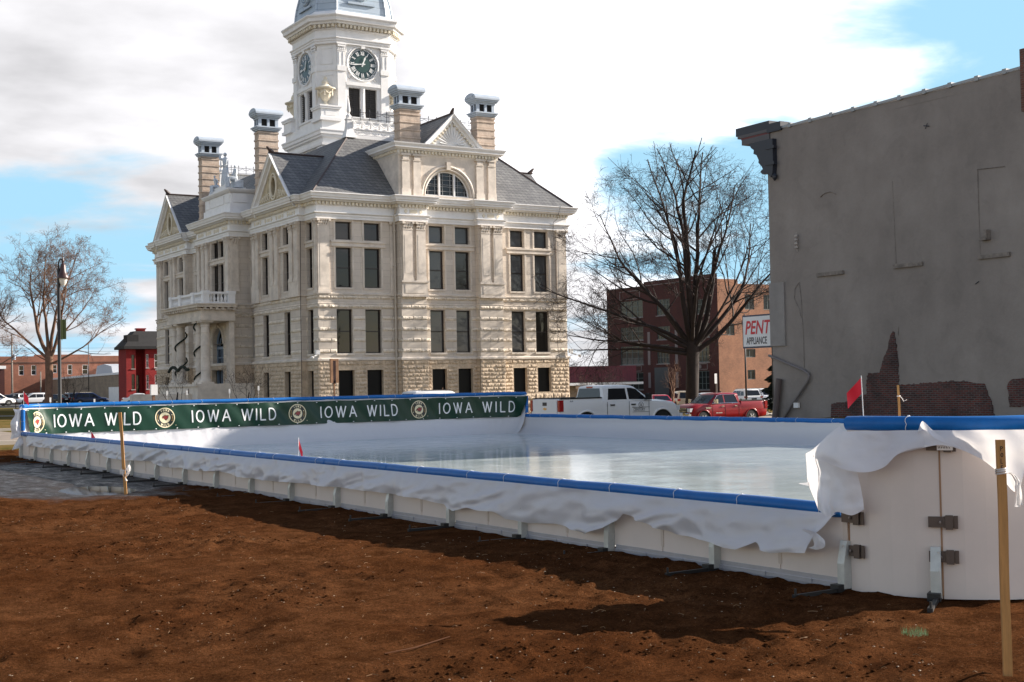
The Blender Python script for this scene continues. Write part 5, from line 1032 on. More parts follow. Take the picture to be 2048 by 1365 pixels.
# loose flaps at the tall corners, traced as sheets with real depth
def sheet_from_rows(rows, name, plane, parent, sub=6, crumple=0.012, amp=0.05):
    """rows of (px,py,offset towards viewer) across the sheet; placed on a vertical plane through p0,p1"""
    p0, p1 = Vector(plane[0]), Vector(plane[1]); d = (p1-p0).normalized(); nn = Vector((d.y, -d.x)); 
    if nn.dot(-p0) < 0: nn = -nn
    E_ = Vector((0, 0, 1.6))
    def un(px, py, off):
        w = (rt*(px-1024)-up*(py-682.5)-bk*2631).normalized(); q0 = Vector((p0.x, p0.y, 0))+Vector((nn.x, nn.y, 0))*off; N3 = Vector((nn.x, nn.y, 0)); t = (q0-E_).dot(N3)/w.dot(N3); return E_+w*t
    P3 = [[un(*p) for p in r] for r in rows]; nr, nc = len(P3), len(P3[0])
    def cr1(a, b, c, d_, t): return ((b*2)+(c-a)*t+(a*2-b*5+c*4-d_)*t*t+(b*3-a-c*3+d_)*t**3)*0.5
    def ev(u, v):
        y = v*(nr-1); j = min(nr-2, int(y)); ty = y-j; cols = []
        x = u*(nc-1); i = min(nc-2, int(x)); tx = x-i
        for jj in (j-1, j, j+1, j+2):
            r = P3[max(0, min(nr-1, jj))]; g = lambda k_: r[max(0, min(nc-1, k_))]; cols.append(cr1(g(i-1), g(i), g(i+1), g(i+2), tx))
        p = cr1(*cols, ty); q = noise.noise(p*5.5)*crumple*1.6+noise.noise(p*14)*crumple*0.8+noise.noise(p*34)*crumple*0.3
        return tuple(p+Vector((nn.x, nn.y, 0))*q)
    mb = MB(); mb.grid(ev, (nc-1)*sub, (nr-1)*sub); return mb.build(name, M_liner, parent, smooth=True)
PLN = ((7.13, 7.06), (7.75, 5.86))
sheet_from_rows([[(1679, 853, 0.02), (1690, 863, 0.06), (1725, 862, 0.06), (1770, 862, 0.05), (1810, 861, 0.05), (1858, 861, 0.05)],
                 [(1655, 872, 0.02), (1680, 880, 0.09), (1725, 885, 0.08), (1770, 885, 0.07), (1810, 874, 0.07), (1862, 869, 0.06)],
                 [(1628, 897, 0.04), (1668, 912, 0.14), (1720, 915, 0.12), (1765, 910, 0.09), (1808, 889, 0.09), (1868, 879, 0.06)],
                 [(1611, 908, 0.02), (1655, 927, 0.11), (1718, 945, 0.17), (1766, 936, 0.12), (1803, 905, 0.11), (1872, 889, 0.06)]], 'liner_flap', PLN, rink, crumple=0.014)
sheet_from_rows([[(1611, 908, 0.02), (1635, 916, 0.05), (1660, 925, 0.07), (1683, 932, 0.1), (1700, 938, 0.11), (1714, 942, 0.1)],
                 [(1614, 945, 0.0), (1640, 950, 0.03), (1662, 955, 0.04), (1682, 955, 0.09), (1702, 960, 0.1), (1718, 965, 0.07)],
                 [(1617, 968, 0.0), (1640, 975, 0.03), (1660, 980, 0.02), (1678, 985, 0.09), (1703, 990, 0.1), (1723, 990, 0.06)],
                 [(1634, 1014, 0.03), (1647, 1013, 0.06), (1660, 1016, 0.04), (1674, 1013, 0.1), (1705, 1012, 0.09), (1726, 1008, 0.06)],
                 [(1637, 1020, 0.04), (1652, 1031, 0.07), (1664, 1031, 0.05), (1676, 1024, 0.1), (1704, 1031, 0.09), (1727, 1020, 0.06)]], 'liner_flap', PLN, rink, crumple=0.012)
sheet_from_rows([[(1597, 967, 0.0), (1610, 966, 0.0), (1620, 964, 0.0)], [(1599, 968, 0.0), (1611, 971, 0.01), (1622, 973, 0.0)]], 'liner_flap', PLN, rink, crumple=0.002)
sheet_from_rows([[(1836, 862, 0.06), (1843, 844, 0.09), (1850, 846, 0.1), (1862, 858, 0.11), (1880, 872, 0.11), (1905, 885, 0.11), (1924, 893, 0.1)],
                 [(1832, 868, 0.07), (1846, 860, 0.12), (1860, 868, 0.14), (1872, 878, 0.13), (1893, 888, 0.12), (1915, 896, 0.12), (1935, 905, 0.1)]], 'liner_flap', PLN, rink, crumple=0.004)
sheet_from_rows([[(1800, 861, 0.05), (1843, 861, 0.05), (1890, 861, 0.06), (1930, 861, 0.06), (1975, 860, 0.06), (2020, 860, 0.06), (2070, 859, 0.06), (2130, 859, 0.06)],
                 [(1790, 885, 0.06), (1840, 872, 0.06), (1890, 875, 0.1), (1935, 880, 0.1), (1980, 890, 0.08), (2020, 900, 0.12), (2070, 890, 0.08), (2130, 885, 0.1)],
                 [(1770, 912, 0.07), (1830, 898, 0.06), (1885, 889, 0.12), (1945, 905, 0.1), (1990, 932, 0.1), (2022, 955, 0.15), (2065, 915, 0.09), (2130, 905, 0.1)],
                 [(1770, 915, 0.07), (1830, 900, 0.06), (1886, 891, 0.12), (1950, 912, 0.1), (1993, 942, 0.1), (2034, 985, 0.14), (2060, 925, 0.09), (2130, 915, 0.1)]], 'liner_flap', PLN, rink, crumple=0.012)
PLS = ((7.25, 7.0), (7.2, 12))
sheet_from_rows([[(1604, 1061, 0.1), (1608, 1058, 0.12), (1616, 1062, 0.12)], [(1620, 1070, 0.09), (1630, 1066, 0.13), (1644, 1076, 0.12)], [(1628, 1090, 0.1), (1636, 1082, 0.14), (1650, 1090, 0.12)], [(1618, 1096, 0.1), (1632, 1100, 0.12), (1646, 1097, 0.12)]], 'liner_flap', PLS, rink, crumple=0.006)
PL2 = ((5.9, 33.2), (7.6, 32.9))
sheet_from_rows([[(26, 818, 0.1), (36, 819, 0.1), (44, 813, 0.1)], [(30, 830, 0.1), (36, 826, 0.15), (42, 822, 0.1)], [(21, 846, 0.05), (32, 846, 0.2), (40, 846, 0.1)], [(23, 865, 0.05), (32, 862, 0.2), (42, 862, 0.1)], [(21, 879, 0.05), (33, 876, 0.15), (46, 870, 0.1)]], 'liner_flap', PL2, rink, crumple=0.03)
sheet_from_rows([[(38, 874, 0.1), (48, 874, 0.15), (58, 876, 0.15)], [(32, 885, 0.1), (47, 886, 0.25), (60, 886, 0.15)], [(24, 900, 0.1), (36, 896, 0.2), (46, 896, 0.2)] , [(26, 900, 0.1), (40, 897, 0.2), (57, 897, 0.2)]], 'liner_flap', PL2, rink, crumple=0.03)
# ---------------------------------------------------------------- banner on the end boards
def bmap(a, z, h=0.0):   # a measured along the straight line of the end wall, from the near boards
    q = 0.62 if a < R0_ else 0
    s = (math.pi/2*R0_)+(a-R0_) if a >= R0_ else math.pi/2*R0_-(R0_-a)
    if a > RW-R0_: s = math.pi/2*R0_+(RW-2*R0_)+(a-(RW-R0_))*1.1
    rip = 0.018*math.sin(a*1.9+z*2)+0.012*math.sin(a*5.3+z*5)+0.007*math.sin(a*11+z*9)
    sc = (1.5-abs(a-7.2)/7.2*0.5)
    return fL(s, -(0.095+rip*sc*1.0+h+0.05*(1.2-z)), z)
ban = MB(); zt_b, zb_b = 1.172, 0.535
def bfn(u, v):
    a0, a1 = -0.25+0.28*v, 15.15-0.32*(v**1.3)-(0.12 if v > 0.97 else 0); a = a0+(a1-a0)*u; sag = 0.02*abs(math.sin(a*math.pi/1.1))
    z = zt_b+(zb_b-zt_b)*v-sag*(1-v)*0.6; return bmap(a, z, 0)
ban.grid(bfn, 300, 10); M_green = mat('green_vinyl', (0.002, 0.030, 0.015), 0.33, spec=0.3, bump=0.12, bscale=4, bdist=0.03)
banner = tag(ban.build('banner', M_green, None, smooth=True), 'long dark green vinyl banner with IOWA WILD lettering on the end boards', 'banner')
M_let = mat('white_vinyl_letters', (0.75, 0.75, 0.74), 0.4); M_crm = mat('cream_vinyl', (0.72, 0.62, 0.40), 0.4); M_red = mat('dark_red_vinyl', (0.25, 0.02, 0.02), 0.4); M_gold = mat('gold_vinyl', (0.45, 0.26, 0.06), 0.4); M_blk = mat('black_vinyl', (0.006, 0.01, 0.008), 0.4)
def strokes(mb, pts, w, mp, mi=0, o=0.012):
    for i in range(len(pts)-1):
        (x0, y0), (x1, y1) = pts[i], pts[i+1]; l = math.hypot(x1-x0, y1-y0)
        if l < 1e-6: continue
        n = max(1, int(l/0.06)); dx, dy = (x1-x0)/l, (y1-y0)/l; ex = 0.18*w
        x0 -= dx*ex; y0 -= dy*ex; x1 += dx*ex; y1 += dy*ex; px_, py_ = -dy*w/2, dx*w/2
        for k in range(n):
            a, b = k/n, (k+1)/n; q = [(x0+(x1-x0)*a+px_, y0+(y1-y0)*a+py_), (x0+(x1-x0)*b+px_, y0+(y1-y0)*b+py_), (x0+(x1-x0)*b-px_, y0+(y1-y0)*b-py_), (x0+(x1-x0)*a-px_, y0+(y1-y0)*a-py_)]
            mb.quad(*[mp(u, v, o) for u, v in q], mi=mi)
def ell(cx, cy, rx, ry, a0=0, a1=360, n=20): return [(cx+rx*math.cos(math.radians(a0+(a1-a0)*i/n)), cy+ry*math.sin(math.radians(a0+(a1-a0)*i/n))) for i in range(n+1)]
GL = {'I': (0.06, [[(0.03, 0), (0.03, 1)]]), 'O': (0.72, [ell(0.36, 0.5, 0.33, 0.48)]), 'W': (0.98, [[(0.02, 1), (0.27, 0), (0.49, 1), (0.71, 0), (0.96, 1)]]), 'A': (0.74, [[(0.02, 0), (0.37, 1), (0.72, 0)], [(0.15, 0.34), (0.59, 0.34)]]),
      'L': (0.5, [[(0.04, 1), (0.04, 0), (0.5, 0)]]), 'D': (0.66, [[(0.04, 0), (0.04, 1), (0.25, 1)]+ell(0.25, 0.5, 0.38, 0.5, 90, -90, 14)+[(0.04, 0)]]), ' ': (0.42, [])}
def word(mb, txt, x0, x1, y0, h, w, mp, mi=0, gl=GL, o=0.012):
    tot = sum(gl[c][0] for c in txt); n = len(txt)-1; gap = ((x1-x0)/h-tot)/n if n else 0; x = x0
    for c in txt:
        for st in gl[c][1]: strokes(mb, [(x+p[0]*h, y0+p[1]*h) for p in st], w, mp, mi, o)
        x += (gl[c][0]+gap)*h
def logo(a0, zc, cut=-9.0):
    mb = MB(); R_ = 0.262; mp = lambda u, v, o: bmap(u, v, o)
    def ring(r0, r1, mi, o, n=40, sx=1.0):
        for i in range(n):
            b0, b1 = 2*math.pi*i/n, 2*math.pi*(i+1)/n; q = [(a0+r*math.cos(b), zc+r*math.sin(b)) for r, b in ((r0, b0), (r1, b0), (r1, b1), (r0, b1))]
            q = [(max(cut, u), v) for u, v in q]
            if max(p[0] for p in q) <= cut+1e-6: continue
            mb.quad(*[mp(u, v, o) for u, v in q], mi=mi)
    ring(0.238, R_, 0, 0.012); ring(0.0, 0.143, 0, 0.012); ring(0.143, 0.16, 3, 0.010); ring(0.16, 0.238, 4, 0.008)
    for sg in (-1, 1):
        for k in range(5):
            b = math.radians(90-sg*90+ (k-2)*11); u = a0+0.198*math.cos(b); v = zc+0.198*math.sin(b); 
            if u > cut: ring_ = [mp(u+dx, v+dy, 0.014) for dx, dy in ((-0.013, -0.008), (0.013, -0.008), (0.013, 0.01), (-0.013, 0.01))]; mb.quad(*ring_, mi=2 if k != 4 else 0)
    # running-cat head in profile, facing left
    head = [(-0.115, -0.02), (-0.085, 0.005), (-0.06, 0.04), (-0.02, 0.06), (0.0, 0.08), (0.03, 0.06), (0.075, 0.065), (0.11, 0.05), (0.085, 0.02), (0.09, -0.01), (0.06, -0.04), (0.035, -0.075), (-0.01, -0.06), (-0.05, -0.062), (-0.062, -0.045), (-0.03, -0.04), (-0.04, -0.025), (-0.085, -0.035)]
    def poly(pts, mi, o):
        pts = [(max(cut, a0+x), zc+y) for x, y in pts]; mb.quad(*[mp(u, v, o) for u, v in pts], mi=mi)
    poly(head, 4, 0.014); poly([(x*0.8+0.008, y*0.74+0.004) for x, y in head], 1, 0.017)
    poly([(-0.045, 0.028), (-0.015, 0.034), (-0.03, 0.02)], 2, 0.02); poly([(0.0, 0.06), (0.02, 0.075), (0.03, 0.052)], 2, 0.02)
    def arc_word(txt, rad, up_, h, spread):
        n = len(txt)
        for i, c in enumerate(txt):
            th = math.radians((90+spread*((n-1)/2-i)) if up_ else (270-spread*((n-1)/2-i))); rot = th-math.pi/2 if up_ else th+math.pi/2
            cx, cy = a0+rad*math.cos(th), zc+rad*math.sin(th)
            for st in GL[c][1]:
                pts = []
                for p in st:
                    x, y = (p[0]-GL[c][0]/2)*h*0.85, (p[1]-0.5)*h; pts.append((cx+x*math.cos(rot)-y*math.sin(rot), cy+x*math.sin(rot)+y*math.cos(rot)))
                if min(p[0] for p in pts) > cut: strokes(mb, pts, 0.0135, mp, 0, 0.014)
    arc_word('IOWA', 0.198, True, 0.052, 19); arc_word('WILD', 0.198, False, 0.052, 18)
    strokes(mb, [(a0+0.27, zc-0.2), (a0+0.3, zc-0.2)], 0.01, mp, 0)
    mb.build('round_emblem', [M_crm, M_red, M_gold, M_blk, M_blk], banner)
for i, a0 in enumerate((0.38, 3.81, 7.56, 11.41)): logo(a0, 0.842, cut=0.24 if i == 0 else -9)
for x0, x1 in ((0.97, 3.17), (4.55, 6.90), (8.28, 10.70), (12.1, 14.62)):
    mb = MB(); word(mb, 'IOWA WILD', x0, x1, 0.70, 0.305, 0.037, lambda u, v, o: bmap(u, v, o)); mb.build('lettering', M_let, banner)
gr = MB()
for k in range(26): 
    for v in (0.045, 0.955): p = bfn((k+0.2)/26, v); gr.lathe((p[0], p[1]-0.02, p[2]), [(0.012, -0.012), (0.02, 0), (0.012, 0.012)], 8)
gr.build('grommets', M_white, banner)
# ---------------------------------------------------------------- survey stakes and marker flags
M_wood = mat('pine_lath', (0.46, 0.235, 0.075), 0.75, var=0.25, vscale=3, stretch=(14, 14, 1), bump=0.15, bscale=30); M_flag = mat('red_marker_flag', (0.75, 0.008, 0.03), 0.5); M_tape = sheetmat('white_ribbon', (0.85, 0.83, 0.8), 0.4)
def stake(base, top, w, t, label, rz):
    d = (Vector(top)-Vector(base)); o = empty('survey_stake', base, 0, label, 'stake', 'wooden survey stakes'); mb = MB(); u = Vector((math.cos(rz), math.sin(rz), 0)); v = Vector((-math.sin(rz), math.cos(rz), 0)); n = 10; B_ = Vector(base)-Vector((0, 0, 0.08)); base_i = 0
    for i in range(n+1):
        c = B_.lerp(Vector(top), i/n)+u*0.002*math.sin(i*1.1)
        for (a, b) in ((-1, -1), (1, -1), (1, 1), (-1, 1)): mb.v.append(tuple(c+u*a*w/2+v*b*t/2))
    for i in range(n):
        for k in range(4): k2 = (k+1) % 4; mb.f.append((i*4+k, i*4+k2, i*4+4+k2, i*4+4+k)); mb.m.append(0)
    mb.f.append((n*4, n*4+1, n*4+2, n*4+3)); mb.m.append(0); mb.build('lath', M_wood, o); return o, u, v
s1_, u1, v1 = stake((5.90, 4.58, 0.0), (5.869, 4.554, 1.242), 0.046, 0.02, 'wooden stake marked POLE standing in front of the tall corner boards', R(-32))
GP = {'P': (0.5, [[(0.05, 0), (0.05, 1), (0.35, 0.98), (0.48, 0.76), (0.34, 0.52), (0.07, 0.48)]]), 'O': (0.6, [ell(0.3, 0.5, 0.24, 0.4)]), 'L': (0.45, [[(0.06, 1), (0.04, 0.04), (0.42, 0.0)]]), 'E': (0.5, [[(0.42, 0.95), (0.1, 0.9), (0.06, 0.52), (0.36, 0.55)], [(0.06, 0.52), (0.08, 0.05), (0.46, 0.02)]])}
top1 = Vector((5.869, 4.554, 1.242))
mb = MB()
for i, c in enumerate('POLE'):
    zc_ = 1.215-0.032-i*0.033
    def mp(u, v, o, zc_=zc_): k = (1.242-v)/1.242; p = top1+Vector((0.031*k, 0.026*k, 0)); q = p+u1*u-v1*(0.0108+o*0.02); return (q.x, q.y, v)
    for st in GP[c][1]: strokes(mb, [((p[0]-0.25)*0.024, zc_+p[1]*0.024) for p in st], 0.0034, mp, 0, 0.05)
mb.build('marker_writing', M_ink, s1_)
tp = MB(); kz = 1.065
def around(z): 
    k = (1.242-z)/1.242; p = top1+Vector((0.031*k, 0.026*k, 0)); return [tuple(Vector((p.x, p.y, z+0.003*a))+u1*a*0.026+v1*b*0.013) for a, b in ((-1, -1), (1, -1), (1, 1), (-1, 1))]
for dz in (0, 0.012, 0.022): tp.tube(around(kz+dz), 0.005, 5, closed=True)
p0 = Vector(around(kz)[1]); 
for sh, ln_ in ((0.0, 0.18), (0.012, 0.17)):
    tp.grid(lambda u, v, sh=sh, ln_=ln_: tuple(p0+u1*(0.005+0.04*min(1, v*3)**0.7+sh+(u-0.5)*0.02*(0.5+v))+v1*(-0.01*v+0.006*math.sin(u*6+v*7))+Vector((0, 0, -ln_*v**1.2))), 3, 12)
tp.build('ribbon', M_tape, s1_, smooth=True)
s2_, u2, v2 = stake((5.60, 20.18, 0.0), (5.524, 20.18, 1.256), 0.045, 0.02, 'wooden stake tied with white ribbon by the muddy puddle', R(-30))
tp = MB()
q0 = Vector((5.56, 20.2, 0.33))
for k_ in range(3): tp.tube([tuple(q0+Vector((0.035*math.cos(a*1.05), 0.03*math.sin(a*1.05), 0.02*k_))) for a in range(6)], 0.012, 5, closed=True)
tp.grid(lambda u, v: tuple(q0+u2*(0.02+0.09*math.sin(v*2.6)+(u-0.5)*0.05)-v2*(0.02+0.02*math.sin(u*5+v*6))+Vector((0, 0, 0.13*math.sin(v*4.4)*(1-v)+(u-0.5)*0.08))), 5, 14)
tp.grid(lambda u, v: tuple(q0+u2*(0.01+0.05*v+(u-0.5)*0.03)-v2*(0.02+0.02*math.sin(u*5+v*6))+Vector((0, 0, -0.12*v))), 4, 8)
tp.build('ribbon', M_tape, s2_, smooth=True)
s3_, u3, v3 = stake((22.22, 19.8, 0.0), (22.18, 19.8, 1.36), 0.05, 0.022, 'wooden stake with ribbon standing behind the far boards against the grey wall', R(-40))
tp = MB(); q0 = Vector((22.19, 19.8, 1.12)); tp.tube([tuple(q0+Vector((0.034*math.cos(a*1.05), 0.034*math.sin(a*1.05), 0))) for a in range(6)], 0.012, 5, closed=True); tp.tube([tuple(q0), tuple(q0+u3*0.06+Vector((0, 0, -0.03))), tuple(q0+u3*0.1+Vector((0, 0, -0.11))), tuple(q0+u3*0.17+Vector((0, 0, -0.08)))], 0.008, 5); tp.build('ribbon', M_tape, s3_)
def flag(base, h, fw_, fh, az, lean, droop, label):
    o = empty('marker_flag', base, 0, label, 'marker flag', 'red marker flags stuck along the boards'); top = Vector(base)+Vector((lean[0], lean[1], h)); mb = MB(); mb.tube([tuple(base), tuple(top)], 0.0035, 6); mb.build('wire_stem', M_white, o)
    u = Vector((math.cos(az), math.sin(az), 0)); mb = MB()
    def fn(a, b):
        p = top.lerp(Vector(base), 0.04+b*fh/h)+u*a*fw_*(1-0.25*droop)+Vector((0, 0, -droop*a*fw_))
        w = Vector((-u.y, u.x, 0))*(0.012*math.sin(a*5+b*2)*a); return tuple(p+w)
    mb.grid(fn, 10, 6); mb.build('flag_cloth', M_flag, o, smooth=True)
a_w = math.atan2(rt.y, rt.x)
flag(K(0.02, 0.0-0.12, ZH+0.03), 0.31, 0.14, 0.12, a_w+math.pi, (-0.008, 0, 0), 0.95, 'large red marker flag on the tall near corner of the rink') if False else None
fb_ = fR(LR-0.14, 0, ZH+0.04); flag(fb_, 0.315, 0.135, 0.115, a_w+math.pi-0.1, (-0.012, 0.0, 0), 0.85, 'largest red marker flag, on the tall boards above the brown hinges')
flag(K(0, 9.95, ZL+0.03), 0.28, 0.10, 0.13, a_w+0.2, (0.005, 0.0, 0), 1.9, 'narrow red marker flag rising from the near boards in front of the ice')
flag(K(0, 20.1, ZL+0.05), 0.13, 0.13, 0.12, a_w-0.3, (0.0, 0.0, 0), 0.9, 'red marker flag hanging on the near boards below the banner lettering')
flag(K(0.05, RL+0.1, ZH+0.04), 0.33, 0.15, 0.2, a_w+0.1, (0.0, 0.0, 0), 0.9, 'red marker flag on the far corner post beside the end of the banner')
# ---------------------------------------------------------------- grey building beside the rink
def stucco():
    mt = bpy.data.materials.new('grey_stucco'); mt.use_nodes = True; nt = mt.node_tree; b = nt.nodes['Principled BSDF']; N = nt.nodes.new; L = nt.links.new; b.inputs['Roughness'].default_value = 0.95; b.inputs['Specular IOR Level'].default_value = 0.2
    tc = N('ShaderNodeTexCoord'); n = N('ShaderNodeTexNoise'); n.inputs['Scale'].default_value = 0.35; n.inputs['Detail'].default_value = 10; n.inputs['Roughness'].default_value = 0.68; L(tc.outputs['Object'], n.inputs['Vector'])
    cr = N('ShaderNodeValToRGB'); L(n.outputs[0], cr.inputs[0]); e = cr.color_ramp.elements; e[0].position = 0.3; e[0].color = (0.225, 0.197, 0.178, 1); e[1].position = 0.7; e[1].color = (0.31, 0.275, 0.248, 1)
    mp = N('ShaderNodeMapping'); mp.inputs['Scale'].default_value = (1.2, 1.2, 0.35); L(tc.outputs['Object'], mp.inputs[0]); s = N('ShaderNodeTexNoise'); s.inputs['Scale'].default_value = 1; s.inputs['Detail'].default_value = 6; L(mp.outputs[0], s.inputs['Vector'])
    mr = N('ShaderNodeMapRange'); L(s.outputs[0], mr.inputs[0]); mr.inputs[1].default_value = 0.35; mr.inputs[2].default_value = 0.7; mr.inputs[3].default_value = 0.93; mr.inputs[4].default_value = 1.04
    mx = N('ShaderNodeMix'); mx.data_type = 'RGBA'; mx.blend_type = 'MULTIPLY'; mx.inputs[0].default_value = 1; L(cr.outputs[0], mx.inputs[6]); L(mr.outputs[0], mx.inputs[7]); 
    bn = N('ShaderNodeTexNoise'); bn.inputs['Scale'].default_value = 0.9; bn.inputs['Detail'].default_value = 3; bn.inputs['Distortion'].default_value = 1.5; L(tc.outputs['Object'], bn.inputs['Vector']); br = N('ShaderNodeMapRange'); L(bn.outputs[0], br.inputs[0]); br.inputs[1].default_value = 0.60; br.inputs[2].default_value = 0.63; br.inputs[3].default_value = 1.0; br.inputs[4].default_value = 0.955
    m3 = N('ShaderNodeMix'); m3.data_type = 'RGBA'; m3.blend_type = 'MULTIPLY'; m3.inputs[0].default_value = 1; L(mx.outputs[2], m3.inputs[6]); L(br.outputs[0], m3.inputs[7]); L(m3.outputs[2], b.inputs['Base Color'])
    h = N('ShaderNodeTexNoise'); h.inputs['Scale'].default_value = 7; h.inputs['Detail'].default_value = 8; L(tc.outputs['Object'], h.inputs['Vector']); bp = N('ShaderNodeBump'); bp.inputs['Strength'].default_value = 0.5; bp.inputs['Distance'].default_value = 0.03; L(h.outputs[0], bp.inputs['Height']); L(bp.outputs[0], b.inputs['Normal']); return mt
M_stucco = stucco(); M_oldbrick = brickmat('old_exposed_brick', (0.16, 0.035, 0.025), (0.05, 0.018, 0.016), (0.13, 0.11, 0.10), bw=0.22, bh=0.072, msize=0.014, var=0.75, bump=0.9)
gb = empty('grey_commercial_building', (45, 28, 0), 0, 'tall grey stuccoed brick building side wall with dark corner cornice and crumbling plaster', 'building')
XW, YW, ZW = 37.0, 39.5, 11.5
mb = MB(); mb.grid(lambda u, v: (XW+0.012*math.sin(v*9+u*14), YW-u*21, -1.0+v*(ZW+1.0)), 30, 14); mb.quad((XW, YW, -1.2), (XW, YW, ZW), (58, YW, ZW), (58, YW, -1.2)); mb.quad((58, YW, -1.2), (58, YW, ZW), (58, YW-21, ZW), (58, YW-21, -1.2)); mb.quad((XW, YW-21, -1), (58, YW-21, -1), (58, YW-21, ZW), (XW, YW-21, ZW)); mb.quad((XW, YW, ZW-0.3), (XW, YW-21, ZW-0.3), (58, YW-21, ZW-0.3), (58, YW, ZW-0.3))
mb.build('wall', M_stucco, gb)
cp = MB(); M_cap = mat('grey_metal_coping', (0.30, 0.31, 0.32), 0.5, metal=0.4); n = 17
for i in range(n):
    y0 = YW-0.3-i*1.12; cp.prism([(-0.05, 0), (0.32, 0), (0.32, 0.05), (-0.05, 0.09)], lambda u, v, w, y0=y0: (XW+u, y0-w, ZW+v+0.028*w), 0, 1.13); cp.box(XW-0.07, XW+0.34, y0-1.14, y0-0.98, ZW-0.02, ZW+0.15)
cp.build('coping', M_cap, gb)
cn = MB(); M_corn = mat('navy_painted_cornice', (0.018, 0.022, 0.034), 0.5); M_corn2 = mat('red_cornice_line', (0.12, 0.01, 0.01), 0.5); M_corn3 = mat('grey_cornice_panel', (0.09, 0.085, 0.09), 0.6)
for y1, z0, z1, mi in ((41.3, 11.62, 11.95, 0), (41.2, 11.5, 11.62, 2), (41.0, 11.42, 11.5, 1), (40.95, 11.2, 11.42, 2), (40.2, 11.1, 11.2, 0), (39.95, 10.6, 11.1, 0)): cn.box(XW-0.05 if mi != 1 else XW-0.03, 58, YW-0.2, y1, z0, z1, mi=mi)
cn.box(XW-0.1, XW+0.4, 38.6, 39.4, 11.45, 11.8)
cn.build('cornice', [M_corn, M_corn2, M_corn3], gb)
br_ = MB(); pf = [(39.45, 11.15), (40.35, 11.15), (40.2, 10.95), (40.05, 10.85), (40.08, 10.7), (39.9, 10.62), (39.78, 10.4), (39.8, 10.3), (39.62, 10.12), (39.55, 10.0), (39.7, 9.93), (39.6, 9.8), (39.3, 9.78), (39.1, 9.6), (39.0, 9.75), (38.95, 10.2), (38.95, 11.15)]
br_.prism(pf, lambda u, v, w: (w, u, v), XW-0.22, XW+0.02); br_.lathe((XW-0.12, 38.98, 9.45), [(0.02, 0), (0.1, 0.1), (0.12, 0.2), (0.06, 0.3)], 8)
for z in (10.1, 10.75): br_.box(XW-0.26, XW-0.1, 38.85, 39.35, z, z+0.12)
br_.build('cornice_bracket', M_corn, gb)
def patch(name, pts, mt, o=0.03, jag=0.0):
    q = []
    for i in range(len(pts)):
        a, b = pts[i], pts[(i+1) % len(pts)]; l = math.hypot(b[0]-a[0], b[1]-a[1]); n = max(1, int(l/0.07)) if jag else 1
        for k in range(n): t = k/n; q.append((a[0]+(b[0]-a[0])*t+(random.random()-0.5)*jag, a[1]+(b[1]-a[1])*t+(random.random()-0.5)*jag*0.8))
    m_ = MB(); base = 0; m_.v = [(XW-o, y, z) for y, z in q]; m_.f = [tuple(range(len(q)))]; m_.m = [0]; N_ = len(q); m_.v += [(XW+0.05, y, z) for y, z in q]
    for i in range(N_): j = (i+1) % N_; m_.f.append((i, j, N_+j, N_+i)); m_.m.append(0)
    return m_.build(name, mt, gb)
patch('exposed_brick', [(36.38, -0.6), (36.32, 0.5), (35.57, 0.61), (34.52, 0.87), (34.54, 1.23), (34.42, 1.67), (33.88, 1.66), (33.7, 2.09), (33.48, 2.49), (33.34, 2.89), (33.2, 3.17), (33.1, 3.04), (33.03, 2.43), (32.98, 1.92), (32.98, 1.22), (32.15, 1.24), (31.41, 1.28), (30.5, 1.32), (30.04, 1.31), (29.75, 1.24), (29.24, 1.19), (29.09, 0.77), (28.89, 0.11), (28.8, -0.6)], M_oldbrick, jag=0.07)
patch('exposed_brick', [(28.36, 1.09), (28.24, 1.32), (27.97, 1.38), (27.0, 1.4), (27.0, 0.47), (28.27, 0.44)], M_oldbrick, jag=0.05)
M_ledge = mat('weathered_sill', (0.22, 0.19, 0.165), 0.9, var=0.4, vscale=6, bump=0.5, bscale=20)
for y0, y1 in ((36.87, 35.49), (33.04, 31.72), (29.33, 28.07)):
    m_ = MB(); m_.box(XW-0.09, XW+0.02, y1, y0, 5.42, 5.56); m_.build('window_sill', M_ledge, gb)
m_ = MB(); m_.tube([(XW-0.012, 36.19+0.5*math.cos(a*math.pi/10), 8.3+0.33*math.sin(a*math.pi/10)) for a in range(2, 9)], 0.022, 5); m_.build('arch_scar', M_ledge, gb)
m_ = MB()
for a, b in (((29.29, 8.5), (29.27, 5.6)), ((29.29, 8.48), (28.2, 8.42)), ((33.0, 8.6), (32.95, 5.6)), ((32.95, 3.0), (32.93, 3.3))): m_.tube([(XW-0.008, *a), (XW-0.008, *b)], 0.014, 4)
m_.build('plaster_crack', M_ledge, gb)
m_ = MB(); m_.box(XW-0.08, XW, 38.68, YW+0.02, 2.82, 5.36); m_.build('wall_panel', mat('grey_board_panel', (0.27, 0.25, 0.235), 0.85, var=0.15, vscale=1.5), gb)
m_ = MB(); m_.tube([(XW-0.1, 39.6, 2.45), (XW-0.1, 37.7, 1.83), (XW-0.1, 37.42, 1.68), (XW-0.1, 37.38, 1.58), (XW-0.1, 37.45, 1.42), (XW-0.1, 38.4, 0.45), (XW-0.1, 39.0, -0.3)], 0.055, 8); m_.build('conduit', mat('grey_conduit', (0.17, 0.15, 0.145), 0.6), gb, smooth=True)
m_ = MB(); m_.tube([(XW-0.16, 39.42, -0.8), (XW-0.16, 39.0, 1.5)], 0.13, 12); m_.build('downspout', mat('brown_downspout', (0.11, 0.085, 0.08), 0.6), gb, smooth=50)
m_ = MB(); m_.box(XW-0.13, XW-0.03, 38.0, 38.25, 0.35, 0.55); m_.build('white_tag', M_white, gb)
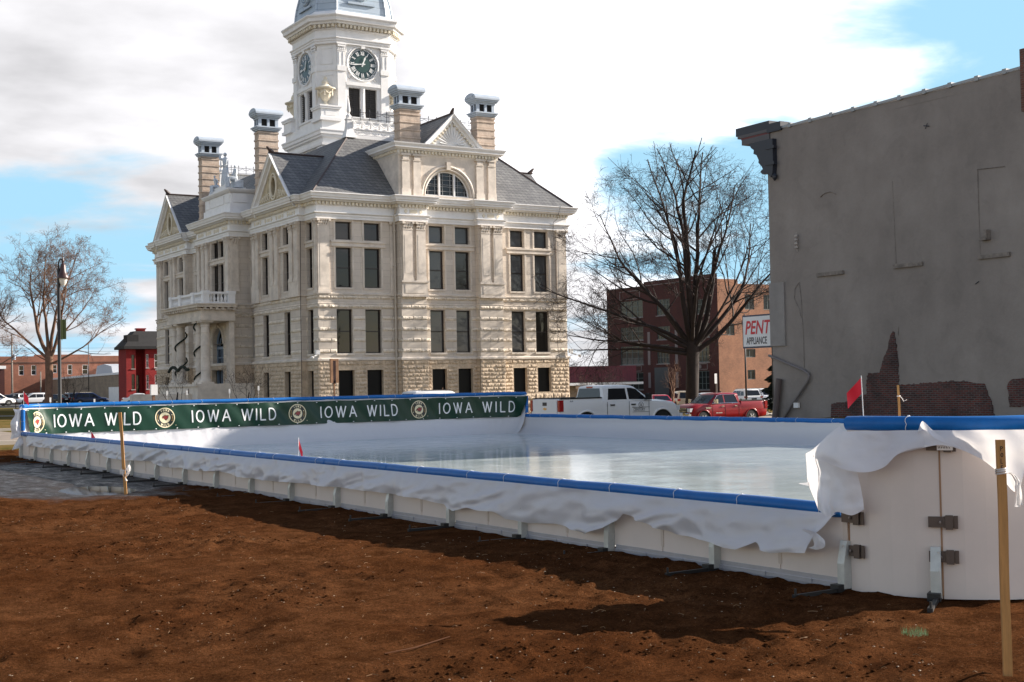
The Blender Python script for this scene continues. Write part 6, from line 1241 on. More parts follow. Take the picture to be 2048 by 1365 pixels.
m_ = MB(); m_.tube([(XW-0.02, y, z) for y, z in ((37.86, 5.29), (38.1, 5.06), (38.15, 4.68), (37.9, 4.22), (37.8, 3.89))], 0.012, 4); m_.tube([(XW-0.02, y, z) for y, z in ((37.86, 5.29), (37.78, 4.6), (37.71, 3.12), (37.72, 1.92))], 0.012, 4); m_.build('cable', M_ledge, gb)
m_ = MB()
for k in range(4): m_.lathe((XW-0.09, 37.9, 6.62+0.15*k), [(0.02, 0), (0.07, 0.02), (0.07, 0.07), (0.02, 0.1)], 8)
m_.tube([(XW-0.05, 37.9, 6.5), (XW-0.09, 37.9, 7.25)], 0.015, 5); m_.build('insulator', mat('glazed_insulator', (0.4, 0.36, 0.33), 0.3), gb, smooth=40)
m_ = MB(); m_.prism([(28.84, 6.04), (29.15, 6.04), (29.15, 6.1), (29.0, 6.15), (28.98, 6.38), (28.84, 6.38)], lambda u, v, w: (w, u, v), XW-0.22, XW); m_.build('vent_hood', M_ledge, gb)
m_ = MB(); m_.tube([(XW-0.03, 31.25, 10.3), (XW-0.03, 31.5, 10.36)], 0.015, 4); m_.tube([(XW-0.03, 31.33, 10.42), (XW-0.03, 31.42, 10.24)], 0.015, 4); m_.tube([(XW-0.03, 29.5, 4.6), (XW-0.03, 29.35, 4.68)], 0.015, 4); m_.build('wall_anchor', M_corn, gb)
m_ = MB(); m_.box(XW-0.1, XW+1.2, 25.5, 27.42, 10.1, 12.15); m_.build('chimney', brickmat('brick_stack', (0.2, 0.07, 0.04), (0.13, 0.045, 0.03), (0.15, 0.12, 0.1)), gb)
# projecting shop sign
sg = empty('shop_sign', (38.5, 41.2, 3.5), 0, 'white lit-box shop sign with red PENT and black APPLIANCE lettering', 'sign'); m_ = MB(); m_.box(38.5, 38.78, 39.55, 42.92, 2.83, 4.25); m_.build('sign_box', mat('navy_sign_edge', (0.02, 0.03, 0.07), 0.4), sg)
m_ = MB(); m_.box(38.485, 38.5, 39.6, 42.86, 2.9, 4.18); m_.build('sign_face', mat('white_sign_face', (0.72, 0.73, 0.74), 0.4), sg)
text_mesh('PENT', 0.80, lambda x, y, h: (38.478, 42.76-x, 3.44+y), mat('red_sign_letters', (0.55, 0.01, 0.03), 0.4), 'lettering', sg, shear=0.22, ex=0.016, sx=0.80)
text_mesh('APPLIANCE', 0.43, lambda x, y, h: (38.478, 42.66-x, 3.0+y), mat('black_sign_letters', (0.02, 0.02, 0.03), 0.4), 'lettering', sg, ex=0.006, sx=0.58)
m_ = MB(); m_.tube([(38.64, 41.2, 2.84), (38.64, 41.2, -1.0)], 0.07, 8); m_.build('sign_post', M_iron, sg)
# ---------------------------------------------------------------- generic buildings
def winset(parent, F, wins, frame, glass, name='window', mull=1, bars=1, inset=0.12, fw=0.08):
    for a, b, c, d in wins: window_obj(parent, F, a, b, c, d, kind='one', inset=inset, fw=fw, matf=frame, matg=glass, name=name, mull=mull, bars=bars)
M_rb = brickmat('dark_red_brick', (0.085, 0.015, 0.011), (0.055, 0.011, 0.009), (0.05, 0.025, 0.02), var=0.3); M_ob = brickmat('orange_brick', (0.38, 0.16, 0.075), (0.29, 0.115, 0.055), (0.26, 0.16, 0.10), var=0.35, bh=0.09)
M_grn = mat('green_grey_window_frame', (0.10, 0.13, 0.125), 0.5); M_wst = mat('pale_stone_band', (0.42, 0.36, 0.32), 0.8)
b1 = empty('brick_warehouse', (115, 130, -1), 0, 'four storey dark red brick warehouse with orange brick side wall behind the big bare tree', 'building')
F1 = facade((109, 149.5), (109, 126)); s_ = lambda y: 149.5-y
wl = [(s_(146.4), s_(141.3), 10.0, 12.3), (s_(138.3), s_(135.5), 10.0, 12.1), (s_(130.8), s_(127.7), 9.8, 11.6), (s_(146.4), s_(141.3), 6.9, 8.7), (s_(138.3), s_(135.6), 6.8, 8.5), (s_(130.8), s_(127.7), 6.8, 8.5), (s_(146.5), s_(141.4), 3.6, 6.1), (s_(138.4), s_(135.8), 3.6, 6.1), (s_(130.8), s_(127.8), 3.6, 5.9), (s_(146.4), s_(141.5), 0.2, 2.5), (s_(130.9), s_(127.9), 0.1, 2.5)]
dw = (s_(139.0), s_(136.0), -1.4, 3.1)
wb = MB(); wall(wb, F1, -1.6, 14.15, wl+[dw], 0.25); F1c = facade((109, 141), (109, 126)); wall(wb, F1c, 14.15, 14.7, []); wb.quad((109.3, 141, 14.7), (109, 141, 14.7), (109, 126, 14.7), (109.3, 126, 14.7)); wb.quad((109, 141, 14.1), (109, 141, 14.7), (109.4, 141, 14.7), (109.4, 141, 14.1)); wb.build('wall', M_rb, b1)
F2 = facade((109, 126), (150, 126)); w2 = [(a-109, b-109, c, d) for a, b, c, d in ((113.5, 115.1, 10.2, 12.1), (116.7, 118.2, 10.2, 12.1), (113.3, 115.1, 4.1, 5.15), (113.7, 115.0, 1.3, 2.5), (120, 121.6, 10.2, 12), (120, 121.6, 4, 5.2), (110.3, 111.7, 6.9, 8.4), (116.8, 118.3, 6.9, 8.4))]
wb = MB(); wall(wb, F2, -1.6, 13.45, w2, 0.2); wb.quad((109, 126, 13.45), (112.4, 126, 13.45), (112.4, 126, 14.0), (109, 126, 14.0)); wb.quad((109, 126.02, 13.45), (150, 126.02, 13.45), (150, 149.5, 13.45), (109, 149.5, 13.45)); wb.quad((109, 149.5, -1.6), (150, 149.5, -1.6), (150, 149.5, 13.45), (109, 149.5, 13.45)); wb.build('side_wall', M_ob, b1)
winset(b1, F1, wl, M_grn, M_glassd, mull=3, bars=2); winset(b1, F2, w2, M_grn, M_glassd, mull=1, bars=0)
m_ = MB()
for a, b, c, d in ((s_(146.35), s_(141.8), 2.66, 3.44), (s_(130.99), s_(128.16), 2.66, 3.44), (s_(146.4), s_(141.85), 12.5, 13.7)):
    m_.fbox(F1, a, b, 0, 0.06, d-0.08, d); m_.fbox(F1, a, b, 0, 0.06, c, c+0.08); m_.fbox(F1, a, a+0.08, 0, 0.06, c, d); m_.fbox(F1, b-0.08, b, 0, 0.06, c, d); cc = F1((a+b)/2, 0.07, (c+d)/2)
    if c < 3: m_.prism([(0.26*math.cos(k*math.pi/8), 0.26*math.sin(k*math.pi/8)) for k in range(16)], lambda u, v, w, cc=cc: (cc[0]-w, cc[1]+u, cc[2]+v), -0.02, 0.03)
for a, b, c, d in wl: m_.fbox(F1, a-0.1, b+0.1, 0, 0.1, c-0.14, c)
for y in (140.1, 134.3): m_.fbox(F1, s_(y)-0.25, s_(y)+0.25, 0, 0.05, 3.5, 7.9); m_.fbox(F1, s_(y)-0.25, s_(y)+0.25, 0, 0.05, 0.4, 2.45)
m_.fbox(F1, 0, 23.5, 0, 0.12, 14.1, 14.18); m_.build('stone_trim', mat('weathered_pale_trim', (0.2, 0.17, 0.165), 0.85), b1)
m_ = MB(); m_.fbox(F1, dw[0], dw[1], -0.2, 0.05, -1.4, 3.1); m_.build('entrance_door', mat('charcoal_door', (0.035, 0.04, 0.048), 0.5), b1)
# maroon low building
b2 = empty('low_shop', (92, 132, -1), 0, 'low maroon shop with grey canopy between the courthouse and the brick warehouse', 'building')
m_ = MB(); m_.box(80, 99, 131, 145, -1.6, 3.1); m_.build('wall', mat('tan_render', (0.28, 0.21, 0.15), 0.9, var=0.2), b2); m_ = MB(); m_.box(79.7, 99.3, 130.3, 145, 1.35, 3.3); m_.build('fascia', brickmat('maroon_siding', (0.12, 0.022, 0.032), (0.10, 0.02, 0.03), (0.06, 0.012, 0.018), bw=0.4, bh=3, msize=0.02), b2)
m_ = MB(); m_.box(79.5, 99.5, 129.2, 131, 1.0, 1.3); m_.build('canopy', mat('pale_canopy', (0.5, 0.5, 0.5), 0.5), b2); m_ = MB(); m_.box(91.5, 93.5, 130.9, 131.0, -1.2, 0.7); m_.box(82, 88, 130.9, 131, -1.0, 0.6); m_.build('shop_window', M_glass, b2)
# far left: brick building, block wall, red house
M_bb = brickmat('brown_brick', (0.30, 0.105, 0.055), (0.23, 0.085, 0.05), (0.2, 0.12, 0.09), var=0.35); b3 = empty('brown_brick_building', (55, 238, 0), 0, 'long low brown brick building with dark windows behind the block garage', 'building')
F3 = facade((30, 236), (66, 236)); w3 = [(a-30, b-30, c, d) for a, b, c, d in ((47.44, 48.3, 4.4, 6.1), (49.5, 50.35, 4.4, 6.1), (53.0, 53.8, 4.7, 6.18), (55.6, 56.4, 4.4, 6.15), (58.1, 59.1, 4.4, 6.1), (44.2, 45.0, 4.4, 6.1), (40, 40.9, 4.4, 6.1))]
m_ = MB(); wall(m_, F3, -1, 7.65, w3, 0.2); m_.box(50.05, 59.55, 236, 236.4, 7.66, 7.92); m_.quad((66, 236, -1), (66, 250, -1), (66, 250, 7.6), (66, 236, 7.6)); m_.quad((30, 236, 7.6), (66, 236, 7.6), (66, 250, 7.6), (30, 250, 7.6)); m_.build('wall', M_bb, b3); winset(b3, F3, w3, M_white, M_glass, mull=0, bars=1)
m_ = MB(); m_.box(29.9, 66.1, 235.9, 236.1, 6.45, 6.6); m_.box(61.5, 62.5, 234.8, 235.9, 4.9, 5.9); m_.build('string_course', mat('dark_band', (0.08, 0.04, 0.03), 0.8), b3)
b4 = empty('block_garage', (58, 215, 0), 0, 'tan block garage with white sloping coping in front of the brown brick building', 'building')
m_ = MB(); m_.quad((52, 272, -1), (52, 188, -1), (52, 188, 3.85), (52, 272, 3.25)); m_.quad((52, 188, -1), (64, 188, -1), (64, 188, 3.85), (52, 188, 3.85)); m_.build('wall', brickmat('tan_block', (0.34, 0.26, 0.18), (0.29, 0.22, 0.155), (0.2, 0.155, 0.11), bw=0.4, bh=0.2, msize=0.02, var=0.3), b4)
m_ = MB(); m_.quad((51.85, 272, 3.2), (51.85, 187.9, 3.8), (51.85, 187.9, 4.12), (51.85, 272, 3.52)); m_.quad((51.85, 187.9, 4.12), (64, 187.9, 4.12), (64, 272, 3.52), (51.85, 272, 3.52)); m_.quad((51.85, 187.85, 3.8), (64, 187.85, 3.8), (64, 187.85, 4.12), (51.85, 187.85, 4.12)); m_.build('coping', M_white, b4)
m_ = MB(); m_.box(51.9, 52.0, 188.6, 195.5, -0.8, 2.0); m_.build('garage_door', M_white, b4); m_ = MB(); m_.prism([(-5, 0), (-4.2, 1.1), (0, 1.5), (4, 1.3), (5, 0)], lambda u, v, w: (w, 206+u, 4.1+v), 54, 62); m_.build('roof_shed', mat('silver_roof', (0.4, 0.42, 0.45), 0.5), b4)
M_red = brickmat('painted_red_brick', (0.30, 0.012, 0.010), (0.26, 0.010, 0.008), (0.16, 0.008, 0.008), var=0.2); b5 = empty('red_house', (50, 170, 0), 0, 'two storey red painted brick house with black mansard roof beside the courthouse', 'house')
segs = [((46.0, 168.5), (46.0, 165)), ((46.0, 165), (47.2, 165)), ((47.2, 165), (47.2, 166.5)), ((47.2, 166.5), (48.4, 166.5)), ((48.4, 166.5), (48.4, 165)), ((48.4, 165), (52.5, 165)), ((52.5, 165), (52.5, 176))]
wr = MB()
for i, (a, b) in enumerate(segs):
    G = facade(a, b); ws = {1: [(0.65, 1.05, 4.2, 5.95), (0.65, 1.05, 1.6, 3.5)], 3: [(0.45, 0.85, 1.0, 3.4)], 5: [(1.15, 1.75, 4.3, 6.0), (1.2, 1.75, 1.3, 3.4), (0.1, 0.4, 4.3, 6.0), (0.1, 0.4, 1.6, 3.4)]}.get(i, [])
    wall(wr, G, -0.8, 6.7, ws, 0.15)
    for w in ws: window_obj(b5, G, *w, kind='sash', inset=0.1, fw=0.06, matf=M_white if i == 5 else M_frame)
    for w in ws: 
        q = MB(); q.fbox(G, w[0]-0.08, w[1]+0.08, 0, 0.08, w[2]-0.1, w[2]); q.build('sill', M_wst, b5)
wr.build('wall', M_red, b5)
rr = MB(); M_blackroof = mat('black_shingle', (0.014, 0.013, 0.013), 0.8, var=0.4, vscale=3)
rr.box(45.6, 53.0, 164.5, 169, 6.65, 7.0); hip = [(45.7, 164.7), (52.8, 164.7), (52.8, 169), (45.7, 169)]; hip2 = [(47.4, 166), (51.6, 166), (51.6, 168), (47.4, 168)]
for i in range(4): j = (i+1) % 4; rr.quad((*hip[i], 7.0), (*hip[j], 7.0), (*hip2[j], 8.95), (*hip2[i], 8.95))
rr.quad(*[(*h, 8.95) for h in hip2]); rr.box(46.2, 47.6, 165.1, 166.8, 7.2, 8.45); rr.build('roof', M_blackroof, b5)
m_ = MB(); m_.box(47.9, 48.9, 166.6, 167.4, 8.8, 9.3); m_.box(47.8, 49.0, 166.5, 167.5, 9.2, 9.35); m_.build('chimney', M_red, b5)
# more roofs at the left edge so the street goes on
b6 = empty('corner_shop', (30, 230, 0), 0, 'low dark red building beyond the utility pole', 'building'); m_ = MB(); m_.box(22, 43.6, 228, 240, -1, 5.4); m_.build('wall', M_rb, b6); m_ = MB(); m_.box(21.8, 43.8, 227.8, 240.2, 5.4, 5.9); m_.build('coping', M_white, b6)
# ---------------------------------------------------------------- vehicles (local: x forward, y left, z up)
M_tyre = mat('tyre', (0.012, 0.012, 0.012), 0.8); M_rim = mat('alloy_rim', (0.55, 0.55, 0.56), 0.25, metal=0.9); M_chr = mat('chrome', (0.75, 0.75, 0.76), 0.12, metal=1.0); M_cglass = mat('tinted_car_glass', (0.006, 0.008, 0.011), 0.05, spec=0.45); M_well = mat('wheel_well', (0.004, 0.004, 0.004), 0.9); M_tail = mat('tail_lamp', (0.32, 0.008, 0.012), 0.15, coat=0.6); M_head = mat('head_lamp', (0.6, 0.62, 0.65), 0.1, coat=0.8); M_blkpl = mat('black_trim', (0.012, 0.012, 0.013), 0.5)
def paint(name, c): return mat(name, c, 0.28, coat=0.2, spec=0.3)
PW, PR, PN, PG, PK, PT = paint('white_car_paint', (0.72, 0.72, 0.72)), paint('red_car_paint', (0.24, 0.001, 0.006)), paint('navy_car_paint', (0.01, 0.02, 0.06)), paint('grey_car_paint', (0.16, 0.17, 0.18)), paint('black_car_paint', (0.01, 0.01, 0.012)), paint('tan_car_paint', (0.42, 0.36, 0.26))
def vehicle(name, loc, rz, label, cat, body, W, cab, zb, zr, wheels, pm, wr=0.38, group='parked cars and trucks', wins=(), truck=False, detail=2, windshield=True):
    """body: [(x, z_bottom, z_top, width_factor, crown)] stations from rear to front; cab: (x_rear_bottom, x_rear_top, x_front_top, x_front_bottom)"""
    e = empty(name, loc, rz, label, cat, group); hw = W/2; mb = MB(); secs = []
    for x, z0, z1, wf, cr in body:
        w = hw*wf; h = z1-z0; zs = z0+h*0.62
        secs.append([(x, -w*0.90, z0), (x, -w*0.985, z0+h*0.12), (x, -w, z0+h*0.35), (x, -w*0.995, zs), (x, -w*0.975, z0+h*0.86), (x, -w*0.93, z1-0.015), (x, -w*0.85, z1+cr*0.4), (x, -w*0.4, z1+cr), (x, w*0.4, z1+cr), (x, w*0.85, z1+cr*0.4), (x, w*0.93, z1-0.015), (x, w*0.975, z0+h*0.86), (x, w*0.995, zs), (x, w, z0+h*0.35), (x, w*0.985, z0+h*0.12), (x, w*0.90, z0)])
    n = len(secs[0]); mb.v = [p for s in secs for p in s]
    for i in range(len(secs)-1):
        for k in range(n): k2 = (k+1) % n; mb.f.append((i*n+k, i*n+k2, (i+1)*n+k2, (i+1)*n+k)); mb.m.append(0)
    mb.f.append(tuple(range(n))); mb.m.append(0); mb.f.append(tuple((len(secs)-1)*n+k for k in reversed(range(n)))); mb.m.append(0)
    build_local(mb, 'body', [pm], e, smooth=35)
    cw = lambda z: hw*(0.94-0.17*(z-zb)/(zr-zb)); x0, x1, x2, x3 = cab
    def X(zf, front): return (x3+(x2-x3)*zf**0.9) if front else (x0+(x1-x0)*zf)
    c = MB(); lv = [0, 0.25, 0.5, 0.75, 0.93, 1.0, 1.0]; n = 12; rings = []
    for li, f in enumerate(lv):
        z = zb+(zr-zb)*min(f, 1)+(0.03 if li == 6 else 0); w = cw(min(z, zr))*(1 if li < 5 else (0.95 if li == 5 else 0.78)); xr, xf = X(f, False), X(f, True)
        if li == 5: xr += 0.03; xf -= 0.06
        if li == 6: xr += 0.15; xf -= 0.35
        rings.append([(xr, -w*0.93, z), (xr+(xf-xr)*0.03, -w, z), (xr+(xf-xr)*0.5, -w, z+(0.015 if li > 4 else 0)), (xf-(xf-xr)*0.05, -w, z), (xf, -w*0.9, z), (xf+0.03, -w*0.4, z), (xf+0.03, w*0.4, z), (xf, w*0.9, z), (xf-(xf-xr)*0.05, w, z), (xr+(xf-xr)*0.5, w, z+(0.015 if li > 4 else 0)), (xr+(xf-xr)*0.03, w, z), (xr, w*0.93, z)])
    c.v = [p for r in rings for p in r]
    for i in range(len(rings)-1):
        for k in range(n): k2 = (k+1) % n; c.f.append((i*n+k, i*n+k2, (i+1)*n+k2, (i+1)*n+k)); c.m.append(0)
    c.f.append(tuple((len(rings)-1)*n+k for k in range(n))); c.m.append(0); build_local(c, 'cab', [pm], e, smooth=35)
    for sgn in (-1, 1):       # side glass
        for poly in wins:
            g = MB(); pts = [(x, sgn*(cw(z)+0.008), z) for x, z in poly]; g.quad(*(pts if sgn < 0 else pts[::-1])); g.quad(*[(x, y-sgn*0.012, z) for x, y, z in (pts[::-1] if sgn < 0 else pts)]); build_local(g, 'side_window', [M_cglass], e)
    g = MB(); f0, f1 = 0.08, 0.86
    def gl(front, o):
        a, b = X(f0, front)+o, X(f1, front)+o; z0, z1 = zb+(zr-zb)*f0, zb+(zr-zb)*f1; w0, w1 = cw(z0)*0.86, cw(z1)*0.84; s = 0.035 if front else 0
        g.quad((a+s*0, -w0, z0), (a+s, -w0*0.4, z0), (b+s, -w1*0.4, z1), (b, -w1, z1)); g.quad((a+s, -w0*0.4, z0), (a+s, w0*0.4, z0), (b+s, w1*0.4, z1), (b+s, -w1*0.4, z1)); g.quad((a+s, w0*0.4, z0), (a, w0, z0), (b, w1, z1), (b+s, w1*0.4, z1))
    gl(True, 0.02); build_local(g, 'windshield', [M_cglass], e); g = MB(); gl(False, -0.015); build_local(g, 'rear_window', [M_cglass], e)
    for wx in wheels:
        for sgn in (-1, 1):
            yo = sgn*(hw-0.02); w_ = MB(); 
            w_.prism([(wr*1.22*math.cos(math.pi*k/14), wr*1.2*math.sin(math.pi*k/14)) for k in range(15)]+[(-wr*1.15, -wr*0.5), (wr*1.15, -wr*0.5)], lambda u, v, t, wx=wx: (wx+u, t, wr+v), sgn*(hw*1.004), sgn*(hw*0.9)); build_local(w_, 'wheel_arch', [M_well], e)
            t = MB(); cyl = lambda r, y0, y1, mi=0, nn=20: t.prism([(r*math.cos(2*math.pi*k/nn), r*math.sin(2*math.pi*k/nn)) for k in range(nn)], lambda u, v, q, wx=wx: (wx+u, q, wr+v), y0, y1, mi=mi)
            cyl(wr, yo-sgn*0.2, yo+sgn*0.03); wheel = build_local(t, 'wheel', [M_tyre], e, smooth=40)
            t = MB(); cyl(wr*0.64, yo+sgn*0.02, yo+sgn*0.036, 1); 
            for k in range(6):
                a = k*math.pi/3; t.prism([(wr*0.15*math.cos(a-0.6), wr*0.15*math.sin(a-0.6)), (wr*0.6*math.cos(a-0.14), wr*0.6*math.sin(a-0.14)), (wr*0.6*math.cos(a+0.14), wr*0.6*math.sin(a+0.14)), (wr*0.15*math.cos(a+0.6), wr*0.15*math.sin(a+0.6))], lambda u, v, q, wx=wx: (wx+u, q, wr+v), yo+sgn*0.03, yo+sgn*0.052)
            build_local(t, 'rim', [M_rim, M_blkpl], wheel)
    return e, cw
def lbox(e, name, m_, *boxes, smooth=False):
    mb = MB()
    for b in boxes: mb.box(*b)
    return build_local(mb, name, m_ if isinstance(m_, list) else [m_], e, smooth)
def pickup(loc, rz, label, pm, chrome, white):
    body = [(0.0, 0.55, 1.36, 0.955, 0.0), (0.06, 0.45, 1.40, 0.985, 0.0), (0.5, 0.42, 1.41, 1.0, 0.0), (2.0, 0.4, 1.41, 1.0, 0.0), (2.02, 0.4, 1.30, 1.0, 0.02), (3.9, 0.4, 1.27, 1.0, 0.02), (4.3, 0.4, 1.26, 1.0, 0.06), (5.1, 0.42, 1.22, 0.985, 0.07), (5.55, 0.45, 1.16, 0.95, 0.05), (5.75, 0.5, 1.05, 0.90, 0.02), (5.85, 0.55, 0.95, 0.86, 0.0)]
    wins = [[(2.28, 1.33), (3.2, 1.33), (3.2, 1.76), (2.40, 1.76)], [(3.3, 1.33), (4.18, 1.31), (3.72, 1.72), (3.5, 1.77), (3.3, 1.77)]]
    e, cw = vehicle('pickup_truck', loc, rz, label, 'pickup truck', body, 2.02, (2.02, 2.1, 3.62, 4.5), 1.27, 1.86, (1.22, 4.9), pm, 0.41, wins=wins)
    hw = 1.01
    m_ = MB(); m_.quad((0.1, -0.8, 1.425), (1.98, -0.8, 1.425), (1.98, 0.8, 1.425), (0.1, 0.8, 1.425)); build_local(m_, 'truck_bed', [M_well], e)
    m_ = MB()
    for sgn in (-1, 1): m_.box(0.05, 1.98, sgn*0.92-0.05, sgn*0.92+0.05, 1.40, 1.445)
    build_local(m_, 'bed_rail', [M_blkpl], e)
    for sgn in (-1, 1): lbox(e, 'tail_lamp', M_tail, (-0.03, 0.16, sgn*(hw+0.008)-0.001 if sgn < 0 else hw-0.13, -hw+0.13 if sgn < 0 else hw+0.008, 0.93, 1.36))
    lbox(e, 'tailgate', pm, (-0.025, 0.0, -0.83, 0.83, 0.78, 1.385)); lbox(e, 'tailgate_handle', M_blkpl, (-0.035, -0.02, -0.14, 0.14, 1.15, 1.28))
    m_ = MB(); m_.prism([(-0.12, -0.02), (-0.06, -0.045), (0.03, -0.045), (0.03, -0.02), (0.13, -0.02), (0.1, 0.03), (0.03, 0.03), (0.03, 0.05), (-0.04, 0.05), (-0.04, 0.03), (-0.14, 0.03)], lambda u, v, w: (w, u, 1.03+v), -0.036, -0.02); build_local(m_, 'emblem', [M_goldp], e)
    lbox(e, 'rear_bumper', M_chr, (-0.16, 0.02, -0.95, 0.95, 0.5, 0.7)); lbox(e, 'front_bumper', M_chr if chrome else pm, (5.8, 5.98, -0.93, 0.93, 0.5, 0.72))
    lbox(e, 'grille', M_blkpl, (5.82, 5.9, -0.62, 0.62, 0.74, 1.08)); lbox(e, 'grille_bars', M_chr, *[(5.88, 5.92, -0.62, 0.62, z, z+0.03) for z in (0.76, 0.86, 0.96, 1.05)])
    for sgn in (-1, 1):
        lbox(e, 'headlight', M_head, (5.62, 5.86, sgn*0.78-0.13, sgn*0.78+0.13, 0.84, 1.05)); lbox(e, 'side_mirror', M_chr if chrome else M_blkpl, (4.02, 4.16, sgn*1.16-0.13, sgn*1.16+0.11, 1.3, 1.55))
        for x in (2.35, 3.36): lbox(e, 'door_handle', M_chr if chrome else M_blkpl, (x, x+0.2, sgn*(hw+0.012)-0.016, sgn*(hw+0.012)+0.016, 1.10, 1.15))
        for x in (2.2, 3.25, 4.22): lbox(e, 'door_seam', M_well, (x, x+0.014, sgn*(hw+0.002)-0.004, sgn*(hw+0.002)+0.004, 0.55, 1.25))
        if chrome:
            m_ = MB(); pts = [(2.24, 1.31), (4.24, 1.29), (3.74, 1.75), (3.5, 1.80), (2.38, 1.80)]; m_.tube([(x, sgn*(cw(z)+0.015), z) for x, z in pts], 0.02, 6, closed=True); build_local(m_, 'window_trim', [M_chr], e); lbox(e, 'side_badge', M_chr, (4.35, 4.75, sgn*(hw+0.004)-0.004, sgn*(hw+0.004)+0.004, 1.0, 1.09), (3.5, 4.0, sgn*(hw+0.004)-0.004, sgn*(hw+0.004)+0.004, 0.72, 0.77))
            m_ = MB(); m_.tube([(5.93, sgn*0.62, 0.74), (5.86, sgn*0.9, 0.8), (5.9, sgn*0.86, 0.55), (5.93, sgn*0.62, 0.6)], 0.03, 6); build_local(m_, 'lamp_surround', [M_chr], e)
        m_ = MB(); wx_ = (1.22, 4.9)
        for wx in wx_: m_.tube([(wx+0.53*math.cos(math.pi*k/12), sgn*(hw+0.006), 0.41+0.52*math.sin(math.pi*k/12)) for k in range(13)], 0.04, 6)
        build_local(m_, 'arch_flare', [pm], e, smooth=True)
    lbox(e, 'third_brake_light', M_tail, (2.08, 2.13, -0.2, 0.2, 1.79, 1.85)); return e, cw
M_goldp = mat('gold_emblem', (0.55, 0.33, 0.1), 0.35, metal=0.6)
wt, cww = pickup((27.75, 42.2, zg(30, 44)+0.04), 0.0, 'white crew cab pickup truck with lettering on its door, parked behind the far boards', PW, False, True)
# door lettering and 4x4 mark on the near side (local -y side)
sd_ = lambda x0, z0: (lambda x, y, h: (x0+x, -1.018, z0+y))
def ltext(txt, size, x0, z0, mt, parent, sx=1.0):
    o = text_mesh(txt, size, sd_(x0, z0), mt, 'lettering', None, sx=sx); o.parent = parent
ltext('CENTURY', 0.17, 3.45, 0.86, M_ink, wt, 0.75); ltext('4x4', 0.1, 0.45, 1.28, M_ink, wt)
m_ = MB(); m_.tube([(3.83+0.11*math.cos(k*math.pi/8), -1.018, 1.1+0.11*math.sin(k*math.pi/8)) for k in range(16)], 0.008, 4, closed=True); m_.box(3.4, 4.25, -1.022, -1.017, 1.0, 1.015); m_.box(3.4, 4.25, -1.022, -1.017, 0.82, 0.832); build_local(m_, 'door_emblem', [M_ink], wt); ltext('B', 0.15, 3.79, 1.05, M_ink, wt)
rt_, _ = pickup((55.4, 60.0, zg(52, 56)), math.pi, 'bright red crew cab pickup truck with chrome window trim and mirrors', PR, True, False); rt_.location = (54.7, 60.0, zg(52, 60)-0.0)
def suv(loc, rz, label, pm, kind='suv'):
    body = [(0.0, 0.45, 0.95, 0.90, 0.02), (0.12, 0.35, 1.02, 0.97, 0.02), (0.8, 0.32, 1.04, 1.0, 0.02), (3.3, 0.32, 1.0, 1.0, 0.03), (3.7, 0.34, 0.98, 0.99, 0.05), (4.3, 0.36, 0.9, 0.95, 0.06), (4.62, 0.42, 0.8, 0.87, 0.02), (4.7, 0.48, 0.7, 0.8, 0.0)]
    wins = [[(0.45, 1.06), (1.15, 1.05), (1.15, 1.48), (0.62, 1.46)], [(1.22, 1.05), (2.15, 1.04), (2.15, 1.52), (1.22, 1.5)], [(2.22, 1.04), (3.35, 1.03), (2.9, 1.38), (2.62, 1.52), (2.22, 1.53)]]
    e, cw = vehicle('suv', loc, rz, label, 'suv', body, 1.86, (0.12, 0.42, 2.65, 3.72), 1.0, 1.66, (0.95, 3.75), pm, 0.36, wins=wins)
    for s in (-1, 1): lbox(e, 'tail_lamp', M_tail, (-0.02, 0.22, s*0.8-0.12, s*0.8+0.12, 0.82, 1.0)); lbox(e, 'headlight', M_head, (4.4, 4.66, s*0.7-0.16, s*0.7+0.14, 0.66, 0.8)); lbox(e, 'side_mirror', M_blkpl, (3.1, 3.25, s*1.02-0.1, s*1.02+0.1, 1.02, 1.18))
    for s in (-1, 1): lbox(e, 'roof_rail', M_chr, (0.8, 2.5, s*0.66-0.02, s*0.66+0.02, 1.70, 1.74))
    lbox(e, 'number_plate', M_well, (-0.03, 0.0, -0.26, 0.26, 0.68, 0.82)); lbox(e, 'grille', M_blkpl, (4.6, 4.72, -0.5, 0.5, 0.5, 0.74)); return e
def sedan(loc, rz, label, pm):
    body = [(0.0, 0.42, 0.88, 0.86, 0.02), (0.15, 0.33, 0.98, 0.95, 0.03), (0.9, 0.3, 0.98, 1.0, 0.03), (3.3, 0.3, 0.92, 1.0, 0.03), (4.0, 0.32, 0.84, 0.96, 0.05), (4.5, 0.38, 0.7, 0.88, 0.03), (4.65, 0.45, 0.6, 0.8, 0.0)]
    wins = [[(1.0, 0.98), (1.95, 0.95), (1.95, 1.35), (1.55, 1.33)], [(2.02, 0.95), (3.05, 0.94), (2.5, 1.3), (2.3, 1.36), (2.02, 1.37)]]
    e, cw = vehicle('sedan', loc, rz, label, 'car', body, 1.82, (0.55, 1.35, 2.4, 3.5), 0.93, 1.46, (0.95, 3.7), pm, 0.33, wins=wins)
    for s in (-1, 1): lbox(e, 'tail_lamp', M_tail, (-0.02, 0.2, s*0.72-0.14, s*0.72+0.14, 0.78, 0.92)); lbox(e, 'headlight', M_head, (4.35, 4.6, s*0.66-0.16, s*0.66+0.14, 0.58, 0.7)); lbox(e, 'side_mirror', M_blkpl, (2.95, 3.08, s*1.0-0.09, s*1.0+0.09, 0.95, 1.08))
    lbox(e, 'number_plate', M_white, (-0.03, 0.0, -0.26, 0.26, 0.68, 0.8)); return e
def ad(px, d):
    lat = (px-1024)/2631*d; return (.849*lat+.529*d, -.528*lat+.848*d)
def zt_(x, y): return zg(x, y)
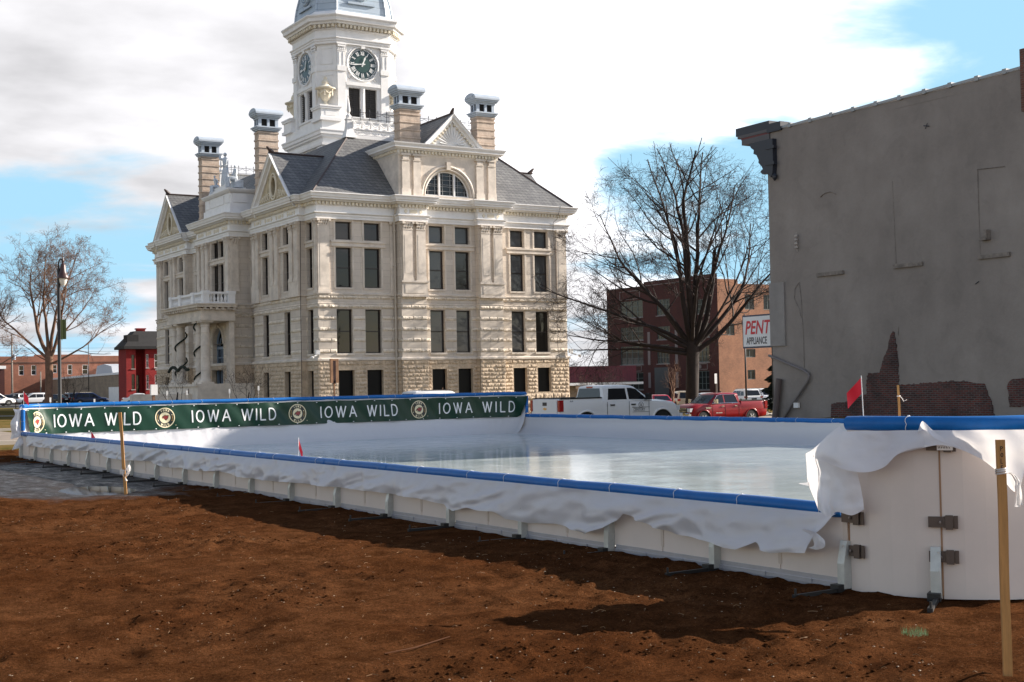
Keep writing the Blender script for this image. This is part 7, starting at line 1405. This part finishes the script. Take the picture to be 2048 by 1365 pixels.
def put(fn, px, d, rz, label, pm, L=4.7, dz=0.0):
    x, y = ad(px, d); z = zt_(x, y)+0.03+dz; ox, oy = -L/2*math.cos(rz), -L/2*math.sin(rz); return fn((x+ox, y+oy, z), rz, label, pm)
put(suv, 880, 69.5, 0.0, 'white suv roof with black roof fittings showing just above the banner', PW, dz=0.14); 
put(sedan, 1310, 115, R(70), 'red car seen from behind between the white truck and the tree', PR); put(suv, 1362, 120, R(62), 'tan minivan half hidden behind the big tree trunk', PT); put(sedan, 1417, 126, R(20), 'low white car roof behind the red pickup truck', PW, dz=-0.1)
put(suv, 1482, 128, R(75), 'white suv seen from behind beside the brick warehouse side wall', PW); put(suv, 1526, 130, R(-105), 'white suv facing the camera by the dark evergreen', PW)
put(suv, -12, 165, R(10), 'white suv cropped by the picture edge beside the dark car', PW); put(sedan, 20, 200, R(60), 'dark car behind the red marker flag', PK); put(suv, 40, 206, R(50), 'grey suv in the back row beside the utility pole', PG); put(suv, 66, 213, R(40), 'black suv in the back row behind the white suv', PK)
put(suv, 66, 188, R(180), 'white suv parked beside the pale bare tree trunk', PW); put(sedan, 108, 195, R(120), 'black car between the tree trunk and lamp post', PK); put(suv, 138, 200, R(95), 'dark suv right of the lamp post', PG); put(suv, 180, 180, R(-15), 'navy blue suv parked in front of the block garage', PN); put(sedan, 284, 150, R(-18), 'white sedan parked in front of the red house', PW)
# ---------------------------------------------------------------- street furniture
lp = empty('street_lamp', (14.2, 61.8, 0), 0, 'black street lamp with bell shaped shade before the left bare tree', 'street lamp'); m_ = MB(); m_.lathe((14.2, 61.8, 0), [(0.2, 0), (0.2, 0.5), (0.14, 0.6), (0.085, 0.8), (0.075, 5.5), (0.07, 7.2)], 12); m_.tube([(14.2, 61.8, 7.1), (14.2, 61.8, 7.45), (14.25, 61.77, 7.6), (14.32, 61.72, 7.62), (14.36, 61.7, 7.5)], 0.035, 6); m_.build('post', M_iron, lp, smooth=40)
m_ = MB(); m_.lathe((14.37, 61.69, 6.72), [(0.27, 0.0), (0.28, 0.06), (0.2, 0.18), (0.14, 0.35), (0.12, 0.6), (0.09, 0.66), (0.04, 0.72), (0.07, 0.8), (0.03, 0.9), (0.01, 1.02)], 16); m_.build('lamp_shade', mat('dark_bronze_shade', (0.05, 0.02, 0.015), 0.4), lp, smooth=50); m_ = MB(); m_.lathe((14.37, 61.69, 6.4), [(0.07, 0), (0.15, 0.12), (0.19, 0.32)], 14); m_.build('glass_globe', mat('frosted_glass', (0.7, 0.68, 0.62), 0.3), lp, smooth=50)
m_ = MB(); m_.box(14.27, 14.3, 61.62, 61.66, 3.9, 4.9); m_.prism([(0, 0), (0.26, 0), (0.26, 0.9), (0, 0.9)], lambda u, v, w: (14.24+u*0.85+w*0.5, 61.72-u*0.5+w, 3.95+v), 0, 0.012); m_.build('street_banner', mat('olive_banner', (0.07, 0.09, 0.025), 0.7), lp)
def pole(name, x, y, z0, z1, r, label, cat, mt, extra=None):
    o = empty(name, (x, y, z0), 0, label, cat); m_ = MB(); m_.tube([(x, y, z0-0.3), (x, y, z1)], [r, r*0.7], 8); m_.build('post', mt, o, smooth=True)
    if extra: extra(o, x, y)
    return o
M_wpole = mat('weathered_timber_pole', (0.22, 0.19, 0.16), 0.9, var=0.3)
x_, y_ = ad(23, 205)
def ex1(o, x, y):
    m_ = MB(); m_.lathe((x+0.35, y, 6.6), [(0.2, 0), (0.22, 0.1), (0.22, 0.8), (0.1, 0.9)], 10); m_.box(x-0.9, x+0.9, y-0.06, y+0.06, 9.2, 9.35); m_.build('transformer', M_grey, o)
pole('utility_pole', x_, y_, -0.5, 10.6, 0.16, 'weathered utility pole with a grey transformer', 'utility pole', M_wpole, ex1)
x_, y_ = ad(176, 200); pole('light_pole', x_, y_, -0.5, 9.0, 0.07, 'thin dark light pole in front of the block garage', 'light pole', M_iron)
x_, y_ = ad(1489, 92); pole('light_pole', x_, y_, -1.4, 6.0, 0.07, 'thin black pole rising in front of the orange brick wall', 'light pole', M_iron)
x_, y_ = ad(80, 215); pole('timber_post', x_, y_, -0.5, 4.8, 0.13, 'short timber post beside the pale bare tree trunk', 'post', M_wpole)
wy = MB()
for z in (8.9, 8.3): wy.tube([(-60+t*20, 232, z+0.4*((t/9-0.5)**2)) for t in range(10)], 0.02, 3)
tag(wy.build('overhead_wires', M_iron), 'thin black overhead wires above the brown brick building', 'wires')
x_, y_ = ad(305, 76); bxo = empty('meter_box', (x_, y_, zt_(x_, y_)), 0, 'white electrical meter box on a wooden post before the red house', 'meter box'); m_ = MB(); m_.box(x_-0.07, x_+0.07, y_-0.07, y_+0.07, -0.6, 1.3); m_.build('post', mat('red_brown_post', (0.2, 0.11, 0.07), 0.8), bxo); m_ = MB(); m_.box(x_-0.22, x_+0.16, y_-0.3, y_-0.05, 1.25, 1.85); m_.build('box', M_white, bxo)
x_, y_ = 33.1, 73.6; sg2 = empty('park_sign', (x_, y_, -0.5), R(-30), 'tan framed sign post edge-on in front of the courthouse corner', 'sign post'); m_ = MB(); m_.box(x_-0.09, x_+0.09, y_-0.05, y_+0.05, 1.7, 3.1); m_.build('dark_post', mat('maroon_post', (0.03, 0.006, 0.006), 0.5), sg2); m_ = MB(); m_.box(x_-0.05, x_+0.03, y_-0.05, y_+0.05, -0.6, 1.9); m_.box(x_-0.26, x_-0.1, y_-0.08, y_+0.08, 1.75, 3.22); m_.box(x_-0.26, x_+0.28, y_-0.06, y_+0.06, 3.1, 3.2); m_.box(x_+0.1, x_+0.28, y_-0.04, y_+0.04, 1.75, 3.1); m_.build('tan_panel', mat('tan_sign_panel', (0.32, 0.17, 0.09), 0.7), sg2)
x_, y_ = ad(1430, 112); sg3 = empty('parking_sign', (x_, y_, -1.3), 0, 'small white street sign on a brown post beside the standing person', 'street sign'); m_ = MB(); m_.box(x_-0.08, x_+0.08, y_-0.05, y_+0.05, -1.4, 1.95); m_.build('post', M_ridge, sg3); m_ = MB(); m_.box(x_-0.26, x_-0.02, y_-0.1, y_-0.06, 1.1, 1.95); m_.build('sign_plate', M_white, sg3)
x_, y_ = ad(1164, 100); m_ = MB(); m_.box(x_-0.35, x_+0.35, y_-0.35, y_+0.35, -1.5, 1.0); m_.box(x_-0.42, x_+0.42, y_-0.42, y_+0.42, 0.95, 1.15); tag(m_.build('stone_pillar', M_chim), 'grey stone pillar right of the courthouse', 'pillar')
# black railing in front of the left cars
rlx = MB()
for z in (0.15, 0.4, 0.65, 0.9): rlx.box(-20, 30, 131, 131.04, z-0.5, z-0.42)
for i in range(25): rlx.box(-20+i*2, -19.92+i*2, 130.98, 131.06, -0.8, 0.5)
tag(rlx.build('railing', M_iron), 'black horizontal rail fence beyond the courthouse lawn', 'railing')
# person by the red truck
x_, y_ = ad(1437, 113); pz = zt_(x_, y_); M_coat = mat('black_winter_coat', (0.012, 0.012, 0.015), 0.9, bump=0.3); M_skin = mat('skin', (0.45, 0.25, 0.18), 0.6); M_jean = mat('dark_jeans', (0.02, 0.025, 0.04), 0.9)
pe = empty('person', (x_, y_, pz), 0, 'person in a dark coat and cap standing by the brown sign post', 'person')
def skin_body(name, pts, edges, rad, mt, parent, lv=2):
    me_ = bpy.data.meshes.new(name); me_.from_pydata(pts, edges, []); o = bpy.data.objects.new(name, me_); COL.objects.link(o); md_ = o.modifiers.new('s', 'SKIN'); 
    for i, r in enumerate(rad): me_.skin_vertices[0].data[i].radius = (r, r)
    me_.skin_vertices[0].data[0].use_root = True; sb_ = o.modifiers.new('u', 'SUBSURF'); sb_.levels = lv; sb_.render_levels = lv; dg = bpy.context.evaluated_depsgraph_get(); dg.update(); m2 = bpy.data.meshes.new_from_object(o.evaluated_get(dg)); o2 = bpy.data.objects.new(name, m2); COL.objects.link(o2); bpy.data.objects.remove(o); m2.materials.clear(); m2.materials.append(mt); o2.parent = parent
    for p in m2.polygons: p.use_smooth = True
    return o2
bp_ = [(0, 0, .95), (0, 0, 1.15), (0, 0, 1.38), (0, 0, 1.5), (0, 0, 1.58), (0, -.03, 1.66), (.19, 0, 1.4), (.25, -.02, 1.13), (.2, -.18, 1.0), (.19, -.25, .98), (-.19, 0, 1.4), (-.26, 0, 1.12), (-.25, -.04, .88), (-.25, -.05, .8), (.1, 0, .9), (.11, -.02, .5), (.11, .02, .09), (.12, -.13, .05), (-.1, 0, .9), (-.12, .0, .5), (-.12, .03, .09), (-.13, -.12, .05)]
be_ = [(0, 1), (1, 2), (2, 3), (3, 4), (4, 5), (2, 6), (6, 7), (7, 8), (8, 9), (2, 10), (10, 11), (11, 12), (12, 13), (0, 14), (14, 15), (15, 16), (16, 17), (0, 18), (18, 19), (19, 20), (20, 21)]
br2 = [.15, .14, .15, .07, .06, .085, .07, .055, .045, .035, .07, .055, .045, .035, .1, .07, .05, .045, .1, .07, .05, .045]
if hasattr(bpy.data.meshes, 'new'):
    skin_body('body', bp_, be_, br2, M_coat, pe)
    h_ = MB(); h_.lathe((0, -.03, 1.58), [(0.03, 0), (0.07, 0.03), (0.082, 0.1), (0.08, 0.15)], 12); h_.tube([(0, -.105, 1.66), (0, -.12, 1.65)], 0.012, 5); build_local(h_, 'face', [M_skin], pe, smooth=True); h_ = MB(); h_.lathe((0, -.025, 1.7), [(0.088, 0), (0.09, 0.03), (0.07, 0.08), (0.02, 0.105)], 12); build_local(h_, 'cap', [M_coat], pe, smooth=True)
# ---------------------------------------------------------------- trees
def seg_mesh(name, segs, mt, parent=None, sides=5):
    """segs: (p0, p1, r0, r1)"""
    P0 = np.array([s[0] for s in segs]); P1 = np.array([s[1] for s in segs]); r0 = np.array([s[2] for s in segs]); r1 = np.array([s[3] for s in segs])
    d = P1-P0; d /= np.maximum(np.linalg.norm(d, axis=1, keepdims=True), 1e-9); a = np.where(np.abs(d[:, 2:3]) < 0.9, np.array([[0, 0, 1.0]]), np.array([[1.0, 0, 0]])); u = np.cross(d, a); u /= np.linalg.norm(u, axis=1, keepdims=True); w = np.cross(d, u)
    vs = []; k = sides
    for Pp, rr in ((P0, r0), (P1, r1)):
        for i in range(k): an = 2*math.pi*i/k; vs.append(Pp+(u*math.cos(an)+w*math.sin(an))*rr[:, None])
    V = np.stack(vs, 1).reshape(-1, 3); base = np.arange(len(segs))[:, None]*(2*k); F_ = np.concatenate([np.stack([base[:, 0]+i, base[:, 0]+(i+1) % k, base[:, 0]+k+(i+1) % k, base[:, 0]+k+i], -1) for i in range(k)], 0)
    me_ = bpy.data.meshes.new(name); np_mesh(me_, V, F_); me_.materials.append(mt); o = bpy.data.objects.new(name, me_); COL.objects.link(o)
    if parent: o.parent = parent; o.matrix_parent_inverse = parent_inv(parent)
    return o
M_bark = mat('dark_bark', (0.022, 0.013, 0.010), 0.95, var=0.4, vscale=3, bump=0.8, bscale=12); M_bark2 = mat('pale_brown_bark', (0.17, 0.095, 0.06), 0.95, var=0.4, vscale=3, bump=0.8, bscale=12)
def bare_tree(base, height, crown_c, crown_r, r0, fork_z, limbs, seed, mt, label, twig=0.011, maxseg=70000, lvl=5, dens=1.0, leaves=0, stubs=(), trunk_fork=None, first_len=1.0, group=None, cat='tree', dead=0.0, low=()):
    rd = random.Random(seed); segs = [[], []]; B0 = Vector(base); C = Vector(crown_c); Rr = Vector(crown_r); root = empty('tree', base, 0, label, cat, group); tips = []
    def inside(p): q = p-C; return (q.x/Rr.x)**2+(q.y/Rr.y)**2+(q.z/Rr.z)**2
    def br(p, d, L, r, lv, up_):
        if len(segs[1]) > maxseg: return
        step = max(0.22, min(0.9, L/7)); n = max(2, int(L/step)); p = Vector(p); d = Vector(d).normalized(); rr = r
        for i in range(n):
            t = (i+1)/n; wob = 0.10+0.05*lv; d = (d+Vector((rd.gauss(0, wob), rd.gauss(0, wob), rd.gauss(0, wob)))*0.8+Vector((0, 0, up_*(0.10 if lv < 3 else 0.05)))).normalized()
            q = p+d*step; r2 = max(twig*0.55, r*(1-0.78*t)); segs[0 if r2 > 0.10 and lv < 2 else 1].append((tuple(p), tuple(q), rr, r2)); rr = r2; p = q
            if inside(p) > (1.0 if lv > 0 else 0.93)+rd.random()*0.12: break
            if lv < lvl and t > (0.18 if lv else 0.3):
                pr = (0.9 if lv < 2 else 0.8)*dens
                for _ in range(2 if lv >= lvl-2 and rd.random() < 0.55 else 1):
                    if rd.random() < pr:
                        ax = d.orthogonal().normalized(); ax.rotate(Matrix.Rotation(rd.random()*6.283, 3, d)); an = R(rd.uniform(26, 52)); nd = d.copy(); nd.rotate(Matrix.Rotation(an, 3, ax)); 
                        br(p, nd, L*rd.uniform(0.38, 0.62)*(1.1-0.45*t), rr*rd.uniform(0.5, 0.72), lv+1, up_*(0.7+0.6*rd.random()))
        tips.append(tuple(p))
    fz = B0.z+fork_z; top = Vector((B0.x+0.15, B0.y, fz))
    # trunk with root flare
    m_ = MB(); n_ = 14; pr_ = [(r0*1.75, -0.4), (r0*1.35, 0.15), (r0*1.08, 0.7), (r0, 1.6), (r0*0.96, fork_z*0.7), (r0*1.05, fork_z), (r0*0.75, fork_z+0.9)]
    for r, z in pr_:
        for k in range(n_): a = 2*math.pi*k/n_; rr = r*(1+0.09*math.sin(3*a+z*0.8)+(0.14*math.sin(5*a+1) if z < 0.5 else 0.03*math.sin(5*a+z))); m_.v.append((B0.x+0.15*z/fork_z+rr*math.cos(a), B0.y+rr*math.sin(a), B0.z+z))
    for i in range(len(pr_)-1):
        for k in range(n_): k2 = (k+1) % n_; m_.f.append((i*n_+k, i*n_+k2, (i+1)*n_+k2, (i+1)*n_+k)); m_.m.append(0)
    m_.build('trunk', mt, root, smooth=True)
    for (dx, dy, dz, L, rf, z0, up_) in limbs: br((top.x+dx*0.2, top.y+dy*0.2, fz+z0-0.3), (dx, dy, dz), L, r0*rf, 0, up_)
    for (p0, pts, ra) in stubs:
        pp = Vector((B0.x, B0.y, B0.z))+Vector(p0); r = ra
        for q in pts: qq = Vector((B0.x, B0.y, B0.z))+Vector(q); segs[0].append((tuple(pp), tuple(qq), r, r*0.8)); pp = qq; r *= 0.8
        for _ in range(3): br(pp, (rd.gauss(0, .5), rd.gauss(0, .5), rd.random()), 1.4, 0.05, 3, 0.3)
    if segs[0]: seg_mesh('limbs', segs[0], mt, root, 8)
    seg_mesh('crown', segs[1], mt, root, 3)
    if leaves:
        m_ = MB()
        for i in range(leaves):
            p = Vector(rd.choice(tips))+Vector((rd.gauss(0, .12), rd.gauss(0, .12), rd.gauss(0, .12))); s = rd.uniform(0.03, 0.07); a = Vector((rd.gauss(0, 1), rd.gauss(0, 1), rd.gauss(0, 1))).normalized()*s; b = a.orthogonal().normalized()*s*0.7; m_.quad(tuple(p-a), tuple(p-b), tuple(p+a), tuple(p+b))
        m_.build('dead_leaves', mat('rust_brown_dead_leaf', (0.12, 0.04, 0.02), 0.8), root)
    return root
# view frame: direction to the right in the picture is about (0.849,-0.528)
def vr(a, b, z): return (0.849*a+0.529*b, -0.528*a+0.848*b, z)
def limb(a, b, z, L, rf, z0=0.0, up_=0.4): v = vr(a, b, z); return (*v, L, rf, z0, up_)
bt = [limb(-1.3, -0.2, 0.05, 9.5, .3, 0.1, .12), limb(-1.2, 0.5, 0.45, 10, .3, 0.2, .15), limb(-1.25, -0.1, 0.75, 12, .36, 0.7, .3), limb(0.75, -0.7, 1.0, 10, .3, 0.6, .3), limb(-0.95, 0.1, 1.1, 12.5, .42, 0.9), limb(-0.6, -0.5, 1.5, 13.5, .45, 1.1), limb(-0.3, 0.4, 1.9, 14.5, .5, 1.3), limb(0.05, -0.3, 2.2, 15, .5, 1.4), limb(0.3, 0.3, 1.9, 14.5, .45, 1.2), limb(0.55, -0.3, 1.5, 12.5, .42, 1.0), limb(0.9, 0.2, 1.05, 11.5, .42, 0.6), limb(1.1, -0.2, 0.6, 10.5, .4, 0.2), limb(-1.2, 0.1, 0.25, 9.5, .33, 0.3, .1), limb(-1.1, -0.4, 0.5, 9.5, .3, 0.5, .2), limb(0.9, 0.5, 0.5, 8.5, .3, 0.0, .2), limb(-0.7, 0.8, 0.9, 11, .32, 0.6), limb(0.1, 0.9, 1.3, 12, .35, 1.0), limb(0.0, -0.9, 1.3, 11, .33, 1.0)]
zt1 = zt_(61, 74)
bare_tree((61.2, 73.8, zt1), 19, (60.6, 73.9, 8.5), (10.6, 9.8, 9.5), 0.46, 4.9, bt, 11, M_bark, 'large spreading bare tree between the courthouse and the grey building', leaves=2600, maxseg=85000, dens=0.84, twig=0.0155,
          stubs=[((0.1, 0, 4.6), [vr(1.2, 0, 7.2), vr(1.7, 0, 9.8), vr(1.9, 0, 12.2)], 0.24), ((0, 0, 5.4), [vr(0.35, -.3, 7.5), vr(0.5, -.4, 9.2)], 0.2)])
lt = [limb(-0.55, 0.2, 1.6, 12, .6, 0.3), limb(-0.25, -0.3, 2.0, 13, .5, 0.8), limb(0.25, 0.3, 1.9, 13, .55, 0.6), limb(0.7, -0.2, 1.3, 12, .5, 0.3), limb(1.1, 0.1, 0.45, 11.5, .3, -0.4, .2), limb(-0.9, -0.2, 1.0, 11, .4, 0.2), limb(0.5, 0.7, 1.3, 11, .35, 0.6), limb(-1.0, 0.4, 0.4, 7, .2, 0.0, .2)]
x_, y_ = 37.8, 170.5
bare_tree((x_, y_, zt_(x_, y_)), 22, (x_-0.2, y_, 12.8), (9.6, 9.2, 9.6), 0.46, 6.0, lt, 5, M_bark2, 'bare tree with forked pale brown trunk behind the street lamp', twig=0.02, maxseg=42000, dens=0.95)
x_, y_ = ad(-75, 160); bare_tree((x_, y_, zt_(x_, y_)), 15, (x_, y_, 8.5), (7.5, 7, 7.5), 0.35, 4, lt, 9, M_bark2, 'bare tree whose twigs reach in beside the utility pole', twig=0.02, maxseg=14000, dens=0.9, lvl=4)
x_, y_ = ad(1196, 105); bare_tree((x_, y_, zt_(x_, y_)), 4, (x_, y_, 1.0), (2.2, 2.0, 2.0), 0.09, 0.6, [limb(a, b, 1.2, 2.6, .7) for a, b in ((-.6, 0), (.5, .4), (0, -.6), (.7, -.3), (-.2, .7))], 3, M_bark, 'small dense bare shrub between the courthouse and the warehouse', twig=0.012, maxseg=9000, lvl=4, cat='shrub')
x_, y_ = ad(1340, 108); bare_tree((x_, y_, zt_(x_, y_)), 4, (x_, y_, 1.4), (0.8, 0.8, 2.4), 0.06, 1.3, [limb(a, b, 2.2, 2.4, .6) for a, b in ((-.3, 0), (.3, .2), (0, -.3), (.1, .3))], 4, M_bark2, 'young upright sapling in front of the warehouse door', twig=0.01, maxseg=3000, lvl=3, cat='sapling')
x_, y_ = ad(875, 78); bare_tree((x_, y_, zt_(x_, y_)), 3, (x_, y_, 1.9), (1.0, 1.0, 1.5), 0.035, 1.2, [limb(a, b, 1.4, 1.5, .6) for a, b in ((-.5, 0), (.5, .2), (0, -.5))], 6, M_bark2, 'thin sapling before the middle basement windows', twig=0.008, maxseg=900, lvl=2, cat='sapling')
x_, y_ = ad(1015, 80); bare_tree((x_, y_, zt_(x_, y_)), 3, (x_, y_, 2.4), (1.4, 1.4, 2.2), 0.04, 1.0, [limb(a, b, 1.9, 2.6, .6) for a, b in ((-.6, 0), (.6, .2), (0, -.5), (.2, .4))], 8, M_bark, 'thin sapling before the right basement windows', twig=0.009, maxseg=1400, lvl=3, cat='sapling')
for px, d, sd_i, nm in ((345, 88, 12, 'bare young tree before the courthouse porch'), (487, 84, 14, 'small staked sapling before the recessed courthouse wall'), (140, 120, 15, 'small staked sapling beside the street lamp')):
    x_, y_ = ad(px, d); bare_tree((x_, y_, zt_(x_, y_)), 3, (x_, y_, 1.8), (1.7, 1.7, 2.0), 0.045, 0.9, [limb(a, b, 1.3, 2.4, .6) for a, b in ((-.7, 0), (.6, .2), (0, -.5), (.2, .4))], sd_i, M_bark, nm, twig=0.010, maxseg=1500, lvl=3, cat='sapling')
def conifer(x, y, z, h, r, label):
    o = empty('conifer', (x, y, z), 0, label, 'evergreen tree'); m_ = MB(); m_.tube([(x, y, z-0.2), (x, y, z+h)], [0.16, 0.02], 8); m_.build('trunk', M_bark, o); m_ = MB(); rd = random.Random(2)
    for i in range(2600):
        t = rd.random()**0.75; zz = z+0.3+t*(h-0.4); rr = r*(1-t)**0.85*(0.35+0.75*rd.random())*(0.8+0.3*math.sin(t*38)); a = rd.random()*6.283; p = Vector((x+rr*math.cos(a), y+rr*math.sin(a), zz-0.18*rr)); d = Vector((math.cos(a), math.sin(a), -0.25)).normalized(); s = 0.16+0.14*rd.random(); w = d.cross(Vector((0, 0, 1))).normalized()*s*0.35
        m_.quad(tuple(p-d*s), tuple(p+w), tuple(p+d*s), tuple(p-w)); m_.quad(tuple(p-d*s+Vector((0, 0, .02))), tuple(p+Vector((0, 0, s*0.3))), tuple(p+d*s), tuple(p-Vector((0, 0, s*0.3))))
    m_.build('crown', mat('dark_spruce_needles', (0.010, 0.018, 0.010), 0.8), o); return o
x_, y_ = 70.5, 74.6; conifer(x_, y_, zt_(x_, y_), 5.2, 1.7, 'dark evergreen at the corner of the grey building')
# low dry shrubs along the courthouse foot
M_dry = mat('rust_shrub', (0.18, 0.075, 0.03), 0.9)
for px, d in ((1120, 92), (1152, 96), (1085, 90)):
    x_, y_ = ad(px, d); m_ = MB(); rd = random.Random(px)
    for i in range(420):
        a = rd.random()*6.283; rr = 0.8*rd.random()**0.5; p = (x_+rr*math.cos(a), y_+rr*math.sin(a), zt_(x_, y_)+0.1); q = (p[0]+0.3*math.cos(a), p[1]+0.3*math.sin(a), p[2]+0.3+0.5*rd.random()); m_.tube([p, q], 0.012, 3, cap=False)
    tag(m_.build('shrub', M_dry), {1120: 'rust brown dry shrub at the right foot of the courthouse', 1152: 'rust brown dry shrub beside the grey stone pillar', 1085: 'rust brown dry shrub under the last basement window'}[px], 'shrub')
# white tags of the staked saplings
for px, py, wh in ((332, 787, 'left of the porch steps'), (372, 786, 'before the porch steps'), (457, 783, 'below the entrance door'), (515, 777, 'at the near end of the shaded wall'), (99, 800, 'beside the bare tree trunk'), (187, 803, 'before the navy suv')):
    d = 80; x_, y_ = ad(px, d); z_ = 1.6+(797-.0201*(px+615)-py)*d/2631; m_ = MB(); m_.box(x_-0.05, x_+0.05, y_-0.02, y_+0.02, z_-0.14, z_+0.14); m_.tube([(x_, y_, z_), (x_, y_, zt_(x_, y_)-0.05)], 0.01, 4)
    tag(m_.build('tree_stake', M_white), 'thin stake with white tag '+wh, 'stake', 'white tagged stakes on the lawn')
